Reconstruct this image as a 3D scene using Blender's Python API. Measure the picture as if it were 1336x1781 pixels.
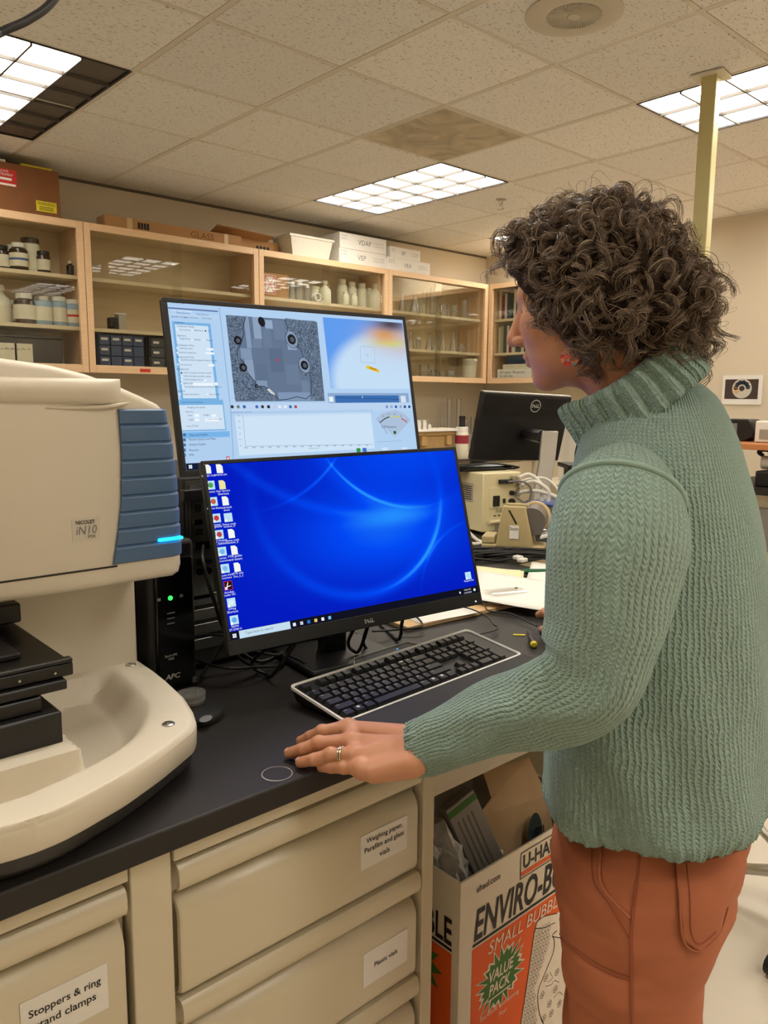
import bpy, bmesh, math, random
import numpy as np
from mathutils import Vector, Matrix
from mathutils.bvhtree import BVHTree

for o in list(bpy.data.objects): bpy.data.objects.remove(o)
SC = bpy.context.scene
COL = SC.collection
random.seed(7); RNG = np.random.default_rng(7)
R = math.radians

# ---------------------------------------------------------------- camera
CX, CY, FPX = 668.0, 890.5, 1362.76
EYE = np.array([0.0, 0.0, 1.42])
YAW, PITCH, ROLL = R(42.017), R(-8.286), R(0.451)
FWD = np.array([math.sin(YAW)*math.cos(PITCH), math.cos(YAW)*math.cos(PITCH), math.sin(PITCH)])
_rt = np.array([math.cos(YAW), -math.sin(YAW), 0.0]); _up = np.cross(_rt, FWD)
RGT = _rt*math.cos(ROLL)+_up*math.sin(ROLL); UPV = np.cross(RGT, FWD)
cam_d = bpy.data.cameras.new('camera'); cam = bpy.data.objects.new('camera', cam_d); COL.objects.link(cam)
cam_d.sensor_fit = 'VERTICAL'; cam_d.sensor_height = 36.0; cam_d.lens = FPX*36.0/1781.0
cam_d.clip_start = 0.02; cam_d.clip_end = 60
cam.matrix_world = Matrix(((RGT[0], UPV[0], -FWD[0], EYE[0]), (RGT[1], UPV[1], -FWD[1], EYE[1]), (RGT[2], UPV[2], -FWD[2], EYE[2]), (0, 0, 0, 1)))
SC.camera = cam

# ---------------------------------------------------------------- light and exposure
world = bpy.data.worlds.new('world'); SC.world = world; world.use_nodes = True
world.node_tree.nodes['Background'].inputs[0].default_value = (1.0, 0.85, 0.66, 1)
world.node_tree.nodes['Background'].inputs[1].default_value = 0.05
LAMP_COL = (1.0, 0.935, 0.835); LAMP_STR = 12.8
SC.view_settings.view_transform = 'Standard'; SC.view_settings.look = 'None'
SC.view_settings.exposure = 0.0; SC.view_settings.gamma = 1.0; SC.view_settings.use_curve_mapping = False

# measuring helpers: where a sight line meets a plane of the room
def ray(p): return FWD+RGT*(p[0]-CX)/FPX-UPV*(p[1]-CY)/FPX
def onz(p, z): d = ray(p); return EYE+d*((z-EYE[2])/d[2])
def ony(p, y): d = ray(p); return EYE+d*(y/d[1])
def onx(p, x): d = ray(p); return EYE+d*(x/d[0])
def atd(p, D): return EYE+ray(p)*D

# ---------------------------------------------------------------- materials
def lin(r, g=None, b=None):
    if g is None: r, g, b = r
    f = lambda c: (c/255/12.92) if c/255 <= 0.04045 else ((c/255+0.055)/1.055)**2.4
    return (f(r), f(g), f(b))
MATS = {}
def mat(name, col, rough=0.5, metal=0.0, var=0.05, scale=25.0, bump=0.0, bscale=None, spec=0.5, coat=0.0, stretch=None, detail=3.0):
    if name in MATS: return MATS[name]
    m = bpy.data.materials.new(name); m.use_nodes = True; MATS[name] = m
    nt = m.node_tree; N = nt.nodes; L = nt.links; b = N['Principled BSDF']
    c = lin(col)
    tc = N.new('ShaderNodeTexCoord'); mp = N.new('ShaderNodeMapping'); L.new(tc.outputs['Object'], mp.inputs[0])
    if stretch: mp.inputs['Scale'].default_value = stretch
    nz = N.new('ShaderNodeTexNoise'); nz.inputs['Scale'].default_value = scale; nz.inputs['Detail'].default_value = detail
    L.new(mp.outputs[0], nz.inputs['Vector'])
    mx = N.new('ShaderNodeMix'); mx.data_type = 'RGBA'
    mx.inputs[6].default_value = (*[max(0, x*(1-var*2)) for x in c], 1); mx.inputs[7].default_value = (*[min(1, x*(1+var*2)) for x in c], 1)
    L.new(nz.outputs['Fac'], mx.inputs[0]); L.new(mx.outputs[2], b.inputs['Base Color'])
    b.inputs['Roughness'].default_value = rough; b.inputs['Metallic'].default_value = metal
    b.inputs['Specular IOR Level'].default_value = spec; b.inputs['Coat Weight'].default_value = coat
    if bump:
        n2 = N.new('ShaderNodeTexNoise'); n2.inputs['Scale'].default_value = bscale or scale*6; n2.inputs['Detail'].default_value = 3
        L.new(mp.outputs[0], n2.inputs['Vector'])
        bp = N.new('ShaderNodeBump'); bp.inputs['Strength'].default_value = min(1, bump); bp.inputs['Distance'].default_value = 0.002
        L.new(n2.outputs['Fac'], bp.inputs['Height']); L.new(bp.outputs[0], b.inputs['Normal'])
    return m
def emis(name, col, strength=1.0):
    if name in MATS: return MATS[name]
    m = bpy.data.materials.new(name); m.use_nodes = True; MATS[name] = m
    nt = m.node_tree; nt.nodes.remove(nt.nodes['Principled BSDF'])
    e = nt.nodes.new('ShaderNodeEmission'); e.inputs[0].default_value = (*col, 1); e.inputs[1].default_value = strength
    nt.links.new(e.outputs[0], nt.nodes['Material Output'].inputs[0]); return m
def glass(name, tint=(0.9, 0.95, 0.92), refl=1.0, haze=0.0):
    if name in MATS: return MATS[name]
    m = bpy.data.materials.new(name); m.use_nodes = True; MATS[name] = m
    nt = m.node_tree; N = nt.nodes; L = nt.links; N.remove(N['Principled BSDF'])
    t = N.new('ShaderNodeBsdfTransparent'); t.inputs[0].default_value = (*tint, 1)
    g = N.new('ShaderNodeBsdfGlossy'); g.inputs['Roughness'].default_value = 0.02; g.inputs[0].default_value = (0.95, 0.95, 0.95, 1)
    fr = N.new('ShaderNodeFresnel'); fr.inputs[0].default_value = 1.5
    mu = N.new('ShaderNodeMath'); mu.operation = 'MULTIPLY'; mu.inputs[1].default_value = refl; L.new(fr.outputs[0], mu.inputs[0])
    mx = N.new('ShaderNodeMixShader'); L.new(mu.outputs[0], mx.inputs[0]); L.new(t.outputs[0], mx.inputs[1]); L.new(g.outputs[0], mx.inputs[2])
    last = mx
    if haze:
        df = N.new('ShaderNodeBsdfDiffuse'); df.inputs[0].default_value = (0.8, 0.8, 0.78, 1)
        m2 = N.new('ShaderNodeMixShader'); m2.inputs[0].default_value = haze; L.new(mx.outputs[0], m2.inputs[1]); L.new(df.outputs[0], m2.inputs[2]); last = m2
    L.new(last.outputs[0], N['Material Output'].inputs[0]); return m

# ---------------------------------------------------------------- mesh helpers
class MB:
    def __init__(s): s.v = []; s.f = []; s.mi = []; s.uv = None
    def add(s, vs, fs, mi=0):
        o = len(s.v); s.v += [tuple(map(float, v)) for v in vs]; s.f += [tuple(i+o for i in f) for f in fs]; s.mi += [mi]*len(fs); return s
    def box(s, x0, x1, y0, y1, z0, z1, mi=0):
        return s.add([(x0,y0,z0),(x1,y0,z0),(x1,y1,z0),(x0,y1,z0),(x0,y0,z1),(x1,y0,z1),(x1,y1,z1),(x0,y1,z1)],
              [(0,3,2,1),(4,5,6,7),(0,1,5,4),(1,2,6,5),(2,3,7,6),(3,0,4,7)], mi)
    def obox(s, c, sz, ang=0.0, tilt=0.0, mi=0):      # box about centre, turned about z, tilted about its own x
        M = Matrix.Rotation(ang, 3, 'Z') @ Matrix.Rotation(tilt, 3, 'X'); k = len(s.v)
        s.box(-sz[0]/2, sz[0]/2, -sz[1]/2, sz[1]/2, -sz[2]/2, sz[2]/2, mi)
        for i in range(k, len(s.v)): s.v[i] = tuple(M @ Vector(s.v[i])+Vector(c))
        return s
    def lathe(s, prof, c=(0,0,0), n=20, mi=0, ax=None):
        vs = []; fs = []
        for r, z in prof:
            for k in range(n):
                a = 2*math.pi*k/n; vs.append((r*math.cos(a), r*math.sin(a), z))
        m = len(prof)
        for i in range(m-1):
            for k in range(n): fs.append((i*n+k, i*n+(k+1)%n, (i+1)*n+(k+1)%n, (i+1)*n+k))
        if prof[0][0] > 1e-6: fs.append(tuple(range(n-1, -1, -1)))
        if prof[-1][0] > 1e-6: fs.append(tuple((m-1)*n+k for k in range(n)))
        if ax is not None:
            q = Vector((0,0,1)).rotation_difference(Vector(ax)); vs = [tuple(q @ Vector(v)) for v in vs]
        return s.add([(v[0]+c[0], v[1]+c[1], v[2]+c[2]) for v in vs], fs, mi)
    def cyl(s, p0, p1, r0, r1=None, n=16, mi=0):
        p0 = Vector(p0); p1 = Vector(p1); d = p1-p0
        return s.lathe([(r0, 0), (r0 if r1 is None else r1, d.length)], p0, n, mi, d.normalized())
    def tube(s, pts, r, n=8, mi=0, caps=True):
        P = [Vector(p) for p in pts]; m = len(P); vs = []; fs = []
        rr = r if hasattr(r, '__len__') else [r]*m
        t = (P[1]-P[0]).normalized(); nx = t.orthogonal().normalized()
        for i in range(m):
            t = (P[min(i+1, m-1)]-P[max(i-1, 0)]).normalized()
            nx = (nx-t*nx.dot(t)).normalized(); ny = t.cross(nx)
            for k in range(n):
                a = 2*math.pi*k/n; vs.append(P[i]+(nx*math.cos(a)+ny*math.sin(a))*rr[i])
        for i in range(m-1):
            for k in range(n): fs.append((i*n+k, i*n+(k+1)%n, (i+1)*n+(k+1)%n, (i+1)*n+k))
        if caps: fs.append(tuple(range(n-1, -1, -1))); fs.append(tuple((m-1)*n+k for k in range(n)))
        return s.add(vs, fs, mi)
    def prism(s, poly, fn, d, mi=0):                    # 2D polygon -> 3D by fn(u,v,w), extruded w=0..d
        n = len(poly); vs = [fn(u, v, 0) for u, v in poly]+[fn(u, v, d) for u, v in poly]
        fs = [tuple(range(n)), tuple(range(2*n-1, n-1, -1))]+[(i, i+n, (i+1) % n+n, (i+1) % n) for i in range(n)]
        return s.add(vs, fs, mi)
    def grid(s, rows, closed=False, mi=0, capa=False, capb=False):
        m = len(rows); n = len(rows[0]); vs = [p for r in rows for p in r]; fs = []
        for i in range(m-1):
            for k in range(n if closed else n-1): fs.append((i*n+k, i*n+(k+1)%n, (i+1)*n+(k+1)%n, (i+1)*n+k))
        if capa: fs.append(tuple(range(n-1, -1, -1)))
        if capb: fs.append(tuple((m-1)*n+k for k in range(n)))
        return s.add(vs, fs, mi)
    def build(s, name, mats, parent=None, smooth=False, bevel=0.0, seg=2, world=False, fix=False):
        me = bpy.data.meshes.new(name); vs = s.v
        if world and parent is not None:
            Mi = pmat(parent).inverted(); vs = [tuple(Mi @ Vector(v)) for v in vs]
        me.from_pydata(vs, [], s.f)
        if not isinstance(mats, (list, tuple)): mats = [mats]
        for m in mats: me.materials.append(m)
        if len(mats) > 1: me.polygons.foreach_set('material_index', s.mi)
        if fix:
            bm = bmesh.new(); bm.from_mesh(me); bmesh.ops.recalc_face_normals(bm, faces=bm.faces); bm.to_mesh(me); bm.free()
        if smooth:
            me.shade_smooth()
            if smooth is not True: me.set_sharp_from_angle(angle=smooth)
        o = bpy.data.objects.new(name, me); COL.objects.link(o)
        if parent is not None: o.parent = parent
        if bevel:
            b = o.modifiers.new('bevel', 'BEVEL'); b.width = bevel; b.segments = seg; b.limit_method = 'ANGLE'; b.angle_limit = R(40)
            me.shade_smooth(); me.set_sharp_from_angle(angle=R(50))
        me.update(); return o
SM = R(38)
PM = {}
def pmat(o):
    M = PM.get(o.name)
    return M if M is not None else Matrix.Identity(4)
def thing(name, label, cat, loc=(0,0,0), rotz=0.0, group=None):
    o = bpy.data.objects.new(name, None); COL.objects.link(o); o.empty_display_size = 0.05
    o.location = tuple(map(float, loc)); o.rotation_euler = (0, 0, rotz); o['label'] = label; o['category'] = cat
    if group: o['group'] = group
    PM[o.name] = Matrix.Translation(Vector(o.location)) @ Matrix.Rotation(rotz, 4, 'Z')
    return o
def tag(o, label, cat, group=None):
    o['label'] = label; o['category'] = cat
    if group: o['group'] = group
    return o
def struct(o): o['kind'] = 'structure'; return o
def dup(o, loc, rotz=None, label=None):
    r = o.copy(); COL.objects.link(r); r.location = loc
    if rotz is not None: r.rotation_euler = (0, 0, rotz)
    if label: r['label'] = label
    for ch in list(o.children):
        c = ch.copy(); COL.objects.link(c); c.parent = r
        for g in list(ch.children):
            d = g.copy(); COL.objects.link(d); d.parent = c
    return r
def copypart(o, name, parent, loc):
    c = bpy.data.objects.new(name, o.data); COL.objects.link(c); c.parent = parent; c.location = loc; return c
_tid = [0]
TSC = bpy.data.scenes.new('lettering_scratch'); TCACHE = {}
def text_mesh(txt, size=1.0, align='LEFT', bold=0.0, spacing=1.0, line=1.0):
    key_ = (txt, bold, spacing, line)
    if key_ in TCACHE: return TCACHE[key_]
    cu = bpy.data.curves.new('t', 'FONT'); cu.body = txt; cu.size = size; cu.align_x = align; cu.offset = bold; cu.space_character = spacing; cu.space_line = line
    cu.resolution_u = 3; cu.fill_mode = 'BOTH'
    o = bpy.data.objects.new('t', cu); TSC.collection.objects.link(o); vl = TSC.view_layers[0]; vl.update()
    me = bpy.data.meshes.new_from_object(o.evaluated_get(vl.depsgraph))
    vs = [tuple(v.co) for v in me.vertices]; fs = [tuple(p.vertices) for p in me.polygons]
    bpy.data.objects.remove(o); bpy.data.curves.remove(cu); bpy.data.meshes.remove(me)
    TCACHE[key_] = (vs, fs); return vs, fs
def text(mb, txt, fn, w=None, h=None, size=None, x=0.0, y=0.0, align='LEFT', bold=0.0, mi=0, shear=0.0, spacing=1.0, line=1.0):
    """lettering laid on a surface: fn(u,v) -> point. fitted to width w / height h when given"""
    vs, fs = text_mesh(txt, 1.0, 'LEFT', bold, spacing, line)
    if not vs: return mb
    a = np.array(vs); mn = a.min(0); mxx = a.max(0); a = a-mn; ext = mxx-mn
    sx = sy = size if size else 1.0
    if w and h: sx = w/ext[0]; sy = h/ext[1]
    elif w: sx = sy = w/ext[0]
    elif h: sx = sy = h/ext[1]
    off = {'LEFT': 0, 'CENTER': -ext[0]*sx/2, 'RIGHT': -ext[0]*sx}[align]
    return mb.add([fn(x+off+p[0]*sx+shear*p[1]*sy, y+p[1]*sy) for p in a], fs, mi)
def interp(x, xs, ys): return float(np.interp(x, xs, ys))
def spline(pts, n):                                     # Catmull-Rom resample
    P = np.array(pts, float); m = len(P); out = []
    for t in np.linspace(0, m-1-1e-9, n):
        i = int(t); u = t-i
        p0, p1, p2, p3 = P[max(i-1, 0)], P[i], P[min(i+1, m-1)], P[min(i+2, m-1)]
        out.append(0.5*((2*p1)+(-p0+p2)*u+(2*p0-5*p1+4*p2-p3)*u*u+(-p0+3*p1-3*p2+p3)*u**3))
    return np.array(out)

# ---------------------------------------------------------------- shared materials
M_wall = mat('painted_wall', (214, 201, 178), 0.85, var=0.02, scale=3, bump=0.15, bscale=160)
M_tilegrid = mat('ceiling_grid_paint', (214, 204, 186), 0.6, var=0.03, scale=8)
M_floor = mat('vinyl_floor', (226, 217, 200), 0.45, var=0.03, scale=5, detail=5)
M_maple = mat('maple_wood', (226, 190, 148), 0.45, var=0.06, scale=7, stretch=(1, 1, 9), bump=0.1)
M_maple_in = mat('maple_panel', (222, 202, 166), 0.55, var=0.05, scale=5, stretch=(1, 1, 6))
M_shelf = mat('shelf_laminate', (222, 204, 170), 0.5, var=0.03)
M_glass = glass('door_glass', (0.95, 0.955, 0.93), 0.35)
M_black = mat('black_plastic', (16, 16, 17), 0.45, var=0.1, scale=60)
M_blackgloss = mat('gloss_black_plastic', (12, 12, 13), 0.14, var=0.05)
M_blackmatte = mat('matte_black_plastic', (22, 21, 21), 0.62, var=0.08, scale=90, bump=0.1)
M_epoxy = mat('black_epoxy_resin', (40, 37, 35), 0.5, var=0.28, scale=9, detail=8, bump=0.06, bscale=140, spec=0.35)
M_cream = mat('cream_steel_paint', (212, 201, 174), 0.34, var=0.015, scale=4)
M_creamshell = mat('warm_white_shell', (222, 212, 192), 0.42, var=0.012, scale=5, bump=0.05, bscale=500)
M_white = mat('white_paper', (232, 228, 220), 0.8, var=0.02)
M_whitepl = mat('white_plastic', (226, 222, 212), 0.4, var=0.02)
M_ink = mat('black_ink', (24, 22, 22), 0.7, var=0.02)
M_whiteink = mat('white_ink', (205, 205, 200), 0.6, var=0.02)
M_greyink = mat('grey_ink', (120, 120, 122), 0.6, var=0.02)
M_steel = mat('brushed_steel', (190, 188, 182), 0.3, metal=1.0, var=0.05, scale=50)
M_silver = mat('silver_plastic', (168, 162, 150), 0.4, metal=0.35, var=0.03)
M_card = mat('cardboard', (176, 132, 86), 0.8, var=0.06, scale=14, bump=0.1, stretch=(1, 1, 4))
M_cardd = mat('brown_cardboard', (128, 82, 44), 0.8, var=0.06, scale=12)
M_rubber = mat('cable_rubber', (18, 18, 19), 0.45, var=0.05)
M_beige = mat('beige_plastic', (186, 168, 122), 0.5, var=0.03)
M_paleb = mat('pale_yellow_enamel', (224, 212, 168), 0.4, var=0.02)
M_red = mat('red_print', (200, 44, 40), 0.6, var=0.03)
M_yellow = mat('yellow_print', (226, 208, 40), 0.6, var=0.03)
M_clear = glass('clear_plastic', (0.93, 0.93, 0.90), 1.0, haze=0.12)
M_glassware = glass('glassware', (0.97, 0.97, 0.96), 1.6, haze=0.14)
# ================================================================ room shell
XL, XR, YF, YB, ZC = -1.6, 5.88, -1.7, 5.10, 2.75
struct(MB().box(XL-.1, XR+.1, YF-.1, YB+.1, -0.1, 0).build('floor', M_floor))
struct(MB().box(XL-.1, XR+.1, YB, YB+.1, 0, 2.9).build('wall_back', M_wall))
struct(MB().box(XR, XR+.1, YF, YB, 0, 2.9).build('wall_right', M_wall))
struct(MB().box(XL-.1, XL, YF, YB, 0, 2.9).build('wall_left', M_wall))
struct(MB().box(XL-.1, XR+.1, YF-.1, YF, 0, 2.9).build('wall_front', M_wall))
# ceiling: hung grid of bars with lay-in mineral tiles
m = bpy.data.materials.new('mineral_fibre_tile'); m.use_nodes = True
nt = m.node_tree; N = nt.nodes; L = nt.links; bs = N['Principled BSDF']; bs.inputs['Roughness'].default_value = 0.9
tc = N.new('ShaderNodeTexCoord'); oi = N.new('ShaderNodeObjectInfo')
ad = N.new('ShaderNodeVectorMath'); ad.operation = 'ADD'; L.new(tc.outputs['Object'], ad.inputs[0])
cmb = N.new('ShaderNodeVectorMath'); cmb.operation = 'SCALE'; cmb.inputs[0].default_value = (13, 7, 3); L.new(oi.outputs['Random'], cmb.inputs['Scale']); L.new(cmb.outputs[0], ad.inputs[1])
mp = N.new('ShaderNodeMapping'); mp.inputs['Scale'].default_value = (1.0, 2.6, 1); mp.inputs['Rotation'].default_value = (0, 0, 0.4); L.new(ad.outputs[0], mp.inputs[0])
nz = N.new('ShaderNodeTexNoise'); nz.inputs['Scale'].default_value = 62; nz.inputs['Detail'].default_value = 2.5; nz.inputs['Distortion'].default_value = 0.6; L.new(mp.outputs[0], nz.inputs['Vector'])
rp = N.new('ShaderNodeValToRGB'); rp.color_ramp.elements[0].position = 0.33; rp.color_ramp.elements[1].position = 0.40
rp.color_ramp.elements[0].color = (*lin(180, 167, 148), 1); rp.color_ramp.elements[1].color = (*lin(233, 228, 219), 1)
L.new(nz.outputs['Fac'], rp.inputs[0])
hv = N.new('ShaderNodeHueSaturation'); L.new(rp.outputs[0], hv.inputs['Color'])
mr = N.new('ShaderNodeMapRange'); mr.inputs[3].default_value = 0.93; mr.inputs[4].default_value = 1.03; L.new(oi.outputs['Random'], mr.inputs[0]); L.new(mr.outputs[0], hv.inputs['Value'])
L.new(hv.outputs[0], bs.inputs['Base Color'])
bp = N.new('ShaderNodeBump'); bp.inputs['Strength'].default_value = 0.5; bp.inputs['Distance'].default_value = 0.003; L.new(rp.outputs[0], bp.inputs['Height']); L.new(bp.outputs[0], bs.inputs['Normal'])
M_tile = m
ceil = struct(MB().box(XL-.1, XR+.1, YF-.1, YB+.1, 2.86, 2.9).build('ceiling', M_tilegrid))
T = 0.61; GX = [1.543+T*i for i in range(-5, 8)]; GY = [2.0635+T*j for j in range(-6, 6)]
GX = [XL]+[g for g in GX if XL+.05 < g < XR-.05]+[XR]; GY = [YF]+[g for g in GY if YF+.05 < g < YB-.05]+[YB]
LIGHTS = [(0.933, 3.2835), (3.373, 3.2835), (3.373, 0.8435), (0.933, 0.8435), (5.203, 3.2835), (-0.897, 0.8435), (3.373, -1.5965), (0.933, -1.5965), (5.203, 0.8435)]
tile0 = None
def in_fix(xm, ym):
    return any(lx-.01 < xm < lx+T+.01 and ly-.01 < ym < ly+2*T+.01 for lx, ly in LIGHTS) or (2.763 < xm < 3.373 and 2.67 < ym < 3.283)
for i in range(len(GX)-1):
    for j in range(len(GY)-1):
        x0, x1, y0, y1 = GX[i], GX[i+1], GY[j], GY[j+1]
        if in_fix((x0+x1)/2, (y0+y1)/2): continue
        if abs(x1-x0-T) < .01 and abs(y1-y0-T) < .01:
            if tile0 is None:
                mb = MB(); h = T/2-.004; mb.add([(-h,-h,.012),(h,-h,.012),(h,h,.012),(-h,h,.012),(-h+.012,-h+.012,0),(h-.012,-h+.012,0),(h-.012,h-.012,0),(-h+.012,h-.012,0)], [(0,1,2,3),(7,6,5,4),(4,5,1,0),(5,6,2,1),(6,7,3,2),(7,4,0,3)])
                tile0 = mb.build('tile', M_tile, ceil); tile0.location = ((x0+x1)/2, (y0+y1)/2, ZC-.001)
            else: copypart(tile0, 'tile', ceil, ((x0+x1)/2, (y0+y1)/2, ZC-.001+random.uniform(-.0015, .002)))
        else:
            MB().box(x0+.004, x1-.004, y0+.004, y1-.004, ZC+.001, ZC+.012).build('tile', M_tile, ceil)
for g in GX[1:-1]: MB().box(g-.012, g+.012, YF, YB, ZC, ZC+.014).build('grid_bar', M_tilegrid, ceil)
for g in GY[1:-1]: MB().box(XL, XR, g-.009, g+.009, ZC+.002, ZC+.014).build('grid_bar', M_tilegrid, ceil)
M_edge = mat('dark_wall_angle', (92, 82, 66), 0.6)
struct(MB().box(XL, XR, YB-.016, YB, ZC-.014, ZC).build('trim_1', M_edge)); struct(MB().box(XR-.016, XR, YF, YB-.016, ZC-.014, ZC).build('trim_2', M_tilegrid))
# troffers with parabolic louvres
M_lamp = emis('lit_lamp_panel', LAMP_COL, LAMP_STR)
M_louv = mat('louvre_metal', (84, 77, 68), 0.5, var=0.01); M_trof = mat('troffer_frame_black', (26, 24, 22), 0.5)
M_dead = mat('unlit_lamp_panel', (92, 84, 76), 0.5)
LLAB = ['recessed ceiling light with one dark burnt-out lamp strip, at the upper left', 'recessed grid ceiling light in the middle, beyond the dusty air panel', 'recessed grid ceiling light cut by the cream pole, at the right',
        'recessed ceiling light overhead, above the camera', 'small far ceiling light just left of the curly hair', 'ceiling light above the left wall, out of frame', 'ceiling light behind the person at the right', 'ceiling light behind the camera', 'ceiling light near the right wall']
for k, (lx, ly) in enumerate(LIGHTS):
    t = thing('ceiling_light', LLAB[k], 'ceiling light', (lx, ly, ZC), 0, 'recessed grid ceiling lights')
    mb = MB(); w = T; l = 2*T; e = .014
    mb.box(.004, e, .004, l-.004, -.002, .085).box(w-e, w-.004, .004, l-.004, -.002, .085).box(e, w-e, .004, e, -.002, .085).box(e, w-e, l-e, l-.004, -.002, .085)
    mb.build('housing', M_trof, t)
    cw = (w-2*e)/3
    for c in range(3):
        dead = (k == 0 and c == 2)
        MB().box(e+c*cw+.001, e+(c+1)*cw-.001, e, l-e, .006, .012).build('lamp_panel', M_dead if dead else M_lamp, t)
    for c in (1, 2): MB().box(e+c*cw-.004, e+c*cw+.004, e, l-e, -.010, .004).build('louvre_slat', M_louv, t)
    for q in range(1, 6):
        y = e+q*(l-2*e)/6
        MB().box(e, w-e, y-.004, y+.004, -.010, .004).build('louvre_slat', M_louv, t)
# dusty air panel
m = mat('dusty_air_panel', (186, 172, 146), 0.8, var=0.26, scale=3.6, detail=1.5, stretch=(1, 1, 1))
for n_ in m.node_tree.nodes:
    if n_.type == 'TEX_NOISE': n_.inputs['Distortion'].default_value = 3.0
t = thing('air_panel', 'flat dusty brown air panel with swirl stains, set in the ceiling', 'air vent', (2.763, 2.6735, ZC))
MB().box(.014, T-.014, .014, T-.014, -.001, .006).build('panel', m, t)
MB().box(.004, T-.004, .004, .014, -.002, .01).box(.004, T-.004, T-.014, T-.004, -.002, .01).box(.004, .014, .014, T-.014, -.002, .01).box(T-.014, T-.004, .014, T-.014, -.002, .01).build('frame', M_tilegrid, t)
# ceiling speaker
M_spk = mat('speaker_enamel', (196, 186, 166), 0.45, var=0.02)
t = thing('ceiling_speaker', 'round white ceiling speaker with slotted grille, near the top edge', 'speaker', (2.452, 1.755, ZC-.002))
MB().lathe([(.168, 0), (.168, -.006), (.158, -.010), (.098, -.012), (.094, -.010), (.094, -.004)], n=64).build('rim', M_spk, t, smooth=SM, fix=True)
MB().lathe([(.094, -.003), (.0, -.003)], n=48).build('backing', M_blackmatte, t)
mb = MB()
for k in range(64):
    a = 2*math.pi*k/64; ps = []
    for q in range(5):
        rr = .024+.070*q/4; aa = a+.25*(q/4)**1.5; ps.append((rr*math.cos(aa), rr*math.sin(aa), -.010))
    mb.tube(ps, [.0012, .0017, .0022, .0026, .003], n=4)
mb.build('grille', M_spk, t)
MB().lathe([(.024, -.008), (.022, -.013), (0, -.014)], n=24).build('hub', M_spk, t, smooth=SM)
# sprinkler head
c = onz((872, 346), ZC); t = thing('fire_sprinkler', 'small metal fire sprinkler hanging from a ceiling tile', 'sprinkler', (c[0], c[1], ZC-.002))
MB().lathe([(.035, 0), (.034, -.006), (.014, -.009), (.012, -.03), (.007, -.034)], n=20).build('escutcheon', M_steel, t, smooth=SM)
MB().tube([(-.012, 0, -.03), (-.014, 0, -.045), (0, 0, -.06)], .0025).tube([(.012, 0, -.03), (.014, 0, -.045), (0, 0, -.06)], .0025).build('arm', M_steel, t)
MB().lathe([(.0, -.060), (.024, -.061), (.024, -.063), (.0, -.064)], n=16).build('deflector', M_steel, t)
# service pole
pp = onz((1238, 131), ZC); M_pole = mat('pale_green_pole_paint', (196, 184, 128), 0.4, var=0.02)
t = thing('service_pole', 'tall cream square service pole rising to the ceiling behind the hair', 'pole', (pp[0], pp[1], 0.914))
mb = MB(); a = R(8)
mb.obox((0, 0, (ZC-.914)/2), (.062, .062, ZC-.914-.006), a).build('pole', M_pole, t, bevel=.004)
MB().obox((0, 0, ZC-.914-.006), (.13, .13, .008), a).build('ceiling_flange', M_tilegrid, t, bevel=.002)
# a thin cable hanging from the ceiling close to the camera
pts = spline([(.02, 1.40, 1.475), (.08, 1.35, 1.62)]+[atd(q, D) for q, D in [((-60, 95), 1.0), ((0, 57), 1.02), ((50, 34), 1.05), ((95, -2), 1.08), ((150, -90), 1.12)]]+[(.62, 1.18, 2.3), (.66, 1.25, 2.749)], 60)
tag(MB().tube(pts, .0055, 8).build('hanging_cable', M_rubber, smooth=True), 'thick black cable arcing across the upper left corner', 'cable')
# ================================================================ benches
ZT = 0.914; YE = 0.81; YFACE = 0.832
wt = MB(); wt.box(-1.2, 1.90, YE, 1.57, ZT-.032, ZT).build('worktop_a', M_epoxy, bevel=.003)
o = bpy.data.objects['worktop_a']; o.name = 'worktop'; tag(o, 'black resin worktop under the monitors and the microscope', 'worktop')
o = MB().box(-1.2, 3.55, 1.572, 2.42, ZT-.032, ZT).build('worktop', M_epoxy, bevel=.003); tag(o, 'black resin worktop behind, under the pump and the far monitor', 'worktop')
def soft_panel(mb, x0, x1, z0, z1, y, rr=.016, d=.016, n=6):
    """drawer front: flat panel whose top and bottom edges roll back"""
    prof = [(y+d+rr*.2, z0)]
    for k in range(n+1):
        a = math.pi/2*k/n; prof.append((y+rr-rr*math.sin(a), z0+rr-rr*math.cos(a)))
    for k in range(n+1):
        a = math.pi/2*k/n; prof.append((y+rr*2-rr*2*math.cos(a), z1-rr*2+rr*2*math.sin(a)))
    prof.append((y+d+rr*2, z1))
    rows = []
    for s_, yo in ((0, .008), (.002, .003), (.006, 0), (1, 0), (2, .003), (3, .008)):
        x = {0: x0, .002: x0+.0015, .006: x0+.006, 1: x1-.006, 2: x1-.0015, 3: x1}[s_]
        rows.append([(x, p[0]+yo, p[1]) for p in prof])
    return mb.grid(rows, capa=False)
def pull_rail(mb, x0, x1, z1, y):
    prof = [(y+.02, z1), (y+.004, z1), (y-.001, z1-.004), (y-.003, z1-.012), (y-.003, z1-.024), (y+.001, z1-.033), (y+.006, z1-.036), (y+.006, z1-.030), (y+.003, z1-.022), (y+.004, z1-.010), (y+.02, z1-.006)]
    rows = [[(x, p[0], p[1]) for p in prof] for x in (x0, x1)]
    return mb.grid(rows, closed=True, capa=True, capb=True)
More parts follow.
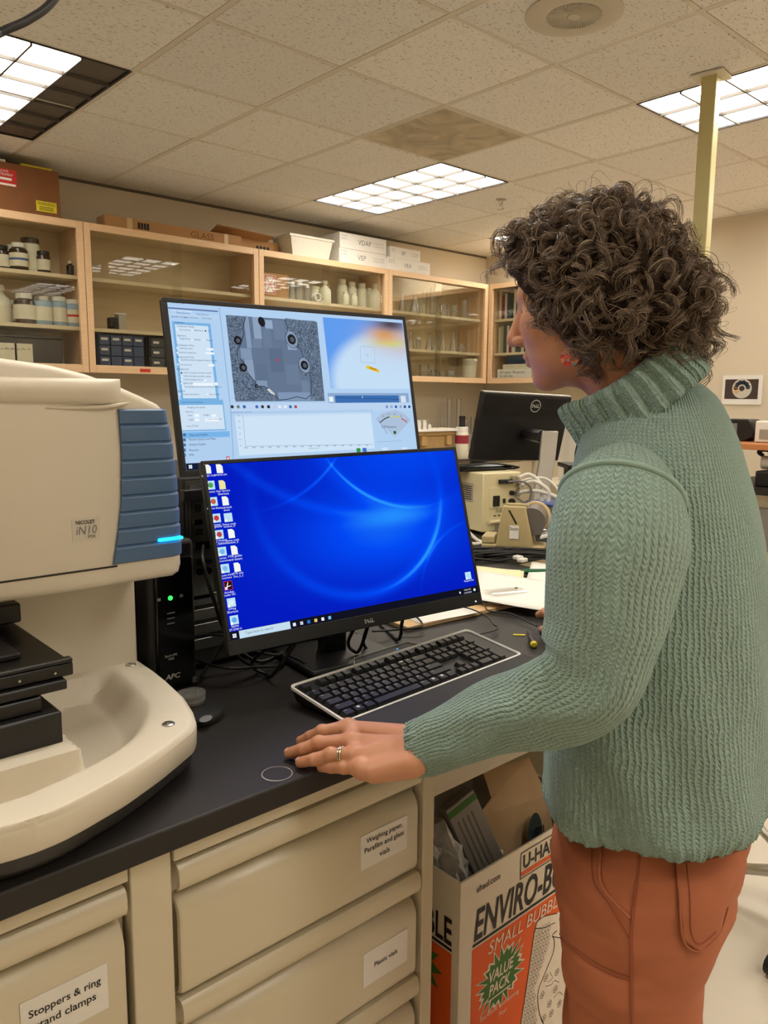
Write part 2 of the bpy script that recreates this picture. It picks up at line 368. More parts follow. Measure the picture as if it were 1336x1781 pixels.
def drawer_cabinet(x0, x1, zs, label, cards):
    t = thing('drawer_cabinet', label, 'cabinet', (0, 0, 0))
    mb = MB(); mb.box(x0, x1, YFACE+.024, 1.50, .09, ZT-.036).box(x0, x1, YFACE+.08, 1.50, 0.0, .09)
    mb.build('body', M_cream, t)
    mb = MB(); mb.box(x0, x1, YFACE+.002, YFACE+.024, ZT-.062, ZT-.033); mb.build('top_rail', M_cream, t, bevel=.001)
    for k, z1 in enumerate(zs[:-1]):
        z0 = zs[k+1]; mb = MB(); soft_panel(mb, x0+.004, x1-.006, z0+.005, z1-.045, YFACE)
        d = mb.build('drawer', M_cream, t, smooth=SM, fix=True)
        mb = MB(); pull_rail(mb, x0+.004, x1-.004, z1, YFACE); mb.build('pull_rail', M_cream, d, smooth=SM, fix=True)
        if k in cards:
            (cx0, cx1, cz0, cz1), lines = cards[k]
            MB().box(cx0, cx1, YFACE-.0012, YFACE-.0002, cz0, cz1).build('label_card', M_white, d)
            mb = MB()
            for (tx, tc_, w) in lines: text(mb, tx, lambda u, v: (u, YFACE-.0016, v), w=w*1.06, bold=.012, x=(cx0+cx1)/2, y=tc_, align='CENTER')
            mb.build('lettering', M_ink, d)
    return t
# zs: top of each pull rail
drawer_cabinet(.408, .838, [.845, .657, .469, .281, .10], 'cream steel drawer cabinet with two paper labels, below the worktop', {
    0: ((.707, .803, .713, .769), [('Weighing paper,', .7515, .070), ('Parafilm and glass', .7365, .0765), ('vials', .7225, .020)]),
    1: ((.713, .807, .514, .571), [('Plastic vials', .5395, .046)])})
drawer_cabinet(-.62, .349, [.845, .60, .36, .10], 'cream steel drawer cabinet labelled stoppers and ring stand clamps, lower left', {
    0: ((.221, .318, .706, .764), [('Stoppers & ring', .739, .076), ('stand clamps', .722, .064)])})
o = MB().box(.352, .405, YFACE+.004, 1.45, 0.0, ZT-.034).build('filler_panel', M_cream, bevel=.002); tag(o, 'narrow cream upright filler between the two drawer cabinets', 'panel')
# knee space: post, apron, back and end cabinet
o = MB().box(.841, .866, YFACE, 1.30, 0, ZT-.034).build('bench_post', M_cream, bevel=.002); tag(o, 'narrow cream bench post beside the bubble wrap box', 'post')
o = MB().box(.869, 1.60, YFACE+.006, YFACE+.026, .772, ZT-.034).build('bench_apron', M_cream, bevel=.002); tag(o, 'cream apron rail under the worktop edge, over the open knee space', 'panel')
o = MB().box(.869, 1.612, 1.30, 1.318, 0, ZT-.034).build('knee_space_board', M_cream); tag(o, 'cream panel closing the back of the knee space', 'panel')
t = thing('end_cabinet', 'cream end cabinet of the bench, on the far side of the knee space', 'cabinet', (1.614, YFACE, 0))
MB().box(0, .262, 0.02, .70, 0, ZT-.034).build('body', M_cream, t, bevel=.002)
for k in range(3): 
    d = MB().box(.008, .254, 0, .018, .1+.25*k, .33+.25*k).build('drawer', M_cream, t, bevel=.004); pb = MB(); pull_rail(pb, .02, .24, .325+.25*k, -.002); pb.build('pull_rail', M_cream, d)
t = thing('base_cabinet_run', 'cream base cabinets of the far worktop', 'cabinet', (0, 0, 0))
MB().box(-1.1, 3.5, 1.62, 2.38, .09, ZT-.034).build('body', M_cream, t); MB().box(-1.1, 3.5, 1.70, 2.30, 0, .09).build('plinth', M_blackmatte, t)
# back bench along the rear wall
o = MB().box(.3, XR-.005, 4.42, YB-.005, ZT-.032, ZT).build('worktop', M_epoxy, bevel=.003); tag(o, 'black resin worktop along the rear wall below the glass cabinets', 'worktop')
t = thing('rear_base_cabinet', 'cream base cabinets along the rear wall', 'cabinet', (0, 0, 0))
MB().box(.3, XR-.01, 4.47, YB-.01, .0, ZT-.034).build('body', M_cream, t)
for k in range(9):
    x = .32+k*.6; d = MB().box(x, x+.58, 4.452, 4.47, .1, .86).build('door', M_cream, t, bevel=.003); pb = MB().box(x+.2, x+.38, 4.44, 4.452, .78, .80); pb.build('handle', M_cream, d)
# stain ring and sticky bits on the worktop
c = onz((482, 1346), ZT); mb = MB(); ps = [(c[0]+.0215*math.cos(a), c[1]+.020*math.sin(a), ZT+.0004) for a in np.linspace(0, 2*math.pi, 40)]
rows = []
for a in np.linspace(0, 2*math.pi, 48):
    w = .0006+.0007*max(0, math.sin(a*1.5+2.4)); rows.append([(c[0]+(.0205-w)*math.cos(a), c[1]+(.0205-w)*math.sin(a), ZT+.0005), (c[0]+(.0205+w)*math.cos(a), c[1]+(.0205+w)*math.sin(a), ZT+.0005)])
o = mb.grid(rows).build('dried_ring_mark', mat('dried_residue', (150, 144, 138), 0.7)); tag(o, 'thin pale dried ring mark on the black worktop', 'stain')
c = onz((903, 1105), ZT); o = MB().obox((c[0], c[1], ZT+.001), (.026, .008, .001), -.75).build('paper_scrap', M_yellow, None); tag(o, 'tiny yellow paper scrap on the worktop', 'paper')
def scribble(mb, fn, x, y, w, h, th=.0016):              # illegible handwriting
    n = max(4, int(w/h*3)); rnd = random.Random(int((x+y+w)*1e5)); px_, py_ = x, y+h*.5
    for i in range(1, n+1):
        if i % 5 == 0: px_ += w/n; continue
        qx = x+w*i/n; qy = y+h*(rnd.uniform(.6, 1) if i % 2 else rnd.uniform(0, .3)); d = Vector((qx-px_, qy-py_)).normalized()*th
        a, b = px_, py_; mb.add([fn(a-d.y/2, b+d.x/2), fn(qx-d.y/2, qy+d.x/2), fn(qx+d.y/2, qy-d.x/2), fn(a+d.y/2, b-d.x/2)], [(3, 2, 1, 0)]); px_, py_ = qx, qy
    return mb
# ================================================================ glass-fronted wall cabinets
CZ0, CZ1, CD = 1.557, 2.428, 0.355
def wall_cabinet(loc, w, rotz, label):
    """origin: left front bottom corner; local x along the front, y into the wall"""
    t = thing('wall_cabinet', label, 'cabinet', loc, rotz, 'maple wall cabinets with sliding glass doors')
    H = CZ1-CZ0
    MB().box(0, .02, .02, CD, 0, H).build('side_panel', M_maple, t); MB().box(w-.02, w, .02, CD, 0, H).build('side_panel', M_maple, t)
    MB().box(.02, w-.02, .02, CD, H-.02, H).build('top_panel', M_maple_in, t); MB().box(.02, w-.02, .02, CD, .02, .04).build('bottom_panel', M_shelf, t)
    MB().box(.02, w-.02, CD-.008, CD, .04, H-.02).build('back_panel', M_maple_in, t)
    f = MB().box(.0015, .04, 0, .02, 0, H).box(w-.04, w-.0015, 0, .02, 0, H).box(.04, w-.04, 0, .02, 0, .045).box(.04, w-.04, 0, .02, H-.042, H); f.build('face_frame', M_maple, t, bevel=.0015)
    for z in (2.125, 1.828): MB().box(.022, w-.022, .06, CD-.01, z-CZ0-.022, z-CZ0).build('shelf', M_shelf, t, bevel=.001)
    MB().box(.04, w/2+.03, .024, .029, .045, H-.042).build('glass_door', M_glass, t)
    MB().box(w/2-.03, w-.04, .034, .039, .045, H-.042).build('glass_door', M_glass, t)
    MB().box(.04, w-.04, .02, .044, .04, .048).build('door_track', M_steel, t)
    return t
CY0 = 4.742
CABX = [.66, 1.882, 3.094, 4.305, 5.51]
LAB = ['maple wall cabinet of chemical bottles behind glass, leftmost', 'maple wall cabinet with sparse shelves and blue bins, second from the left', 'maple wall cabinet of white plastic bottles, behind the upper monitor', 'maple wall cabinet of laboratory glassware, in the corner']
for k in range(4): cabw = wall_cabinet((CABX[k], CY0, CZ0), CABX[k+1]-CABX[k]-.001, 0, LAB[k])
wall_cabinet((5.515, CY0-.002, CZ0), 1.25, -math.pi/2, 'maple wall cabinet of books on the right-hand wall')
rd = MB().box(1.99, 2.06, CY0-.002, CY0-.0005, CZ0+.012, CZ0+.032).build('red_sticker', M_red); tag(rd, 'small red sticker on the lower cabinet frame', 'sticker')
rd.location = (.21, 0, 0)
SH = {0: CZ0+.0405, 1: 1.8285, 2: 2.1255}
M_amber = mat('amber_glass', (58, 38, 24), 0.15, var=0.05); M_natpl = mat('natural_polythene', (226, 222, 200), 0.45, var=0.03)
M_lab = mat('bottle_label', (222, 214, 190), 0.7, var=0.04); M_blue = mat('blue_band', (60, 96, 140), 0.6)
M_clr = glass('bottle_glass', (0.86, 0.89, 0.88), 1.2, haze=0.16); M_bluegl = mat('pale_blue_powder', (150, 172, 190), 0.5, var=0.06)
def bottle(x, y, z, r, h, label, body=None, cap=None, kind='jar', lab=True, grp='bottles in the wall cabinets', band=None, name='bottle'):
    t = thing(name, label, 'bottle', (x, y, z), 0, grp); body = body or M_natpl; cap = cap or M_whitepl
    if kind == 'jar': pr = [(0, 0), (r*.94, 0), (r, .004), (r, h*.70), (r*.95, h*.76), (r*.68, h*.82), (r*.68, h*.84)]; cr = r*.74; c0 = h*.83
    elif kind == 'wide': pr = [(0, 0), (r*.96, 0), (r, .004), (r, h*.78), (r*.9, h*.83), (r*.86, h*.84)]; cr = r*.92; c0 = h*.84
    elif kind == 'neck': pr = [(0, 0), (r*.94, 0), (r, .005), (r, h*.52), (r*.9, h*.62), (r*.45, h*.76), (r*.32, h*.80), (r*.32, h*.86)]; cr = r*.42; c0 = h*.85
    else: pr = [(0, 0), (r, 0), (r, h*.6), (r*.5, h*.7), (r*.45, h*.74)]; cr = r*.5; c0 = h*.74
    MB().lathe(pr, n=20).build('body', body, t, smooth=SM)
    MB().lathe([(cr, c0), (cr, h*.985), (cr*.9, h), (0, h)] if kind != 'drop' else [(cr, c0), (cr, h*.84), (cr*.35, h*.9), (cr*.2, h), (0, h)], n=20).build('cap', cap, t, smooth=SM)
    if lab: MB().lathe([(r*1.012, h*.14), (r*1.012, h*.62 if kind != 'neck' else h*.46)], n=20).build('label', M_lab, t, smooth=SM)
    if band: MB().lathe([(r*1.022, h*.36), (r*1.022, h*.44)], n=20).build('label_band', band, t, smooth=SM)
    return t
def shelf_x(px, y, z): return float(ony((px, 0), y)[0]) if False else float(onz_y(px, y, z))
def onz_y(px, y, z):                                     # x of the point with given depth y, height z seen in column px
    lo, hi = -1.0, 8.0
    for _ in range(40):
        md = (lo+hi)/2; P = np.array([md, y, z])-EYE; q = CX+FPX*(P@RGT)/(P@FWD)
        if q < px: lo = md
        else: hi = md
    return lo
# leftmost cabinet, upper shelf
YS = 4.90
Z = SH[2]
for px, r, h, kind, body, cap, band, lb in [
    (4, .045, .14, 'jar', M_amber, M_black, None, 'dark bottle at the left edge of the upper shelf'),
    (20, .030, .15, 'jar', M_natpl, M_whitepl, M_red, 'white bottle with a red band on the upper shelf'),
    (33, .050, .155, 'jar', M_amber, M_whitepl, M_blue, 'amber bottle with a white cap and blue banded label, upper shelf'),
    (54, .055, .20, 'wide', M_natpl, M_amber, None, 'tall cream jar with a dark lid on the upper shelf'),
    (76, .038, .125, 'wide', M_amber, M_black, None, 'short amber jar with a black lid on the upper shelf'),
    (122, .021, .10, 'drop', M_black, M_whitepl, None, 'small black dropper bottle with a white tip on the upper shelf')]:
    bottle(onz_y(px, YS-(.03 if px in (33, 76, 122) else -.03), Z+.05), YS-(.03 if px in (33, 76, 122) else -.03), Z, r, h, lb, body, cap, kind, kind != 'drop', band=band)
Z = SH[1]
for px, r, h, kind, body, cap, band, lb in [
    (2, .06, .22, 'neck', M_natpl, M_whitepl, None, 'white plastic wash bottle at the left edge of the middle shelf'),
    (28, .035, .14, 'jar', M_amber, M_whitepl, None, 'narrow amber bottle behind the round-labelled one, middle shelf'),
    (43, .060, .17, 'jar', M_amber, M_whitepl, None, 'wide amber bottle with a round mark on its label, middle shelf'),
    (74, .055, .165, 'wide', M_bluegl, M_steel, None, 'pale blue jar with a steel lid, first of its shelf row'),
    (88, .035, .14, 'wide', M_bluegl, M_steel, None, 'small blue jar half hidden between two larger jars'),
    (103, .045, .17, 'wide', M_bluegl, M_whitepl, None, 'pale blue jar with a white lid in the middle of the row'),
    (127, .045, .16, 'wide', M_bluegl, M_whitepl, M_red, 'blue jar with a red mark on its label, last in the row')]:
    yy = YS-.04 if px in (43, 74, 103, 127) else YS+.06
    bottle(onz_y(px, yy, Z+.05), yy, Z, r, h, lb, body, cap, kind, True, band=band)
# leftmost cabinet, bottom
M_tray = mat('smoked_plastic_tray', (58, 54, 50), 0.35, var=0.06)
x0 = onz_y(70, 4.93, SH[0]); t = thing('storage_tray', 'dark smoked plastic tray at the bottom of the leftmost cabinet', 'tray', (x0-.22, 4.93, SH[0]))
MB().box(-.32, .32, -.10, .10, 0, .012).box(-.32, .32, -.10, -.09, .012, .15).box(-.32, .32, .09, .10, .012, .15).box(-.32, -.31, -.09, .09, .012, .15).box(.31, .32, -.09, .09, .012, .15).build('tray', M_tray, t, bevel=.003)
MB().box(-.33, .33, -.11, .11, .151, .165).build('lid', M_tray, t, bevel=.004)
for k, (px, tx) in enumerate([(13, 'cu, PA, 001'), (41, 'pu, PA, 101')]):
    y = 4.812; x = onz_y(px, y, SH[0]+.05)
    t = thing('specimen_box', 'small cream card box, %s of the pair beside the instrument top' % ('left' if k == 0 else 'right'), 'box', (x, y, SH[0])); MB().box(-.05, .05, -.008, .008, 0, .115).build('card', M_lab, t, bevel=.001)
    text(MB(), tx, lambda u, v: (u, -.0085, v), w=.075, x=-.037, y=.075).build('lettering', M_ink, t)
# second cabinet: blue drawer bins and a small device
M_bin = mat('navy_bin_plastic', (58, 74, 110), 0.4, var=0.06)
x0 = onz_y(172, 4.83, SH[0]+.1)
t = thing('drawer_bins', 'navy blue bank of small parts drawers with white labels', 'drawer bins', (x0, 4.83, SH[0]))
MB().box(0, .30, .015, .17, 0, .20).build('cabinet_body', M_bin, t); k = 0
for r_ in range(3):
    for c_ in range(4):
        d = MB().box(.004+c_*.074, .072+c_*.074, 0, .02, .006+r_*.064, .064+r_*.064).build('drawer', M_bin, t, bevel=.002)
        if (r_*4+c_) % 2 == 0 or r_ == 2: MB().box(.016+c_*.074, .058+c_*.074, -.0015, 0, .036+r_*.064, .05+r_*.064).build('label', M_white, d)
x1 = onz_y(262, 4.83, SH[0]+.1)
t = thing('drawer_bins', 'grey bank of parts drawers next to the upper monitor frame', 'drawer bins', (x1, 4.83, SH[0]))
MB().box(0, .42, .015, .17, 0, .20).build('cabinet_body', mat('slate_bin_plastic', (62, 66, 74), 0.4), t)
for r_ in range(3):
    for c_ in range(4):
        d = MB().box(.004+c_*.104, .10+c_*.104, 0, .02, .006+r_*.064, .064+r_*.064).build('drawer', MATS['slate_bin_plastic'], t, bevel=.002)
        MB().box(.02+c_*.104, .06+c_*.104, -.0015, 0, .030+r_*.064, .044+r_*.064).build('label', M_white, d)
x2 = onz_y(203, 4.88, SH[1]); t = thing('small_camera', 'small black and silver camera body on the middle shelf', 'camera', (x2, 4.88, SH[1]))
MB().box(-.05, .0, -.03, .03, 0, .075).build('body', M_black, t, bevel=.006); MB().box(0.002, .05, -.03, .03, 0, .095).build('grip', M_silver, t, bevel=.004); MB().cyl((-.03, -.031, .03), (-.03, -.055, .03), .02).build('lens', M_blackgloss, t, smooth=SM); MB().box(-.01, .06, -.02, .02, .096, .106).build('flash_shoe', M_whitepl, t, bevel=.002)
# third cabinet: upper shelf
Z = SH[2]; x0 = onz_y(461, 4.80, Z+.03); x1 = onz_y(503, 4.80, Z+.03)
t = thing('fragile_carton', 'small cardboard carton with a red FRAGILE sticker, behind glass', 'box', (x0, 4.815, Z))
MB().box(0, x1-x0, 0, .16, 0, .165).build('carton', M_card, t, bevel=.002)
mb = MB().box(.004, .10, -.0012, -.0002, .02, .15); mb.build('sticker', M_white, t)
mb = MB(); fn = lambda u, v: (u, -.0018, v)
for a, b in [((.008, .024), (.096, .030)), ((.008, .140), (.096, .146)), ((.008, .03), (.014, .14)), ((.09, .03), (.096, .14))]: mb.add([fn(a[0], a[1]), fn(b[0], a[1]), fn(b[0], b[1]), fn(a[0], b[1])], [(0, 1, 2, 3)])
mb.add([fn(.014, .03), fn(.02, .03), fn(.09, .14), fn(.084, .14)], [(0, 1, 2, 3)]).add([fn(.09, .03), fn(.084, .03), fn(.014, .14), fn(.02, .14)], [(0, 1, 2, 3)])
text(mb, 'FRAGILE', lambda u, v: (u, -.0022, v), w=.074, h=.03, x=.015, y=.07); mb.build('lettering', M_red, t)
def flask(x, y, z, r, h, label, kind='cyl', grp='laboratory glassware'):
    t = thing({'cyl': 'graduated_cylinder', 'erl': 'erlenmeyer_flask', 'beak': 'glass_beaker', 'vial': 'glass_vial'}[kind], label, 'glassware', (x, y, z), 0, grp)
    if kind == 'cyl':
        MB().lathe([(r, .012), (r, h), (r*1.15, h+.004)], n=16).build('tube', M_glassware, t, smooth=SM); MB().lathe([(0, 0), (r*1.9, 0), (r*1.8, .008), (r, .014), (0, .014)], n=12).build('foot', M_glassware, t, smooth=SM)
    elif kind == 'erl':
        MB().lathe([(0, 0), (r, .001), (r, .012), (r*.35, h*.72), (r*.33, h*.95), (r*.4, h)], n=20).build('flask', M_glassware, t, smooth=SM); MB().lathe([(r*.42, h*.97), (r*.42, h), (r*.36, h)], n=16).build('lip', M_clear, t)
    elif kind == 'vial':
        MB().lathe([(0, 0), (r, .001), (r, h*.78), (r*.8, h*.82)], n=16).build('vial', M_clr, t, smooth=SM); MB().lathe([(r*.82, h*.82), (r*.82, h), (0, h)], n=16).build('cap', M_whitepl, t, smooth=SM)
    else:
        MB().lathe([(0, 0), (r, .002), (r*1.02, h*.95), (r*1.1, h)], n=20).build('beaker', M_glassware, t, smooth=SM); MB().lathe([(r*1.02, h*.5), (r*1.02, h*.54)], n=20).build('volume_mark', M_whiteink, t)
    return t
for px, r, h, lb in [(508, .022, .13, 'clear glass bottle just right of the FRAGILE carton'), (520, .030, .135, 'widest clear glass bottle of the three beside the carton'), (534, .022, .12, 'clear glass bottle, last of the three beside the carton')]:
    flask(onz_y(px, 4.86, Z+.05), 4.86, Z, r, h, lb, 'vial')
for px, r, h, kind, lb in [(548, .04, .13, 'wide', 'squat white jar lying behind the wash bottle'), (565, .048, .17, 'neck', 'white wash bottle with a tapered neck, third cabinet'), (595, .042, .21, 'jar', 'tall white plastic bottle, first of the tall row'), (612, .040, .20, 'jar', 'tall white plastic bottle, second of the tall row'), (629, .042, .20, 'jar', 'tall white plastic bottle, third of the tall row'), (642, .035, .17, 'jar', 'narrow white plastic bottle at the back of the row'), (654, .062, .20, 'neck', 'broad white plastic jug at the end of the row')]:
    yy = 4.88 if px in (565, 611, 654) else 4.94
    bottle(onz_y(px, yy, Z+.08), yy, Z, r, h, lb, M_natpl, M_natpl, kind, False)
for px, r, h, lb in [(601, .028, .10, 'short white plastic bottle in front of the tall row, left'), (616, .028, .095, 'short white plastic bottle in front of the tall row, right')]:
    bottle(onz_y(px, 4.82, Z+.04), 4.82, Z, r, h, lb, M_natpl, M_natpl, 'jar', False)
x = onz_y(550, 4.82, Z); t = thing('tubing_coil', 'coil of white tubing on the upper shelf', 'tubing', (x, 4.82, Z))
mb = MB()
for k in range(4): mb.tube([(.028*math.cos(a), -.02+.012*k, .032+.028*math.sin(a)) for a in np.linspace(0, 2*math.pi, 20)], .0055, 6)
mb.build('coil', M_whitepl, t, smooth=True); MB().tube([(.028, .016, .032), (.05, .016, .01), (.07, .0, .006)], .0055, 6).build('free_end', M_whitepl, t, smooth=True)
# fourth cabinet: glassware
gl = [(2, 700, .035, .17, 'erl'), (2, 722, .05, .16, 'erl'), (2, 738, .02, .20, 'cyl'), (2, 752, .02, .22, 'cyl'), (2, 772, .035, .11, 'beak'), (2, 790, .03, .1, 'beak'), (2, 808, .025, .16, 'cyl'),
      (1, 714, .035, .16, 'erl'), (1, 728, .022, .10, 'vial'), (1, 746, .033, .15, 'erl'), (1, 757, .025, .13, 'erl'), (1, 770, .036, .17, 'erl'), (1, 788, .036, .165, 'erl'), (1, 803, .03, .08, 'beak'),
      (0, 738, .045, .11, 'beak'), (0, 755, .03, .07, 'beak'), (0, 770, .03, .06, 'beak'), (0, 784, .03, .065, 'beak')]
pos = ['upper', 'middle', 'bottom']
cnt = {}
nth = ['first', 'second', 'third', 'fourth', 'fifth', 'sixth', 'seventh']
for s_, px, r, h, kd in gl:
    cnt[s_] = cnt.get(s_, 0)+1; z = SH[s_]; yy = 4.86+(.03 if cnt[s_] % 2 else -.02)
    flask(onz_y(px, yy, z+.04), yy, z, r, h, '%s piece of clear glassware from the left on the %s shelf of the corner cabinet' % (nth[cnt[s_]-1], {2: 'upper', 1: 'middle', 0: 'bottom'}[s_]), kd)
x = onz_y(817, 4.85, SH[0]+.05); t = thing('plastic_tub', 'tall cream plastic tub at the right of the bottom shelf', 'tub', (x, 4.85, SH[0])); MB().lathe([(0, 0), (.055, 0), (.068, .17), (.07, .175), (.062, .175), (.05, .01)], n=24).build('tub', M_natpl, t, smooth=SM); MB().lathe([(.0695, .155), (.0715, .16), (.0715, .172), (.0695, .177)], n=24).build('rim', M_natpl, t, smooth=SM)
# right-wall cabinet: books and boxes
BC = [(40, 44, 48), (198, 190, 160), (34, 36, 40), (180, 176, 150), (150, 146, 120), (60, 70, 66), (206, 198, 176), (120, 34, 34), (200, 194, 178), (46, 52, 60)]
bl = ['dark grey', 'cream', 'black', 'pale', 'olive', 'slate green', 'ivory', 'dark red', 'off-white', 'charcoal']
for s_, nm in ((2, 'upper'), (1, 'middle')):
    y = 4.69
    for k in range(10):
        w = [.022, .03, .026, .035, .024, .03, .04, .026, .034, .03][(k+s_) % 10]; h = [.24, .23, .25, .22, .24, .21, .23, .25, .22, .24][(k*3+s_) % 10]; ci = (k+s_*3) % 10
        t = thing('book', '%s book, %s from the corner on the %s shelf of the right-hand cabinet' % (bl[ci], ['first', 'second', 'third', 'fourth', 'fifth', 'sixth', 'seventh', 'eighth', 'ninth', 'tenth'][k], nm), 'book', (5.60, y-w/2, SH[s_]), 0, 'books in the right-hand cabinet')
        bm_ = mat('book_cover_%d' % ci, BC[ci], 0.5); MB().box(0, .17, -w/2, -w/2+.003, 0, h).box(0, .17, w/2-.003, w/2, 0, h).box(0, .004, -w/2+.003, w/2-.003, 0, h).build('cover', bm_, t); MB().box(.006, .165, -w/2+.0032, w/2-.0032, .004, h-.004).build('pages', M_white, t)
        y -= w+.002
t = thing('blue_case', 'dark blue plastic case at the bottom of the right-hand cabinet', 'case', (5.62, 4.42, SH[0])); MB().box(0, .2, -.19, .19, .13, .245).build('body', mat('blue_case_plastic', (28, 56, 92), 0.45), t, bevel=.01); MB().box(.0, .2, -.18, .18, 0, .128).build('riser', M_card, t)
t = thing('file_box', 'white handwritten box below the blue case', 'box', (5.575, 4.44, SH[0])); MB().box(0, .04, -.15, .23, 0, .085).build('box', M_white, t, bevel=.002)
text(MB(), 'pH meter 30 porous\nto talk one', lambda u, v: (-.0006, .20-u, v), w=.28, h=.055, x=.0, y=.015).build('lettering', M_ink, t)
t = thing('lid_box', 'flat grey-white box resting on the handwritten box', 'box', (5.576, 4.42, SH[0]+.0855)); MB().box(0, .04, -.13, .19, 0, .042).build('box', M_lab, t, bevel=.002); scribble(MB(), lambda u, v: (-.0006, .14-u, v), 0, .012, .2, .018).build('lettering', M_greyink, t)
# things on top of the cabinets
def top_box(pl, pr, h, d, y, label, m, z=CZ1+.0005, name='storage_box', cat='box'):
    x0 = onz_y(pl, y, z+h/2); x1 = onz_y(pr, y, z+h/2); t = thing(name, label, cat, (x0, y, z)); MB().box(0, x1-x0, 0, d, 0, h).build('carton', m, t, bevel=.002); return t, x1-x0
t, w = top_box(-150, 104, .26, .27, 4.78, 'large brown carton with red and yellow warning labels, on the leftmost cabinet', M_cardd)
mb = MB().box(w-.36, w-.235, -.0015, -.0003, .135, .225); mb.build('red_label', M_red, t)
mb = MB(); text(mb, 'DELICATE\nINSTRUMENT', lambda u, v: (u, -.002, v), w=.09, h=.03, x=w-.342, y=.188); mb.box(w-.355, w-.24, -.0022, -.0018, .137, .148); mb.box(w-.335, w-.26, -.0022, -.0018, .165, .178); mb.build('lettering', M_white, t)
MB().box(w-.135, w-.022, -.0015, -.0003, .028, .085).build('yellow_label', M_yellow, t)
mb = MB(); text(mb, 'WARNING!', lambda u, v: (u, -.002, v), w=.10, h=.018, x=w-.128, y=.062); 
for q in range(3): mb.box(w-.12, w-.04, -.0022, -.0018, .036+.008*q, .039+.008*q)
mb.build('lettering', M_ink, t)
MB().box(w-.20, w-.03, .02, .12, .2605, .275).build('yellow_tag', M_yellow, t); MB().box(w-.42, w-.28, .02, .12, .2605, .278).build('tape_strip', M_lab, t)
def long_carton(pl, pr, y, h, d, z, label, m):
    t, w = top_box(pl, pr, h, d, y, label, m, z); return t, w
t, w = long_carton(182, 420, 4.80, .075, .12, CZ1+.0005, 'long flat cardboard carton marked GLASS on top of the cabinets', M_card)
text(MB(), 'GLASS', lambda u, v: (u, -.001, v), w=.17, h=.038, x=w*.60, y=.02).build('lettering', M_cardd, t)
mb = MB().box(.14, .175, -.0012, -.0002, 0, .075).box(w*.86, w*.86+.03, -.0012, -.0002, 0, .075); mb.build('tape', mat('packing_tape', (206, 176, 130), 0.4), t)
mb = MB()
for q in range(4): mb.box(.21+.02*q, .225+.02*q, -.0014, -.0004, .02, .058)
mb.build('print_mark', M_ink, t)
t, w = long_carton(370, 486, 4.935, .10, .13, CZ1+.0005, 'second cardboard carton with a torn flap, behind the GLASS carton', M_card)
mb = MB(); mb.add([(-.02, -.004, .102), (w*.8, -.004, .095), (w*.8, -.10, .118), (-.02, -.10, .135), (-.02, -.004, .105), (w*.8, -.004, .098), (w*.8, -.10, .121), (-.02, -.10, .138)], [(0,1,2,3),(7,6,5,4),(3,2,6,7),(0,3,7,4),(1,5,6,2),(0,4,5,1)]); mb.build('flap', M_card, t)
mb = MB()
for q in range(4): mb.box(w-.2+.03*q, w-.18+.03*q, -.0014, -.0004, .02, .06)
mb.build('print_mark', M_ink, t)
M_bin2 = mat('translucent_white_bin', (222, 216, 200), 0.35, var=0.02)
x0 = onz_y(500, 4.79, CZ1+.06); x1 = onz_y(586, 4.79, CZ1+.06); w = x1-x0
t = thing('storage_bin', 'white plastic storage bin with a rolled rim, on top of the cabinets', 'bin', ((x0+x1)/2-.008, 4.90, CZ1+.0005))
a, b = w/2*.88, .12; sec = lambda s, z: [(-a*s, -b*s, z), (a*s, -b*s, z), (a*s, b*s, z), (-a*s, b*s, z)]
MB().grid([sec(.82, 0), sec(.97, .145), sec(.94, .145), sec(.79, .006)], closed=True, capa=True, capb=True).build('bin', M_bin2, t, bevel=.004); MB().grid([sec(.97, .135), sec(1.02, .137), sec(1.02, .152), sec(.95, .152), sec(.95, .135)], closed=True).build('rim', M_bin2, t)
WB = [(590, 672, .110, 4.775, 0, 'white storage box marked VEP, left lower of the stacked pair', 'VEP'), (591, 672, .112, 4.775, .111, 'white storage box marked VDAP, on top of the pair', 'VDAP'), (674, 748, .098, 4.76, 0, 'white storage box marked VEA, right lower of the stacked pair', 'VEA'), (679, 731, .085, 4.765, .0985, 'small white storage box on top of the right pair', 'EP')]
for pl, pr, h, y, dz, lb, tx in WB:
    t, w = top_box(pl, pr, h, .28, y, lb, M_white, CZ1+.0005+dz)
    mb = MB(); text(mb, tx, lambda u, v: (u, -.0006, v), h=h*.33, x=w*.38, y=h*.35); [scribble(mb, lambda u, v: (u, -.0006, v), w*.70, h*q_, w*.24, h*.13) for q_ in (.36, .55)]; [scribble(mb, lambda u, v: (u, -.0006, v), w*.03, h*q_, w*.13, h*.13) for q_ in (.55, .74)]; mb.build('lettering', M_greyink, t)
    MB().box(-.004, w+.004, -.003, .285, h*.97, h*.995).build('lid_edge', M_white, t)
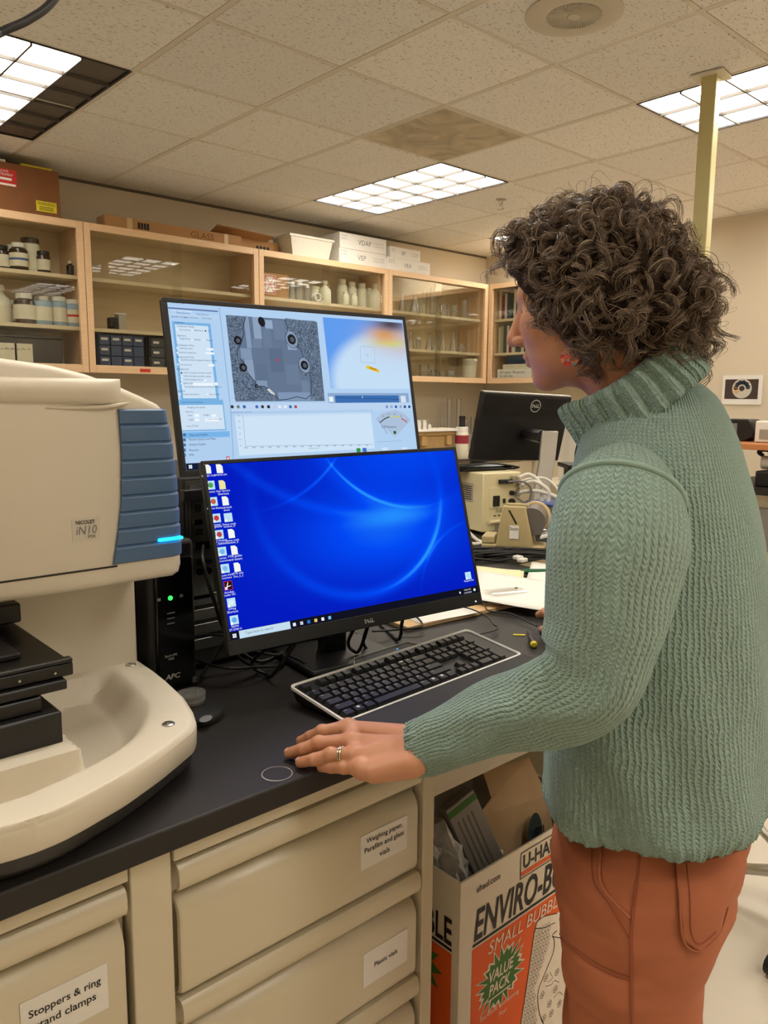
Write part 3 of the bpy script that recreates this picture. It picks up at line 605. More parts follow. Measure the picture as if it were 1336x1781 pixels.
# ================================================================ infrared microscope (left)
M_plinth = mat('charcoal_plinth', (44, 42, 40), 0.5, var=0.04); M_bluep = mat('slate_blue_panel', (82, 112, 150), 0.42, var=0.02)
M_stage = mat('black_anodised', (16, 15, 15), 0.38, var=0.1); M_seam = mat('dark_seam', (40, 36, 32), 0.7)
inst = thing('infrared_microscope', 'large cream and slate-blue infrared microscope on the left of the worktop', 'microscope', (.24, 1.1, ZT))
XC = .24
OY = [.806, .8068, .8085, .812, .817, .835, .864, .890, .905, .925, .965, 1.022, 1.10, 1.15, 1.205, 1.52]
OX = [.244, .257, .270, .284, .300, .352, .410, .452, .475, .492, .508, .524, .535, .540, .543, .543]
def xr(y): return interp(y, OY, OX)
ZD = .985
def sstep(a, b, x): t_ = min(1, max(0, (x-a)/(b-a))); return t_*t_*(3-2*t_)
def deck_z(x, y):
    z = ZD
    # scooped dish right of the stage
    edge_r = xr(y)-.050-.022*sstep(1.02, .90, y); bx = sstep(edge_r, edge_r-.05, x); front = interp(x, [.25, .30, .36, .42, .47], [.860, .872, .893, .925, .975]); by = sstep(front-.004, front+.05, y)
    back = interp(x, [.30, .52], [1.165, 1.200]); bk = sstep(back+.002, back-.014, y)
    z -= .038*bx*by*bk
    if y > 1.17: z += .0
    # raised collar around the stage
    col = sstep(.331, .326, x)*sstep(.896, .902, y)*sstep(1.20, 1.19, y)
    z = z*(1-col)+(ZD+.016)*col
    return z
ys = sorted(set([.806+.0012*i**1.6 for i in range(0, 18)]+list(np.linspace(.93, 1.52, 70))+[.895, .899, .903]))
us = np.unique(np.concatenate([np.linspace(-1, 0, 24), np.linspace(0, 1, 90)]))
rows = []
for y in ys:
    hw = xr(y)-XC
    if hw < .004: hw = .004
    xs = XC+us*hw; r_ = []
    for u_, x in zip(us, xs):
        d = min(1, (1-abs(u_))*hw/.012); e = (1-d)**2*.008; r_.append((x, y, deck_z(x, y)-e))
    rows.append(r_)
mb = MB(); mb.grid(rows)
lip = [(XC+ (xr(y)-XC), y) for y in ys]; loopR = [rows[i][-1] for i in range(len(ys))]; loopL = [rows[i][0] for i in range(len(ys))]
outline = loopL[::-1]+rows[0][1:-1]+loopR
side = [[p for p in outline], [(XC+(p[0]-XC)*1.004, p[1]-.002*max(0, 1-(p[1]-.8)/.1), .972) for p in outline], [(p[0], p[1], .948) for p in outline], [(XC+(p[0]-XC)*.985, p[1]+.004, .944) for p in outline]]
mb.grid(side[::-1])
base_o = mb.build('base_shell', M_creamshell, inst, smooth=R(55), world=True, fix=True)
pl = [(XC+(p[0]-XC)*.985, p[1]+.006) for p in outline]; pl2 = [(XC+(p[0]-XC)*.955, p[1]+.022) for p in outline]
MB().grid([[(x, y, .944) for x, y in pl], [(x, y, .930) for x, y in pl], [(x, y, ZT+.001) for x, y in pl2]]).add([(x, y, ZT+.001) for x, y in pl2], [tuple(range(len(pl2)))]).build('plinth', M_plinth, inst, smooth=R(50), world=True, fix=True)
for q in [(210, 1146), (293, 1260)]:
    c = onz(q, ZD); c[1] = min(c[1], 1.190); MB().lathe([(.0085, 0), (.0085, .0015), (.007, .0025), (.0035, .0025), (.0032, .0008), (0, .0008)], (c[0], c[1], deck_z(c[0], c[1])-.0002), 18).build('screw', M_steel, inst, smooth=SM, world=True)
# column behind the stage
MB().box(-.06, .537, 1.205, 1.50, ZD-.01, 1.20).build('column', M_creamshell, inst, bevel=.004, world=True)
# head
YH = 1.06
top = [(.29-XC+XC, 1.468), (.37, 1.459), (.416, 1.449), (.455, 1.436), (.496, 1.419), (.520, 1.408), (.529, 1.399)]
right = [(.529, 1.399), (.538, 1.361), (.545, 1.285), (.549, 1.200), (.5495, 1.170), (.546, 1.158), (.536, 1.153)]
half = top[:-1]+right
full = [(2*XC-x, z) for x, z in half[::-1] if x > XC]+[(XC, 1.470)]+half; full = full
def ins(d):                                             # outline shrunk towards its middle
    return [(XC+(x-XC)*(1-d/.31), 1.31+(z-1.31)*(1-d/.155)) for x, z in full]
yy = [(YH+.0, .010), (YH+.003, .004), (YH+.010, 0), (YH+.30, 0), (YH+.40, .01), (YH+.44, .04)]
MB().grid([[(x, y, z) for x, z in ins(d)] for y, d in yy], closed=True, capa=True, capb=True).build('head_shell', M_creamshell, inst, smooth=R(45), world=True, fix=True)
# lower skirt seam line
mb = MB(); z0 = 1.1815
mb.box(2*XC-.536, .447, YH-.0012, YH+.0015, z0-.0012, z0+.0012); mb.build('seam', M_seam, inst, world=True)
# hood ridge over the front
rows = []
for x, s_ in [(.14, 1), (.30, 1), (.40, .97), (.425, .95), (.437, .88), (.446, .76), (.453, .6), (.458, .4), (.462, .18), (.464, .02)]:
    r_ = []
    for k in range(13):
        a = math.pi*k/12; zz = 1.4265+.0165*math.cos(a); r_.append((x, YH+.004-.016*s_*math.sin(a)**.8, zz+(0 if k < 7 else -.004*sstep(.3, .46, x)*(k-6)/6)))
    rows.append(r_)
mb = MB(); mb.grid(rows); mb.build('hood', M_creamshell, inst, smooth=True, world=True, fix=True)
MB().tube(spline([(.36, YH-.0005, 1.4035), (.42, YH-.003, 1.404), (.455, YH-.004, 1.407), (.475, YH-.001, 1.411)], 14), [.0006, .001, .0015, .002, .0025, .003, .003, .003, .003, .003, .0025, .002, .001, .0005], 6).build('hood_lip', M_creamshell, inst, smooth=True, world=True)
# blue ribbed side panel
zt = 1.402; zb = 1.183; nb = 8; rows = []
bands = [zt-(zt-zb)*q for q in (0, .105, .22, .335, .445, .56, .665, .775, .885, 1.0)]
for b_ in range(9):
    a0, a1 = bands[b_], bands[b_+1]
    for t_, off in ((0, -.0035), (.10, -.0062), (.5, -.0056), (.86, -.0045), (.94, -.0018)):
        z = a0+(a1-a0)*t_; xl_ = interp(z, [1.183, 1.22, 1.27, 1.34, 1.402], [.4405, .4475, .4555, .459, .457]); xr_ = interp(z, [1.170, 1.285, 1.361, 1.402], [.5505, .5465, .5395, .5305])
        r_ = [(xl_, YH+.004, z)]
        for u_ in (0, .02, .5, .85, .93, .97, 1.0):
            x = xl_+(xr_-xl_)*u_; dy = off+ (0 if u_ < .85 else .010*((u_-.85)/.15)**2); r_.append((x, YH+dy, z))
        r_.append((xr_+.001, YH+.03, z)); r_.append((xr_+.001, YH+.12, z)); rows.append(r_)
mb = MB(); mb.grid(rows); bp_ = mb.build('blue_panel', M_bluep, inst, smooth=R(30), world=True, fix=True)
M_led = emis('cyan_status_light', (.02, .55, 1.0), 2.4)
a, b = ony((272, 940), YH), ony((314, 932), YH)
MB().box(a[0], b[0]+.001, YH-.0085, YH+.004, a[2]-.0015, b[2]+.001).build('status_light', M_led, inst, bevel=.002, world=True)
MB().box(.3865, .4245, YH-.001, YH+.001, 1.2235, 1.2555).build('name_plate', mat('silver_name_plate', (214, 206, 190), 0.4), inst, world=True)
fn = lambda u, v: (u, YH-.0016, v)
text(MB(), 'NICOLET', fn, w=.026, h=.0052, x=.3915, y=1.2462, bold=.02).build('lettering', M_ink, inst, world=True)
text(MB(), 'iN10', fn, w=.028, h=.0115, x=.3910, y=1.2322, shear=.15).build('lettering', M_greyink, inst, world=True)
text(MB(), 'MX', fn, w=.0105, h=.0048, x=.4075, y=1.2258).build('lettering', M_ink, inst, world=True)
MB().box(.288, .2935, YH-.004, YH+.001, 1.28, 1.345).build('front_latch', M_creamshell, inst, bevel=.001, world=True)
# black stage
def pt(q, z): return onz(q, z)
mb = MB(); c1 = (.318, .940)
mb.box(.02, .318, .935, 1.19, ZD+.012, 1.040); mb.build('stage_block', M_stage, inst, bevel=.003, world=True)
mb = MB().box(.03, .300, .95, 1.20, 1.040, 1.058); mb.build('stage_slide', M_stage, inst, bevel=.002, world=True)
s0 = onz((112, 1160), 1.075)
mb = MB().box(.03, .333, .955, 1.215, 1.0585, 1.071); mb.build('stage_plate', M_stage, inst, bevel=.002, world=True)
mb = MB().box(.03, .345, .965, 1.225, 1.0715, 1.088).box(.03, .345, .965, .978, 1.088, 1.094); mb.build('stage_top', M_stage, inst, bevel=.002, world=True)
mb = MB().box(.03, .30, 1.02, 1.20, 1.0885, 1.096); mb.build('specimen_holder', M_blackmatte, inst, bevel=.002, world=True)
mb = MB().box(.1, .345, 1.16, 1.225, 1.0965, 1.125); mb.build('rear_rail', M_stage, inst, bevel=.003, world=True)
for x in (.28, .322): MB().cyl((x, .9655, 1.079), (x, .963, 1.079), .0016, n=10).build('stage_screw', M_steel, inst, world=True)
# ================================================================ monitors
def rect_faces(mb, x0, x1, z0, z1, y, mi=0): return mb.add([(x0, y, z0), (x1, y, z0), (x1, y, z1), (x0, y, z1)], [(0, 1, 2, 3)], mi)
def monitor_frame(c, yaw, tilt, roll):
    ex = np.array([math.cos(yaw), math.sin(yaw), 0]); n = np.array([math.sin(yaw), -math.cos(yaw), 0]); ez = np.array([0, 0, 1.0])
    up = ez*math.cos(tilt)-n*math.sin(tilt); ex2 = ex*math.cos(roll)+up*math.sin(roll); up2 = up*math.cos(roll)-ex*math.sin(roll)
    back = np.cross(up2, ex2)*-1; back = np.cross(ex2, up2)*-1
    return np.array(c), ex2, back, up2
class Panel:
    """a tilted monitor panel; local (u right, v up, w behind) in metres from the panel centre"""
    def __init__(s, c, yaw, tilt, roll): s.c, s.ex, s.bk, s.up = monitor_frame(c, yaw, tilt, roll)
    def P(s, u, v, w=0.0): return tuple(s.c+s.ex*u+s.up*v+s.bk*w)
    def uv(s, px): d = ray(px); nn = s.bk; t_ = ((s.c-EYE)@nn)/(d@nn); q = EYE+d*t_-s.c; return float(q@s.ex), float(q@s.up)
    def box(s, mb, u0, u1, v0, v1, w0, w1, mi=0):
        vs = [s.P(u, v, w) for w in (w0, w1) for (u, v) in ((u0, v0), (u1, v0), (u1, v1), (u0, v1))]
        return mb.add(vs, [(0, 1, 2, 3), (7, 6, 5, 4), (4, 5, 1, 0), (5, 6, 2, 1), (6, 7, 3, 2), (7, 4, 0, 3)], mi)
    def quad(s, mb, u0, u1, v0, v1, w, mi=0): return mb.add([s.P(u0, v0, w), s.P(u1, v0, w), s.P(u1, v1, w), s.P(u0, v1, w)], [(0, 1, 2, 3)], mi)
    def poly(s, mb, pts, w, mi=0): return mb.add([s.P(u, v, w) for u, v in pts], [tuple(range(len(pts)))], mi)
def ecol(rgb, k=1.0): return emis('screen_%d_%d_%d' % rgb, lin(rgb), SCR*k)
SCR = 1.0
def monitor(t, pan, w, h, bz, chin, depth=.035):
    hw, hh = w/2, h/2
    mb = MB(); pan.box(mb, -hw, hw, -hh, hh, .004, depth*.5); mb.build('case', M_black, t, bevel=.003, world=True, fix=True)
    mb = MB(); rows = [[pan.P(u*hw*.99, v*hh*.99, depth*.5) for u, v in ((-1, -1), (1, -1), (1, 1), (-1, 1))], [pan.P(u*hw*.75, v*hh*.72-.01, depth) for u, v in ((-1, -1), (1, -1), (1, 1), (-1, 1))]]
    mb.grid(rows, closed=True, capb=True); mb.build('back_cover', M_black, t, world=True, fix=True)
    mb = MB(); pan.box(mb, -hw, hw, hh-bz, hh, -.001, .004); pan.box(mb, -hw, hw, -hh, -hh+chin, -.001, .004); pan.box(mb, -hw, -hw+bz, -hh+chin, hh-bz, -.001, .004); pan.box(mb, hw-bz, hw, -hh+chin, hh-bz, -.001, .004)
    mb.build('bezel', M_blackmatte, t, bevel=.001, world=True, fix=True)
    return (-hw+bz, hw-bz, -hh+chin, hh-bz)
# ---- front monitor with the blue desktop
FM = Panel((.893, 1.067, 1.167), R(-7.37), R(15.91), R(.84))
t = thing('computer_monitor', 'black computer monitor showing a blue desktop with icons, nearest on the worktop', 'monitor', (.90, 1.20, ZT))
u0, u1, v0, v1 = monitor(t, FM, .538, .318, .0065, .024)
def nodes_blue():
    m = bpy.data.materials.new('blue_wallpaper'); m.use_nodes = True; nt = m.node_tree; N = nt.nodes; L = nt.links; N.remove(N['Principled BSDF'])
    tc = N.new('ShaderNodeTexCoord'); sp = N.new('ShaderNodeSeparateXYZ'); L.new(tc.outputs['UV'], sp.inputs[0])
    def M(op, a, b=None, c=None):
        n = N.new('ShaderNodeMath'); n.operation = op
        for k, x in enumerate((a, b, c)):
            if x is None: continue
            if isinstance(x, (int, float)): n.inputs[k].default_value = x
            else: L.new(x, n.inputs[k])
        return n.outputs[0]
    U, V = sp.outputs[0], sp.outputs[1]
    def gauss(cx_, cy_, sx, sy, p=1):
        a = M('DIVIDE', M('SUBTRACT', U, cx_), sx); b = M('DIVIDE', M('SUBTRACT', V, cy_), sy); return M('POWER', 2.718, M('MULTIPLY', M('ADD', M('MULTIPLY', a, a), M('MULTIPLY', b, b)), -1.0))
    def arc(cx_, cy_, r, wd, gx, gy, gs):                # soft curved streak: ring times a bright spot along it
        dx = M('MULTIPLY', M('SUBTRACT', U, cx_), 1.72); dy = M('SUBTRACT', V, cy_); d = M('SUBTRACT', M('SQRT', M('ADD', M('MULTIPLY', dx, dx), M('MULTIPLY', dy, dy))), r)
        q = M('DIVIDE', d, wd); ring = M('POWER', 2.718, M('MULTIPLY', M('MULTIPLY', q, q), -1.0)); return M('MULTIPLY', ring, gauss(gx, gy, gs, gs*1.4))
    glow = M('ADD', M('MULTIPLY', gauss(.62, .50, .34, .26), .55), M('MULTIPLY', gauss(.66, .58, .16, .05), .35))
    glow = M('ADD', glow, M('MULTIPLY', gauss(.75, 1.0, .35, .22), .38))
    glow = M('ADD', glow, M('MULTIPLY', arc(.52, .78, .66, .012, .82, .30, .22), .55)); glow = M('ADD', glow, M('MULTIPLY', arc(.52, .78, .66, .035, .6, .12, .5), .30))
    glow = M('ADD', glow, M('MULTIPLY', arc(.80, 1.35, .72, .010, .55, .72, .22), .60)); glow = M('ADD', glow, M('MULTIPLY', arc(.80, 1.35, .74, .05, .6, .7, .4), .18))
    glow = M('ADD', glow, M('MULTIPLY', arc(.10, 1.55, .85, .009, .40, .86, .16), .40)); glow = M('ADD', glow, M('MULTIPLY', arc(.62, 1.9, 1.28, .03, .3, .7, .4), .20))
    glow = M('ADD', glow, M('MULTIPLY', arc(1.05, -.05, .55, .010, .86, .35, .15), .25))
    cr = N.new('ShaderNodeValToRGB'); e = cr.color_ramp.elements; e[0].position = 0; e[0].color = (*lin(4, 26, 190), 1); e[1].position = 1; e[1].color = (*lin(40, 150, 255), 1)
    x = e.new(.45); x.color = (*lin(2, 72, 244), 1); L.new(glow, cr.inputs[0])
    em = N.new('ShaderNodeEmission'); L.new(cr.outputs[0], em.inputs[0]); em.inputs[1].default_value = SCR; L.new(em.outputs[0], N['Material Output'].inputs[0]); return m
mb = MB(); FM.quad(mb, u0, u1, v0, v1, .0005); o = mb.build('screen', nodes_blue(), t, world=True)
uvl = o.data.uv_layers.new(name='UVMap'); 
for li, c_ in zip(range(4), ((0, 0), (1, 0), (1, 1), (0, 1))): uvl.data[li].uv = c_
# desktop furniture, located on the glass
G = MB(); gm = []
def col_i(rgb, k=1.0):
    m_ = ecol(rgb, k)
    if m_ not in gm: gm.append(m_)
    return gm.index(m_)
def zf(u, v): return FM.uv((330+u/2.569, 770+v/2.569))
W2 = -.0003
FM.quad(G, u0, u1, v0, v0+.0135, 0.0, col_i((16, 18, 34)))
FM.quad(G, u0+.0155, u0+.108, v0+.0005, v0+.013, W2, col_i((196, 222, 240)))
text(G, 'Type here to search', lambda a, b: FM.P(a, b, W2*2), w=.05, x=u0+.026, y=v0+.0042, mi=col_i((110, 120, 130)))
for k in range(2):
    for q in range(2): FM.quad(G, u0+.004+.0034*k, u0+.007+.0034*k, v0+.0035+.0034*q, v0+.0065+.0034*q, W2, col_i((235, 240, 250)))
for k, rgb in enumerate([(230, 235, 245), (200, 205, 215), (40, 120, 215), (230, 200, 110), (235, 240, 245), (120, 190, 235)]): FM.quad(G, u0+.113+.0138*k, u0+.1185+.0138*k, v0+.0035, v0+.009, W2, col_i(rgb))
text(G, '10:06 AM', lambda a, b: FM.P(a, b, W2), w=.017, x=u1-.034, y=v0+.0075, mi=col_i((225, 228, 235))); text(G, '12/16/2024', lambda a, b: FM.P(a, b, W2), w=.019, x=u1-.035, y=v0+.002, mi=col_i((225, 228, 235)))
FM.quad(G, u1-.0105, u1-.0055, v0+.004, v0+.0088, W2, col_i((235, 238, 245))); FM.quad(G, u1-.047, u1-.0435, v0+.004, v0+.0078, W2, col_i((225, 228, 235)))
icons = [((80, 118), (240, 120, 60), 'OMNIC Picta'), ((133, 116), (240, 244, 248), 'Amanda pix'), ((93, 190), (80, 160, 90), 'OMNIC'), ((145, 188), (236, 226, 160), 'User Spectra\nShortcut'), ((105, 263), (196, 96, 70), 'Macros Basic'), ((159, 260), (240, 236, 190), 'outreach\ndemo'),
         ((119, 337), (200, 60, 60), 'OMNIC\nSpecta'), ((172, 334), (190, 218, 245), 'Demo crash\nwindow_fr'), ((132, 410), (190, 60, 70), 'TQ Analyst\nEZ Edition'), ((186, 406), (226, 236, 248), 'Demo crash\nwindow_fr'), ((145, 486), (120, 180, 235), 'OMNIC\nDocument'), ((199, 480), (240, 240, 235), 'FTIR guides\nand tutors'),
         ((158, 562), (130, 186, 235), 'Nicolet iN10\nDocument'), ((212, 556), (240, 244, 250), 'ATR only\nDoc_5_2'), ((172, 638), (40, 16, 18), 'Acrobat\nReader DC'), ((186, 714), (220, 236, 245), 'DXtag\nShortcut'), ((199, 792), (96, 176, 230), 'Epson\nET-3760 U'), ((1244, 594), (170, 220, 250), 'Recycle Bin')]
for (q, rgb, nm) in icons:
    a, b = zf(*q); s_ = .0072; page = rgb[0] > 225
    if rgb[0] == 40: FM.quad(G, a-s_, a+s_, b-s_, b+s_, W2, col_i((220, 40, 50))); s_ = .0064
    if not page and rgb[0] != 40: FM.quad(G, a-s_, a+s_, b-s_, b+s_, W2, col_i((190, 226, 240)))
    if page: FM.poly(G, [(a-.0055, b-.0075), (a+.0055, b-.0075), (a+.0055, b+.004), (a+.002, b+.0075), (a-.0055, b+.0075)], W2, col_i((244, 246, 240) if rgb[0] != 236 else rgb))
    else: FM.poly(G, [(a+.0046*math.cos(x), b+.0046*math.sin(x)) for x in np.linspace(0, 6.28, 9)[:-1]] if rgb[0] != 40 else [(a-s_, b-s_), (a+s_, b-s_), (a+s_, b+s_), (a-s_, b+s_)], W2*2, col_i(rgb))
    if rgb[0] == 40: FM.poly(G, [(a-.0042, b-.004), (a-.002, b-.003), (a+.0005, b+.005), (a-.0008, b+.0052)], W2*3, col_i((245, 245, 245))); FM.poly(G, [(a-.0035, b-.003), (a+.0045, b-.0012), (a+.0042, b-.0002), (a-.003, b-.0015)], W2*3, col_i((245, 245, 245)))
    if not page: FM.quad(G, a-s_, a-s_+.0042, b-s_, b-s_+.0042, W2*3, col_i((240, 245, 250)))
    ln = nm.split('\n')
    for k, x in enumerate(ln): text(G, x, lambda p_, r_: FM.P(p_, r_, W2), w=min(.024, .0021*len(x)+.002), x=a, y=b-.0125-.0042*k, align='CENTER', mi=col_i((235, 240, 250)))
G.build('screen_graphics', gm, t, world=True)
def dell(pan, t, u, v, w_, h_, W, m, ring=False):
    mb = MB(); text(mb, 'D', lambda a, b: pan.P(a, b, W), w=w_*.22, h=h_, x=u, y=v, bold=.03); text(mb, 'LL', lambda a, b: pan.P(a, b, W), w=w_*.40, h=h_, x=u+w_*.60, y=v, bold=.03, spacing=.9)
    text(mb, 'E', lambda a, b: pan.P(u+w_*.42+(a*.80-b*.62)*1.0, v+h_*.42+(a*.62+b*.80)*1.0, W), w=w_*.19, h=h_*.86, x=-w_*.10, y=-h_*.42, bold=.03)
    return mb.build('lettering', m, t, world=True)
dell(FM, t, -.009, -.318/2+.008, .0195, .0075, -.0014, M_whiteink)
a, b = FM.uv((822, 1052)); mb = MB(); FM.box(mb, .2505, .2535, -.153, -.150, -.0015, -.0009); mb.build('power_light', emis('white_power_light', (.9, .95, 1), 1.2), t, world=True)
# stand
sb = np.array([.925, 1.165]); mb = MB(); pan = FM
mb.tube([FM.P(.0, -.02, .03), FM.P(0, -.02, .05), (sb[0], sb[1], 1.13)], .022, 10); mb.build('stand_head', M_black, t, world=True)
MB().obox((sb[0], sb[1]+.012, ZT+.125), (.05, .035, .25), R(-7)).build('stand_column', M_black, t, bevel=.006, world=True)
MB().obox((sb[0]-.002, sb[1]-.0, ZT+.0075), (.20, .17, .013), R(-7)).build('stand_base', M_black, t, bevel=.006, world=True)
# ---- rear monitor with the microscope software
RM = Panel((.957, 1.300, 1.434), R(-3.8), R(10.7), R(.5))
t = thing('computer_monitor', 'black computer monitor showing pale blue microscope software, raised behind the front one', 'monitor', (.957, 1.40, 1.276))
u0, u1, v0, v1 = monitor(t, RM, .570, .336, .0085, .021)
mb = MB(); RM.quad(mb, u0, u1, v0, v1, .0005); mb.build('screen', emis('software_window_blue', lin(178, 208, 240), SCR), t, world=True)
def z5(u, v): return RM.uv((270+u/2.843, 500+v/2.843))
G = MB(); gm = []
def rct(q0, q1, rgb, w=-.0002, k=1.0):
    a, b = z5(*q0), z5(*q1); a = (min(max(a[0], u0), u1), min(max(a[1], v0), v1)); b = (min(max(b[0], u0), u1), min(max(b[1], v0), v1)); RM.quad(G, min(a[0], b[0]), max(a[0], b[0]), min(a[1], b[1]), max(a[1], b[1]), w, col_i(rgb, k))
def txt(q, s, w, rgb=(70, 90, 120), h=None, W=-.0006): a = z5(*q); text(G, s, lambda x, y: RM.P(x, y, W), w=w, h=h, x=a[0], y=a[1], mi=col_i(rgb))
def pol(qs, rgb, w=-.0004): 
    p_ = [z5(*q) for q in qs]; RM.poly(G, p_, w, col_i(rgb))
def ell(q, ru, rv, rgb, w=-.0005, rot=0, n=18):
    a = z5(*q); RM.poly(G, [(a[0]+ru*math.cos(x)*math.cos(rot)-rv*math.sin(x)*math.sin(rot), a[1]+ru*math.cos(x)*math.sin(rot)+rv*math.sin(x)*math.cos(rot)) for x in np.linspace(0, 2*math.pi, n+1)[:-1]], w, col_i(rgb))
def line(qs, wd, rgb, w=-.0007):
    P_ = [np.array(z5(*q)) for q in qs]
    for p_, q_ in zip(P_[:-1], P_[1:]):
        d = q_-p_; L_ = np.linalg.norm(d)
        if L_ < 1e-6: continue
        nn = np.array([-d[1], d[0]])/L_*wd/2; RM.poly(G, [tuple(p_-nn), tuple(q_-nn), tuple(q_+nn), tuple(p_+nn)], w, col_i(rgb))
# title and left task pane
rct((60, 55), (1232, 100), (196, 222, 246)); txt((80, 78), 'OMNIC Picta', .024, (60, 80, 110))
rct((62, 97), (310, 122), (96, 120, 168)); txt((80, 117), 'View and Collect', .040, (230, 240, 250))
rct((64, 124), (318, 158), (186, 212, 238)); txt((106, 131), 'Map Spectrum', .026, (40, 80, 170)); txt((205, 138), 'Map Spectrum', .024, (40, 80, 170)); txt((80, 150), 'Specific Groups', .03); txt((145, 152), 'Experiment Setup', .027); txt((230, 156), 'System Status', .02)
rct((82, 168), (316, 556), (120, 178, 226), -.0003); rct((96, 182), (302, 548), (206, 226, 244), -.0004)
txt((96, 176), 'Collection', .018, (30, 60, 130))
for v_, s_ in [(195, 'Collection Mode'), (244, 'Aperture'), (289, 'Collection Time'), (350, 'Background Mode'), (410, 'Background'), (520, 'Spectra')]: txt((108, v_), s_, .0022*len(s_))
for (u_, v_, s_) in [(118, 212, 'Transmittance'), (192, 216, 'Reflection'), (258, 219, 'ATR'), (120, 259, 'Single Point'), (192, 263, 'Imaging'), (252, 266, 'Mapping'), (118, 304, 'Collection time'), (118, 327, 'Spectral resolution'), (128, 364, 'Specify content instead of time if saved'), (122, 385, 'Use time from'), (140, 427, 'Collect background before sample'), (140, 444, 'Collect background after sample'), (140, 461, 'Collect background every'), (140, 480, 'Ignore file'), (146, 497, 'Use background saved in reference location'), (132, 532, 'Transfer absorbance'), (268, 532, 'Save as Mean')]:
    txt((u_, v_), s_, .00175*len(s_)); ell((u_-10, v_-4), .0016, .0016, (236, 244, 250) if (u_, v_) not in ((258, 219), (140, 427)) else (40, 60, 90))
for (a, b) in [((255, 300), (288, 312)), ((248, 320), (292, 332)), ((262, 379), (293, 391)), ((184, 472), (288, 486)), ((292, 470), (310, 484)), ((236, 454), (252, 465))]: rct(a, b, (238, 246, 252), -.0006)
rct((98, 556), (352, 706), (120, 178, 226), -.0003); rct((108, 582), (346, 700), (206, 226, 244), -.0004); txt((130, 573), 'Display Spectrum and Display', .042, (40, 60, 110))
for (u_, v_, s_) in [(160, 600, 'Imaging auto-saved'), (150, 621, 'Aperture'), (160, 637, 'Width'), (240, 637, 'Height'), (165, 660, 'Angle'), (255, 658, 'Capture Defaults'), (155, 690, 'Line of Text')]: txt((u_, v_), s_, .0019*len(s_))
for a, b in [((192, 626), (218, 640)), ((276, 628), (302, 640)), ((196, 648), (218, 662)), ((246, 646), (316, 662))]: rct(a, b, (238, 246, 252), -.0006)
for k, s_ in enumerate(['View and Collect', 'Random Spectra and Maps', 'Analyze Sample', 'Measures', 'Help']):
    v_ = 718+25*k; rct((130, v_), (370+6*k//2, v_+22), (120, 180, 232) if k == 0 else (176, 206, 238), -.0004); txt((168, v_+17), s_, .0023*len(s_), (20, 40, 90)); rct((136, v_+4), (152, v_+18), (70, 110, 150), -.0005)
line([(316, 100), (372, 600), (386, 850)], .0012, (130, 160, 196))
# video image: tissue mosaic
mx_t = bpy.data.materials.new('tissue_mosaic'); mx_t.use_nodes = True; nt = mx_t.node_tree; N = nt.nodes; L = nt.links; N.remove(N['Principled BSDF']); tc = N.new('ShaderNodeTexCoord'); nz = N.new('ShaderNodeTexNoise'); nz.inputs['Scale'].default_value = 160; nz.inputs['Detail'].default_value = 6; nz.inputs['Distortion'].default_value = 2.5; L.new(tc.outputs['Object'], nz.inputs['Vector'])
cr = N.new('ShaderNodeValToRGB'); cr.color_ramp.elements[0].position = .38; cr.color_ramp.elements[1].position = .62; cr.color_ramp.elements[0].color = (*lin(58, 70, 88), 1); cr.color_ramp.elements[1].color = (*lin(122, 140, 164), 1); L.new(nz.outputs['Fac'], cr.inputs[0]); em = N.new('ShaderNodeEmission'); L.new(cr.outputs[0], em.inputs[0]); em.inputs[1].default_value = SCR; L.new(em.outputs[0], N['Material Output'].inputs[0])
rct((348, 136), (838, 562), (100, 118, 144), -.0003)
for (a, b, c_) in [((436, 140), (478, 300), (136, 156, 184)), ((478, 145), (528, 255), (142, 162, 190)), ((540, 160), (582, 205), (150, 170, 198)), ((420, 300), (480, 355), (130, 150, 178)), ((480, 255), (528, 300), (112, 130, 158)), ((440, 355), (494, 460), (138, 158, 186)), ((500, 460), (556, 500), (130, 150, 178)), ((645, 210), (700, 310), (140, 160, 188)), ((606, 518), (770, 560), (128, 150, 180)), ((528, 205), (580, 300), (106, 124, 150)), ((560, 300), (640, 420), (92, 110, 136)), ((640, 380), (720, 480), (106, 124, 150)), ((494, 380), (560, 460), (96, 114, 140)), ((580, 160), (645, 260), (108, 126, 152)), ((720, 460), (764, 520), (112, 130, 156))]: rct(a, b, c_, -.0004)
tb = MB()
for qs in [[(348, 136), (446, 146), (432, 200), (428, 250), (418, 290), (404, 310), (405, 350), (420, 352), (440, 380), (450, 420), (475, 440), (490, 470), (500, 488), (540, 490), (570, 510), (600, 545), (612, 560), (394, 558)],
           [(640, 152), (800, 172), (838, 562), (770, 560), (780, 520), (772, 470), (764, 430), (740, 440), (715, 420), (702, 380), (712, 350), (735, 345), (718, 300), (690, 290), (655, 262), (655, 220), (665, 210)]]: RM.poly(tb, [z5(*q) for q in qs], -.0006, 0)
tb.build('tissue_image', mx_t, t, world=True)
for q, ru, rv in [((525, 170), .0075, .010), ((407, 262), .0085, .0085), ((674, 257), .0095, .0105), ((434, 396), .0085, .0085), ((737, 385), .009, .0095), ((500, 488), .004, .004)]:
    if q[0] in (674, 737): ell(q, ru*1.45, rv*1.75, (34, 40, 48), -.0007, .3); ell(q, ru*1.36, rv*1.66, (136, 154, 180), -.0008, .3)
    ell(q, ru, rv, (34, 34, 38), -.0009, .3)
    if q[0] != 525: ell((q[0]+2, q[1]+1), ru*.5, rv*.5, (84, 92, 102), -.0010, .3)
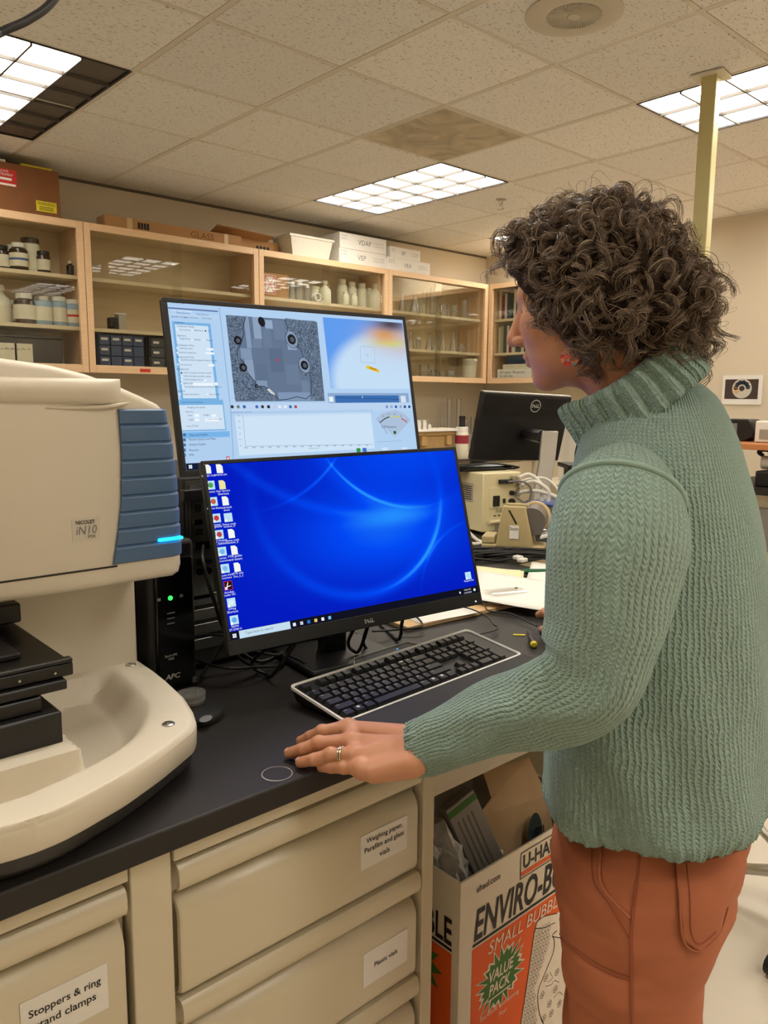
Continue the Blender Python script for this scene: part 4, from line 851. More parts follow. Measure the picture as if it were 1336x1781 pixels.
for qs in [[(446, 148), (432, 200), (438, 230), (420, 285), (404, 312), (406, 350)], [(418, 352), (440, 375), (450, 410), (470, 440), (492, 465), (500, 488), (542, 490), (590, 530), (612, 557), (660, 552), (700, 540), (745, 552), (770, 530), (772, 480), (764, 430)], [(640, 162), (655, 195), (648, 230), (660, 268), (690, 290), (716, 300), (732, 345)]]: line(qs, .0013, (28, 32, 38), -.0008)
pol([(552, 505), (562, 500), (590, 525), (592, 535), (570, 522)], (232, 240, 236), -.0008); rct((598, 353), (610, 365), (196, 60, 70), -.0009)
# second camera picture: bright field with a rainbow blur
mcam = bpy.data.materials.new('sample_camera_view'); mcam.use_nodes = True; nt = mcam.node_tree; N = nt.nodes; L = nt.links; N.remove(N['Principled BSDF']); tc = N.new('ShaderNodeTexCoord'); sp = N.new('ShaderNodeSeparateXYZ'); L.new(tc.outputs['UV'], sp.inputs[0])
def MM(op, a, b=None):
    n = N.new('ShaderNodeMath'); n.operation = op
    for k, x in enumerate((a, b)):
        if x is None: continue
        if isinstance(x, (int, float)): n.inputs[k].default_value = x
        else: L.new(x, n.inputs[k])
    return n.outputs[0]
def gs(cx_, cy_, s1, s2): a = MM('DIVIDE', MM('SUBTRACT', sp.outputs[0], cx_), s1); b = MM('DIVIDE', MM('SUBTRACT', sp.outputs[1], cy_), s2); return MM('POWER', 2.718, MM('MULTIPLY', MM('ADD', MM('MULTIPLY', a, a), MM('MULTIPLY', b, b)), -1.0))
def mixc(prev, fac, rgb):
    mx = N.new('ShaderNodeMix'); mx.data_type = 'RGBA'; L.new(fac, mx.inputs[0])
    if isinstance(prev, tuple): mx.inputs[6].default_value = (*lin(prev), 1)
    else: L.new(prev, mx.inputs[6])
    mx.inputs[7].default_value = (*lin(rgb), 1); return mx.outputs[2]
ringd = MM('SQRT', MM('ADD', MM('POWER', MM('MULTIPLY', MM('SUBTRACT', sp.outputs[0], .78), 1.0), 2), MM('POWER', MM('SUBTRACT', sp.outputs[1], .08), 2)))
inner = N.new('ShaderNodeMapRange'); inner.interpolation_type = 'SMOOTHSTEP'; inner.inputs[1].default_value = .66; inner.inputs[2].default_value = .86; inner.inputs[3].default_value = 1; inner.inputs[4].default_value = 0; L.new(ringd, inner.inputs[0])
c_ = mixc((96, 156, 238), inner.outputs[0], (196, 222, 246)); c_ = mixc(c_, gs(.98, .72, .4, .25), (200, 190, 200)); c_ = mixc(c_, MM('MULTIPLY', gs(.80, .68, .22, .06), .9), (206, 220, 130)); c_ = mixc(c_, MM('MULTIPLY', gs(.74, .80, .20, .13), .95), (222, 160, 90)); c_ = mixc(c_, MM('MULTIPLY', gs(.84, .97, .22, .11), .95), (76, 62, 66))
em = N.new('ShaderNodeEmission'); L.new(c_, em.inputs[0]); em.inputs[1].default_value = SCR; L.new(em.outputs[0], N['Material Output'].inputs[0])
mb = MB(); cq = [(890, 496), (1232, 496), (1208, 192), (856, 160)]; a, b = z5(868, 500), z5(1222, 176); RM.quad(mb, a[0], b[0], a[1], b[1], -.0004); o = mb.build('camera_view', mcam, t, world=True); uvl = o.data.uv_layers.new(name='UVMap')
for li, c2 in zip(range(4), ((0, 0), (1, 0), (1, 1), (0, 1))): uvl.data[li].uv = c2
pol([(1045, 383), (1108, 408), (1104, 422), (1042, 400)], (226, 196, 60), -.0008); pol([(1060, 392), (1096, 405), (1094, 412), (1058, 400)], (196, 140, 30), -.0009)
line([(1012, 290), (1082, 296), (1086, 374), (1016, 370), (1012, 290)], .0006, (150, 165, 185)); line([(1038, 334), (1060, 336)], .0006, (150, 165, 185)); line([(1049, 325), (1050, 345)], .0006, (150, 165, 185))
# toolbars
rct((852, 522), (1256, 570), (140, 168, 206), -.0003); rct((888, 534), (1206, 568), (60, 110, 176), -.0004); line([(890, 545), (1206, 553)], .0008, (30, 60, 110)); rct((858, 540), (882, 566), (236, 242, 248), -.0005); rct((1212, 536), (1240, 568), (214, 226, 242), -.0005); rct((1022, 538), (1026, 548), (230, 240, 250), -.0006)
rct((366, 575), (1268, 604), (188, 212, 240), -.0003)
for u_, rgb in [(380, (50, 56, 66)), (410, (110, 130, 130)), (440, (60, 110, 170)), (502, (70, 110, 190)), (530, (60, 60, 60)), (560, (40, 44, 52)), (588, (190, 205, 225)), (615, (230, 236, 244)), (642, (230, 236, 244)), (668, (60, 110, 180)), (694, (170, 80, 80)), (1145, (120, 150, 190)), (1168, (150, 170, 200)), (1190, (40, 90, 190)), (1213, (150, 165, 190)), (1234, (40, 70, 130)), (1256, (40, 70, 130))]: ell((u_, 590), .0035, .0033, rgb, -.0005)
rct((372, 612), (1076, 626), (176, 204, 236), -.0003); txt((374, 622), 'Live Spectral Preview - Open Video', .044, (40, 60, 190), W=-.0007)
# spectrum graph
rct((392, 628), (1086, 796), (206, 228, 246), -.0003); line([(432, 630), (446, 786), (1078, 776)], .0006, (110, 130, 160))
for k in range(6): txt((408+2*k, 636+30*k), '0.%d' % (5-k), .004)
for k in range(16): txt((440+40*k, 796-k*.9), '%d' % (4000-200*k), .007)
txt((758, 800), 'Wavenumbers (cm-1)', .026)
rct((994, 795), (1016, 818), (46, 150, 70), -.0005); rct((1024, 794), (1046, 816), (70, 110, 190), -.0005); rct((350, 836), (368, 856), (200, 60, 66), -.0005); rct((354, 840), (364, 852), (240, 220, 220), -.0006)
# gauge
pol([(1088, 650), (1122, 622), (1186, 606), (1230, 622), (1264, 656), (1186, 740)], (172, 192, 218), -.0003)
gc = np.array(z5(1182, 738)); 
def garc(q0, q1, rgb, wd=.0022):
    p0 = np.array(z5(*q0)); p1 = np.array(z5(*q1)); mid = (p0+p1)/2+ (np.array([-(p1-p0)[1], (p1-p0)[0]]))*.12; ps = [p0*(1-s_)**2+mid*2*s_*(1-s_)+p1*s_**2 for s_ in np.linspace(0, 1, 6)]
    for p_, q_ in zip(ps[:-1], ps[1:]):
        d = q_-p_; nn = np.array([-d[1], d[0]])/np.linalg.norm(d)*wd/2; RM.poly(G, [tuple(p_-nn), tuple(q_-nn), tuple(q_+nn), tuple(p_+nn)], -.0006, col_i(rgb))
garc((1112, 668), (1158, 640), (30, 70, 40)); garc((1162, 639), (1212, 644), (206, 206, 70)); garc((1216, 648), (1244, 668), (200, 40, 44))
line([(1104, 658), (1148, 724)], .0008, (20, 20, 24)); txt((1120, 696), 'ATR Pressure', .040, (40, 50, 70), W=-.0008)
for (q, s_) in [((1122, 640), '20'), ((1150, 630), '40'), ((1180, 630), '60'), ((1212, 640), '80'), ((1240, 658), '100')]: txt(q, s_, .0045)
rct((1177, 710), (1191, 724), (40, 90, 50), -.0006); line([(1098, 764), (1222, 758)], .0005, (120, 140, 170)); rct((1120, 792), (1152, 804), (210, 224, 240), -.0005); rct((1218, 790), (1246, 802), (210, 224, 240), -.0005)
RM.quad(G, u0, u1, v0, v0+.0125, -.0003, col_i((20, 30, 56)))
for k in range(2):
    for q in range(2): RM.quad(G, u0+.005+.0034*k, u0+.008+.0034*k, v0+.003+.0034*q, v0+.006+.0034*q, -.0005, col_i((235, 240, 250)))
G.build('screen_graphics', gm, t, world=True)
mb = MB(); mb.tube([RM.P(0, -.02, .03), RM.P(0, -.03, .07)], .02, 10); mb.build('stand_head', M_black, t, world=True)
c_ = RM.P(0, -.03, .085)
MB().obox((c_[0], c_[1], (1.277+c_[2]+.03)/2), (.05, .03, c_[2]+.03-1.277), R(-4)).build('stand_column', M_black, t, bevel=.005, world=True)
MB().obox((c_[0], c_[1]-.01, 1.283), (.24, .15, .012), R(-4)).build('stand_base', M_black, t, bevel=.004, world=True)
# ================================================================ UPS, computers, keyboard, mouse
t = thing('battery_backup', 'glossy black battery backup unit with a green light, behind the microscope base', 'battery backup', (.601, 1.37, ZT))
MB().box(.558, .646, 1.206, 1.55, ZT+.004, 1.178).build('case', M_blackmatte, t, bevel=.008, seg=3, world=True)
MB().box(.5695, .640, 1.2, 1.2075, ZT+.012, 1.150).build('front_panel', M_blackgloss, t, bevel=.003, world=True)
MB().box(.562, .644, 1.205, 1.54, ZT, ZT+.0045).build('feet', M_rubber, t, world=True)
fn = lambda u, v: (u, 1.1992, v); U0 = lambda q: ony(q, 1.2)
a = U0((296, 1040)); MB().lathe([(0, 0), (.0042, 0), (.0042, .001), (0, .001)], (a[0], 1.1995, a[2]), 14, ax=(0, -1, 0)).build('power_light', emis('green_status_light', (.04, .9, .12), 1.6), t, world=True)
mb = MB()
for q in [(276, 1043), (315, 1036)]:
    b = U0(q); mb.box(b[0]-.003, b[0]+.003, 1.1985, 1.1992, b[2]-.0025, b[2]+.0025)
for k in range(3):
    b = U0((297, 1066+9*k)); mb.box(b[0]-.007, b[0]+.007, 1.1988, 1.1992, b[2]-.001, b[2]+.001)
mb.build('printed_icons', M_greyink, t, world=True)
a = U0((287, 1144)); mb = MB(); text(mb, 'Back-UPS', fn, w=.022, x=a[0], y=a[2]); text(mb, '1500', fn, w=.0105, x=a[0]+.0058, y=a[2]-.006); mb.build('lettering', M_whiteink, t, world=True)
a = U0((287, 1184)); text(MB(), 'APC', fn, w=.027, h=.0095, x=a[0], y=a[2], bold=.03, shear=.2).build('lettering', M_whiteink, t, world=True)
mb = MB(); b = U0((338, 1181)); mb.box(b[0]-.004, b[0]+.0035, 1.1988, 1.1992, b[2]-.005, b[2]+.005); mb.build('rating_mark', M_greyink, t, world=True)
M_grille = mat('grey_steel_sheet', (92, 90, 86), 0.45, metal=0.6)
def pc_tower(x0, w, label):
    t = thing('computer_tower', label, 'computer', (x0+w/2, 1.46, ZT)); y0 = 1.275; zt = 1.2755
    MB().box(x0, x0+w, y0+.004, 1.66, ZT+.006, zt).build('case', M_blackmatte, t, bevel=.004, world=True)
    MB().box(x0+.006, x0+w-.006, y0, y0+.004, ZT+.012, zt-.006).build('rear_panel', M_grille, t, world=True)
    MB().box(x0+.012, x0+.056, y0-.003, y0, 1.05, 1.262).build('port_plate', M_steel, t, world=True)
    for k, (dz, hh, ww, rr) in enumerate([(.335, .014, .016, 0), (.306, .014, .014, 0), (.280, .010, .016, 0), (.262, .010, .016, 0), (.236, .014, .030, 0), (.206, .0, 0, .006), (.188, 0, 0, .006)]):
        mb = MB()
        if rr: mb.cyl((x0+.026, y0-.003, ZT+dz), (x0+.026, y0-.009, ZT+dz), rr, n=12).cyl((x0+.044, y0-.003, ZT+dz), (x0+.044, y0-.009, ZT+dz), rr, n=12)
        else: mb.box(x0+.018, x0+.018+ww, y0-.007, y0-.003, ZT+dz-hh/2, ZT+dz+hh/2)
        mb.build('port', M_black if k % 2 else M_blackgloss, t, world=True)
    mb = MB()
    for i in range(12):
        for j in range(6): mb.box(x0+.066+.011*j, x0+.073+.011*j, y0-.0015, y0, ZT+.18+.0125*i, ZT+.188+.0125*i)
    mb.build('vent_grid', M_black, t, world=True)
    for k in range(4): MB().box(x0+.012, x0+w-.03, y0-.003, y0, ZT+.04+.028*k, ZT+.060+.028*k).build('slot_cover', M_steel, t, bevel=.001, world=True)
    MB().box(x0+.01, x0+w-.01, 1.29, 1.64, ZT, ZT+.007).build('feet', M_rubber, t, world=True)
pc_tower(.664, .185, 'black computer tower with its rear ports showing, left of the monitors')
pc_tower(.858, .185, 'black computer tower hidden behind the monitors')
# orange-labelled bottle behind the towers, seen past the microscope
x = onz_y(308, 1.78, 1.12); bottle(x, 1.78, ZT, .035, .34, 'orange-labelled bottle with a pinkish cap, glimpsed left of the upper monitor', mat('orange_plastic', (214, 132, 20), 0.45), mat('pink_cap', (196, 150, 150), 0.5), 'jar', False, 'bench bottles')
# keyboard
KA = R(3.1); KF = np.array([.7235, .888]); ka = np.array([math.cos(KA), math.sin(KA)]); kb = np.array([-math.sin(KA), math.cos(KA)]); KL, KD = .468, .140
def K(u, v, z): p = KF+ka*u+kb*v; return (p[0], p[1], z)
def kz(v): return .929+.020*v/KD
t = thing('keyboard', 'black wired keyboard with a white edge line, in front of the blue monitor', 'keyboard', (*(KF+ka*KL/2+kb*.05), ZT), KA)
def rrect(d, r_=.010, n=5):
    out = []
    for cx_, cy_, a0 in ((KL-d-r_, KD-d-r_, 0), (d+r_, KD-d-r_, 90), (d+r_, d+r_, 180), (KL-d-r_, d+r_, 270)):
        for k in range(n+1):
            a = R(a0+90*k/n); out.append((cx_+r_*math.cos(a), cy_+r_*math.sin(a)))
    return out
P0, P1 = rrect(0), rrect(.012)
MB().grid([[K(u, v, ZT+.003) for u, v in rrect(.012)], [K(u, v, ZT+.008) for u, v in rrect(.006)], [K(u, v, kz(v)-.006) for u, v in rrect(.001)]], closed=True, capa=True, capb=True).build('case', M_blackmatte, t, smooth=SM, world=True, fix=True)
MB().grid([[K(u, v, kz(v)-.006) for u, v in P0], [K(u, v, kz(v)-.0015) for u, v in P0], [K(u, v, kz(v)-.0005) for u, v in rrect(.0025)], [K(u, v, kz(v)-.0035) for u, v in rrect(.004)]], closed=True).build('white_edge', mat('white_edge_plastic', (236, 232, 224), 0.35), t, smooth=SM, world=True, fix=True)
MB().add([K(u, v, kz(v)-.0035) for u, v in rrect(.0035)], [tuple(range(len(P0)))]).build('deck', M_black, t, world=True)
# raised media strip at the back
MB().add([K(.145, KD-.004, .945), K(.165, KD+.018, .950), K(.305, KD+.018, .950), K(.325, KD-.004, .945), K(.145, KD-.004, .930), K(.165, KD+.018, .930), K(.305, KD+.018, .930), K(.325, KD-.004, .930)], [(0, 3, 2, 1), (0, 1, 5, 4), (1, 2, 6, 5), (2, 3, 7, 6), (4, 5, 6, 7), (3, 0, 4, 7)]).build('media_strip', M_black, t, bevel=.002, world=True, fix=True)
MB().tube([K(.145, KD-.004, .9455), K(.165, KD+.018, .9505), K(.305, KD+.018, .9505), K(.325, KD-.004, .9455)], .0012, 6).build('strip_edge', M_silver, t, world=True)
c_ = K(.262, KD+.002, .9495); MB().lathe([(.002, 0), (.002, .001), (0, .001)], c_, 10).build('status_light', emis('blue_key_light', (.1, .45, 1), 1.2), t, world=True)
# palm rest in front of the keys
MB().add([K(.003, -.003, ZT+.016), K(KL-.003, -.003, ZT+.016), K(KL+.004, -.066, ZT+.010), K(-.004, -.066, ZT+.010), K(.003, -.003, ZT+.001), K(KL-.003, -.003, ZT+.001), K(KL+.004, -.068, ZT+.001), K(-.004, -.068, ZT+.001)], [(0, 3, 2, 1), (4, 5, 6, 7), (0, 1, 5, 4), (1, 2, 6, 5), (2, 3, 7, 6), (3, 0, 4, 7)]).build('palm_rest', M_blackmatte, t, bevel=.003, world=True, fix=True)
M_key = mat('key_plastic', (26, 25, 25), 0.38, var=0.05); KM = {}
def key(u, v, w, d=.0165):
    kk = (round(w, 4), round(d, 4)); z = kz(v+d/2)-.0035; a, b = w/2, d/2
    if kk not in KM:
        mb = MB(); mb.grid([[(-a, -b, 0), (a, -b, 0), (a, b, 0), (-a, b, 0)], [(-a+.0003, -b+.0003, .002), (a-.0003, -b+.0003, .002), (a-.0003, b-.0003, .002), (-a+.0003, b-.0003, .002)], [(-a+.0022, -b+.0028, .0072), (a-.0022, -b+.0028, .0072), (a-.0022, b-.0016, .0078), (-a+.0022, b-.0016, .0078)]], closed=True, capb=True)
        KM[kk] = mb.build('key', M_key, t); o = KM[kk]
    else: o = copypart(KM[kk], 'key', t, (0, 0, 0))
    p = K(u+a, v+b, z); o.location = pmat(t).inverted() @ Vector(p); o.rotation_euler = (math.atan(.020/KD), 0, 0)
pit = .0184; vy = [.006+.0188*k for k in range(5)]; vtop = .006+.0188*5+.009
LEG = MB()
def legend(s, u, v, sz=.0036): 
    z = kz(v+.009)-.0035+.0082; text(LEG, s, lambda a, b: K(a, b, z+b*0+ (b-v)*.143), h=sz, x=u+.004, y=v+.0088)
x = .008
for w_, s_ in [(1.25, 'Ctrl'), (1.25, ''), (1.25, 'Alt'), (6.0, ''), (1.25, 'Alt'), (1.25, ''), (1.25, ''), (1.25, 'Ctrl')]:
    key(x, vy[0], pit*w_-.0016); 
    if s_: legend(s_, x, vy[0], .0026)
    elif w_ < 2: z = kz(vy[0]+.009)-.0035+.0084; LEG.add([K(x+.007, vy[0]+.006, z), K(x+.0125, vy[0]+.006, z), K(x+.0125, vy[0]+.0115, z+.0008), K(x+.007, vy[0]+.0115, z+.0008)], [(0, 1, 2, 3)])
    x += pit*w_
for r_, (st, keys, first, last, fl, ll) in enumerate([(0, 'ZXCVBNM,./', 2.25, 2.75, 'Shift', 'Shift'), (0, "ASDFGHJKL;'", 1.75, 2.25, 'Caps', 'Enter'), (0, 'QWERTYUIOP[]', 1.5, 1.5, 'Tab', '\\'), (0, '`1234567890-=', 0, 2.0, '', 'Back')]):
    x = .008; v = vy[r_+1]
    if first: key(x, v, pit*first-.0016); legend(fl, x, v, .0026); x += pit*first
    for ch in keys: key(x, v, pit-.0016); legend(ch, x, v); x += pit
    key(x, v, pit*last-.0016); legend(ll, x, v, .0026)
x = .008; key(x, vtop, pit-.0016); x += pit*2
for k in range(12):
    key(x, vtop, pit-.0016); legend('F%d' % (k+1), x, vtop, .0026); x += pit*(1 if k % 4 != 3 else 1.45)
xn = .008+pit*15.3
for k in range(3): key(xn+pit*k, vy[4], pit-.0016); key(xn+pit*k, vy[3], pit-.0016); key(xn+pit*k, vtop, pit-.0016); key(xn+pit*k, vy[0], pit-.0016)
key(xn+pit, vy[1], pit-.0016)
xn = .008+pit*18.6
for r_ in range(5):
    for k in range(4):
        if r_ == 0 and k == 1: continue
        if k == 3 and r_ in (0, 2): continue
        if r_ == 0 and k == 0: key(xn, vy[0], pit*2-.0016)
        elif k == 3 and r_ in (1, 3): key(xn+pit*3, vy[r_-1], pit-.0016, .0165+.0188)
        else: key(xn+pit*k, vy[r_], pit-.0016)
for k in range(4): key(xn+pit*k, vtop, pit-.0016)
LEG.build('key_legends', M_whiteink, t, world=True)
# mouse under the far hand
c_ = np.array([1.377, .957]); t = thing('computer_mouse', 'black wired mouse under the far hand, right of the keyboard', 'mouse', (c_[0], c_[1], ZT), R(-12))
rows = []
for k in range(11):
    s_ = -1+2*k/10; hw = .031*math.sqrt(max(0, 1-(abs(s_)**2.6)*.92)); hh = .036*max(.12, 1-(s_+.15)**2*.75)
    rows.append([(hw*math.cos(a), s_*.056, .003+max(0, math.sin(a))**.75*hh if 0 < a < math.pi else .003) for a in np.linspace(0, 2*math.pi, 21)[:-1]])
MB().grid(rows, closed=True, capa=True, capb=True).build('body', M_black, t, smooth=R(50), fix=True); MB().cyl((-.003, .036, .031), (.003, .036, .031), .007, n=14).build('scroll_wheel', M_rubber, t)
MB().box(-.0006, .0006, .012, .054, .0335, .0345).build('button_gap', M_blackgloss, t)
def cable(pts, r_, label, name='cable', m=M_rubber, n=60):
    o = MB().tube(spline(pts, n), r_, 8).build(name, m, smooth=True); return tag(o, label, 'cable')
B = lambda px, z=ZT+.004: onz(px, z)
cable([K(.30, KD+.016, .938), B((855, 1098), ZT+.01), B((858, 1085), ZT+.012), B((840, 1068), ZT+.016), B((800, 1055), ZT+.016), B((760, 1060), ZT+.012), (1.20, 1.33, ZT+.006)], .0018, 'thin keyboard cable looping past the keyboard corner')
cable([(1.368, 1.014, ZT+.012), B((925, 1085), ZT+.008), B((890, 1068), ZT+.012), B((850, 1062), ZT+.018), B((832, 1046), ZT+.016), (1.42, 1.40, ZT+.006)], .0018, 'thin mouse cable running back under the white papers')
for q, rr, lb in [
    ([(FM.P(-.12, -.13, .03)), B((440, 1150), ZT+.03), B((462, 1172), ZT+.006), B((478, 1170), ZT+.02), FM.P(-.10, -.14, .05)], .0032, 'black cable looping below the left end of the blue monitor'),
    ([FM.P(-.08, -.13, .04), B((500, 1130), ZT+.05), B((520, 1148), ZT+.02), B((560, 1165), ZT+.004), B((590, 1160), ZT+.004), (.98, 1.30, ZT+.004)], .0026, 'black cable running along the worktop behind the keyboard'),
    ([FM.P(.02, -.12, .04), B((555, 1130), ZT+.03), B((566, 1160), ZT+.003), (.86, 1.15, ZT+.003)], .002, 'thin black cable dropping beside the monitor base'),
    ([FM.P(.03, -.12, .035), B((607, 1112), ZT+.045), B((615, 1132), ZT+.022), B((628, 1125), ZT+.03), FM.P(.045, -.12, .04)], .0034, 'thick black cable bight hanging under the blue monitor'),
    ([FM.P(.05, -.12, .04), B((632, 1115), ZT+.03), B((650, 1136), ZT+.004), (1.0, 1.16, ZT+.004), (1.05, 1.25, ZT+.004)], .0032, 'thick black cable sloping to the worktop behind the keyboard'),
    ([FM.P(.13, -.12, .04), B((700, 1080), ZT+.06), B((697, 1105), ZT+.02), (1.09, 1.17, ZT+.004), (1.15, 1.3, ZT+.004)], .0036, 'thick black cable standing behind the function keys'),
    ([B((648, 1098), ZT+.02), B((690, 1095), ZT+.012), B((735, 1088), ZT+.014), (1.22, 1.28, ZT+.02), (1.22, 1.4, ZT+.01)], .0024, 'black cable lying across the worktop right of the monitor stand'),
    ([(.70, 1.272, 1.15), (.67, 1.22, 1.13), (.68, 1.2, 1.06), (.72, 1.22, .98), (.78, 1.22, ZT+.01), (.86, 1.25, ZT+.005)], .0036, 'thick black cable drooping from the computer ports'),
    ([(.70, 1.268, 1.12), (.69, 1.21, 1.13), (.72, 1.17, 1.10), (.74, 1.20, 1.02), (.70, 1.23, .96), (.66, 1.22, ZT+.006)], .0036, 'thick black cable curling in front of the computer tower'),
    ([(.72, 1.268, 1.10), (.70, 1.20, 1.08), (.69, 1.18, 1.0), (.72, 1.17, .95), (.78, 1.2, ZT+.005)], .003, 'black cable hanging just behind the blue monitor edge'),
    ([(.652, 1.25, .99), (.69, 1.19, 1.0), (.73, 1.18, .97), (.80, 1.19, .94), (.87, 1.26, ZT+.005)], .0028, 'black cable running from the battery backup to the computers'),
    ([(.652, 1.26, .95), (.68, 1.17, .948), (.73, 1.15, .943), (.79, 1.17, ZT+.012), (.83, 1.2, ZT+.004)], .0026, 'black cable lowest between the battery backup and the monitor')]:
    cable(q, rr, lb)
t = thing('power_plug', 'black square plug pushed into the computer ports', 'plug', tuple(ony((316, 864), 1.262))); MB().box(0, .045, -.008, .008, -.010, .012).build('plug', M_black, t, bevel=.002); MB().box(.045, .055, -.005, .005, -.006, .008).build('strain_relief', M_rubber, t)
# small dish on a black scanner puck, beside the microscope base
c_ = onz((352, 1235), ZT+.012); t = thing('scanner_puck', 'flat black puck with a pale oval label, beside the microscope base', 'puck', (c_[0], c_[1], ZT), R(40))
pr = [(.044*math.cos(a)*(1 if math.cos(a) > 0 else 1.0), .034*math.sin(a)) for a in np.linspace(0, 2*math.pi, 33)[:-1]]
MB().grid([[(x*.96, y*.96, .001) for x, y in pr], [(x, y, .004) for x, y in pr], [(x, y, .010) for x, y in pr], [(x*.93, y*.93, .0135) for x, y in pr]], closed=True, capa=True, capb=True).build('body', M_blackmatte, t, smooth=SM, fix=True)
q = pmat(t).inverted() @ Vector(tuple(onz((358, 1250), ZT+.0138)))
MB().add([(q.x+.014*math.cos(a), q.y+.009*math.sin(a), .0140) for a in np.linspace(0, 2*math.pi, 25)[:-1]], [tuple(range(24))]).build('oval_label', mat('grey_oval_label', (130, 130, 134), 0.4), t)
c_ = onz((330, 1222), ZT+.014); t = thing('petri_dish', 'small round clear plastic dish on the black puck', 'dish', (c_[0]+.004, c_[1], ZT+.0142))
MB().lathe([(0, 0), (.0215, 0), (.0215, .014), (.0205, .014)], n=28).build('dish', M_clear, t, smooth=SM); MB().lathe([(.0225, .006), (.0225, .0165), (0, .0165)], n=28).build('lid', M_clear, t, smooth=SM); MB().lathe([(0, .0012), (.020, .0012), (.020, .003), (0, .003)], n=24).build('sample', mat('tan_sample', (150, 120, 92), 0.6), t)
# screwdriver with a yellow handle end
a, b = onz((928, 1120), ZT+.008), onz((911, 1082), ZT+.006); d = (b-a)/np.linalg.norm(b-a); t = thing('screwdriver', 'dark screwdriver with a yellow handle end, next to the mouse', 'screwdriver', (a[0], a[1], ZT+.008), math.atan2(d[1], d[0]))
MB().lathe([(0, -.004), (.0075, -.002), (.008, .004), (.0065, .012), (.0075, .03), (.005, .05)], n=14, ax=(1, 0, 0)).build('handle', mat('dark_violet_handle', (40, 34, 52), 0.4), t, smooth=SM); MB().lathe([(0, -.0085), (.005, -.0075), (.0072, -.003), (.0076, -.001)], n=14, ax=(1, 0, 0)).build('handle_end', M_yellow, t, smooth=SM); MB().cyl((.05, 0, 0), (.10, 0, -.004), .0025, .0015, n=8).build('shaft', M_blackmatte, t)
# ================================================================ things behind on the benches
# wooden board and papers right of the monitor
P_ = [onz(q, ZT+.010) for q in [(690, 1100), (735, 1092), (845, 1066), (905, 1056), (870, 1038), (790, 1040)]]
M_ply = mat('pale_wood_board', (206, 170, 122), 0.55, var=0.05, scale=8, stretch=(1, 8, 1))
t = thing('wood_board', 'pale wooden board lying under the papers, right of the blue monitor', 'board', (1.33, 1.24, ZT))
MB().obox((1.335, 1.235, ZT+.005), (.36, .10, .009), R(-4)).build('plank', M_ply, t, bevel=.001, world=True); MB().obox((1.345, 1.34, ZT+.005), (.36, .10, .009), R(-4)).build('plank', M_ply, t, bevel=.001, world=True)
MB().obox((1.29, 1.285, ZT+.0102), (.17, .20, .0008), R(-8)).build('paper_slip', M_white, t, world=True)
def sheet(quad, z, label, n=8, amp=.002, m=None, name='paper_sheet'):
    q = [onz(p, z) for p in quad]; rows = []; ph = random.random()*6
    for i in range(n+1):
        r_ = []
        for j in range(n+1):
            u_, v_ = j/n, i/n; p = (q[0]*(1-u_)+q[1]*u_)*(1-v_)+(q[3]*(1-u_)+q[2]*u_)*v_; r_.append((p[0], p[1], z+amp*(math.sin(u_*5+ph)*math.cos(v_*4+ph)+.3)))
        rows.append(r_)
    o = MB().grid(rows).build(name, m or M_white, smooth=True); s = o.modifiers.new('thickness', 'SOLIDIFY'); s.thickness = .0006; return tag(o, label, 'paper')
sheet([(815, 1042), (962, 1064), (962, 1012), (826, 992)], ZT+.022, 'white paper sheet lying uppermost on the paper pile', amp=.003)
sheet([(826, 1002), (910, 1010), (912, 992), (826, 985)], ZT+.014, 'yellowish paper under the white sheet', m=mat('cream_paper', (236, 224, 180), 0.8))
sheet([(905, 1040), (975, 1056), (985, 985), (925, 978)], ZT+.012, 'white paper at the back of the pile, near the sleeve')
t = thing('paper_stack', 'thin stack of papers below the white sheets', 'paper', (1.58, 1.25, ZT)); MB().obox((1.585, 1.265, ZT+.0055), (.20, .27, .010), R(-38)).build('papers', M_white, t, bevel=.001, world=True); MB().obox((1.585, 1.265, ZT+.0108), (.19, .26, .0004), R(-36)).build('top_sheet', M_lab, t, world=True)
# weighing bag: clear window drawn on the sheet
c_ = onz((880, 1028), ZT+.027); t = thing('clear_bag', 'flat clear plastic bag with a small dark grain, on the white paper', 'bag', (c_[0], c_[1], ZT+.027), R(-20)); MB().grid([[(-.05, -.03, 0), (.05, -.03, 0)], [(-.05, 0, .003), (.05, 0, .003)], [(-.05, .03, 0), (.05, .03, 0)]]).build('bag', M_clear, t, smooth=True); MB().lathe([(0, 0), (.004, .001), (.003, .004), (0, .005)], (.03, 0, .003), 8).build('grain', M_greyink, t)
# heap of black cables
c_ = onz((862, 972), ZT); t = thing('cable_bundle', 'loose bundle of black cables lying between the pump and the papers', 'cables', (c_[0], c_[1], ZT))
for k in range(14):
    y_ = -.11+.018*k; pts = []
    for s_ in np.linspace(-.16, .16, 9): pts.append((s_*.743+.05*math.sin(s_*9+k)*.3+y_*.67*.55, -s_*.669+y_*.743*.55+.012*math.sin(s_*20+k*1.7), .006+.022*abs(math.sin(k*1.3+s_*6))))
    MB().tube(spline(pts, 24), .0045, 6).build('cable', M_rubber, t, smooth=True)
MB().box(-.01, .015, -.10, -.075, .012, .024).build('white_plug', M_whitepl, t, bevel=.003); MB().box(-.02, .012, -.12, -.1, .008, .02).build('white_plug', M_whitepl, t, bevel=.003)
# green marker
a, b = onz((912, 994), ZT+.012), onz((965, 994), ZT+.012); t = thing('green_marker', 'green marker lying behind the papers', 'pen', tuple(a)); mb = MB(); d = (b-a); MB().cyl((0, 0, 0), tuple(d), .008, n=12).build('barrel', mat('green_plastic', (16, 92, 58), 0.4), t, smooth=SM); MB().cyl(tuple(-d*.12), (0, 0, 0), .004, .0075, n=12).build('tip', MATS['green_plastic'], t, smooth=SM)
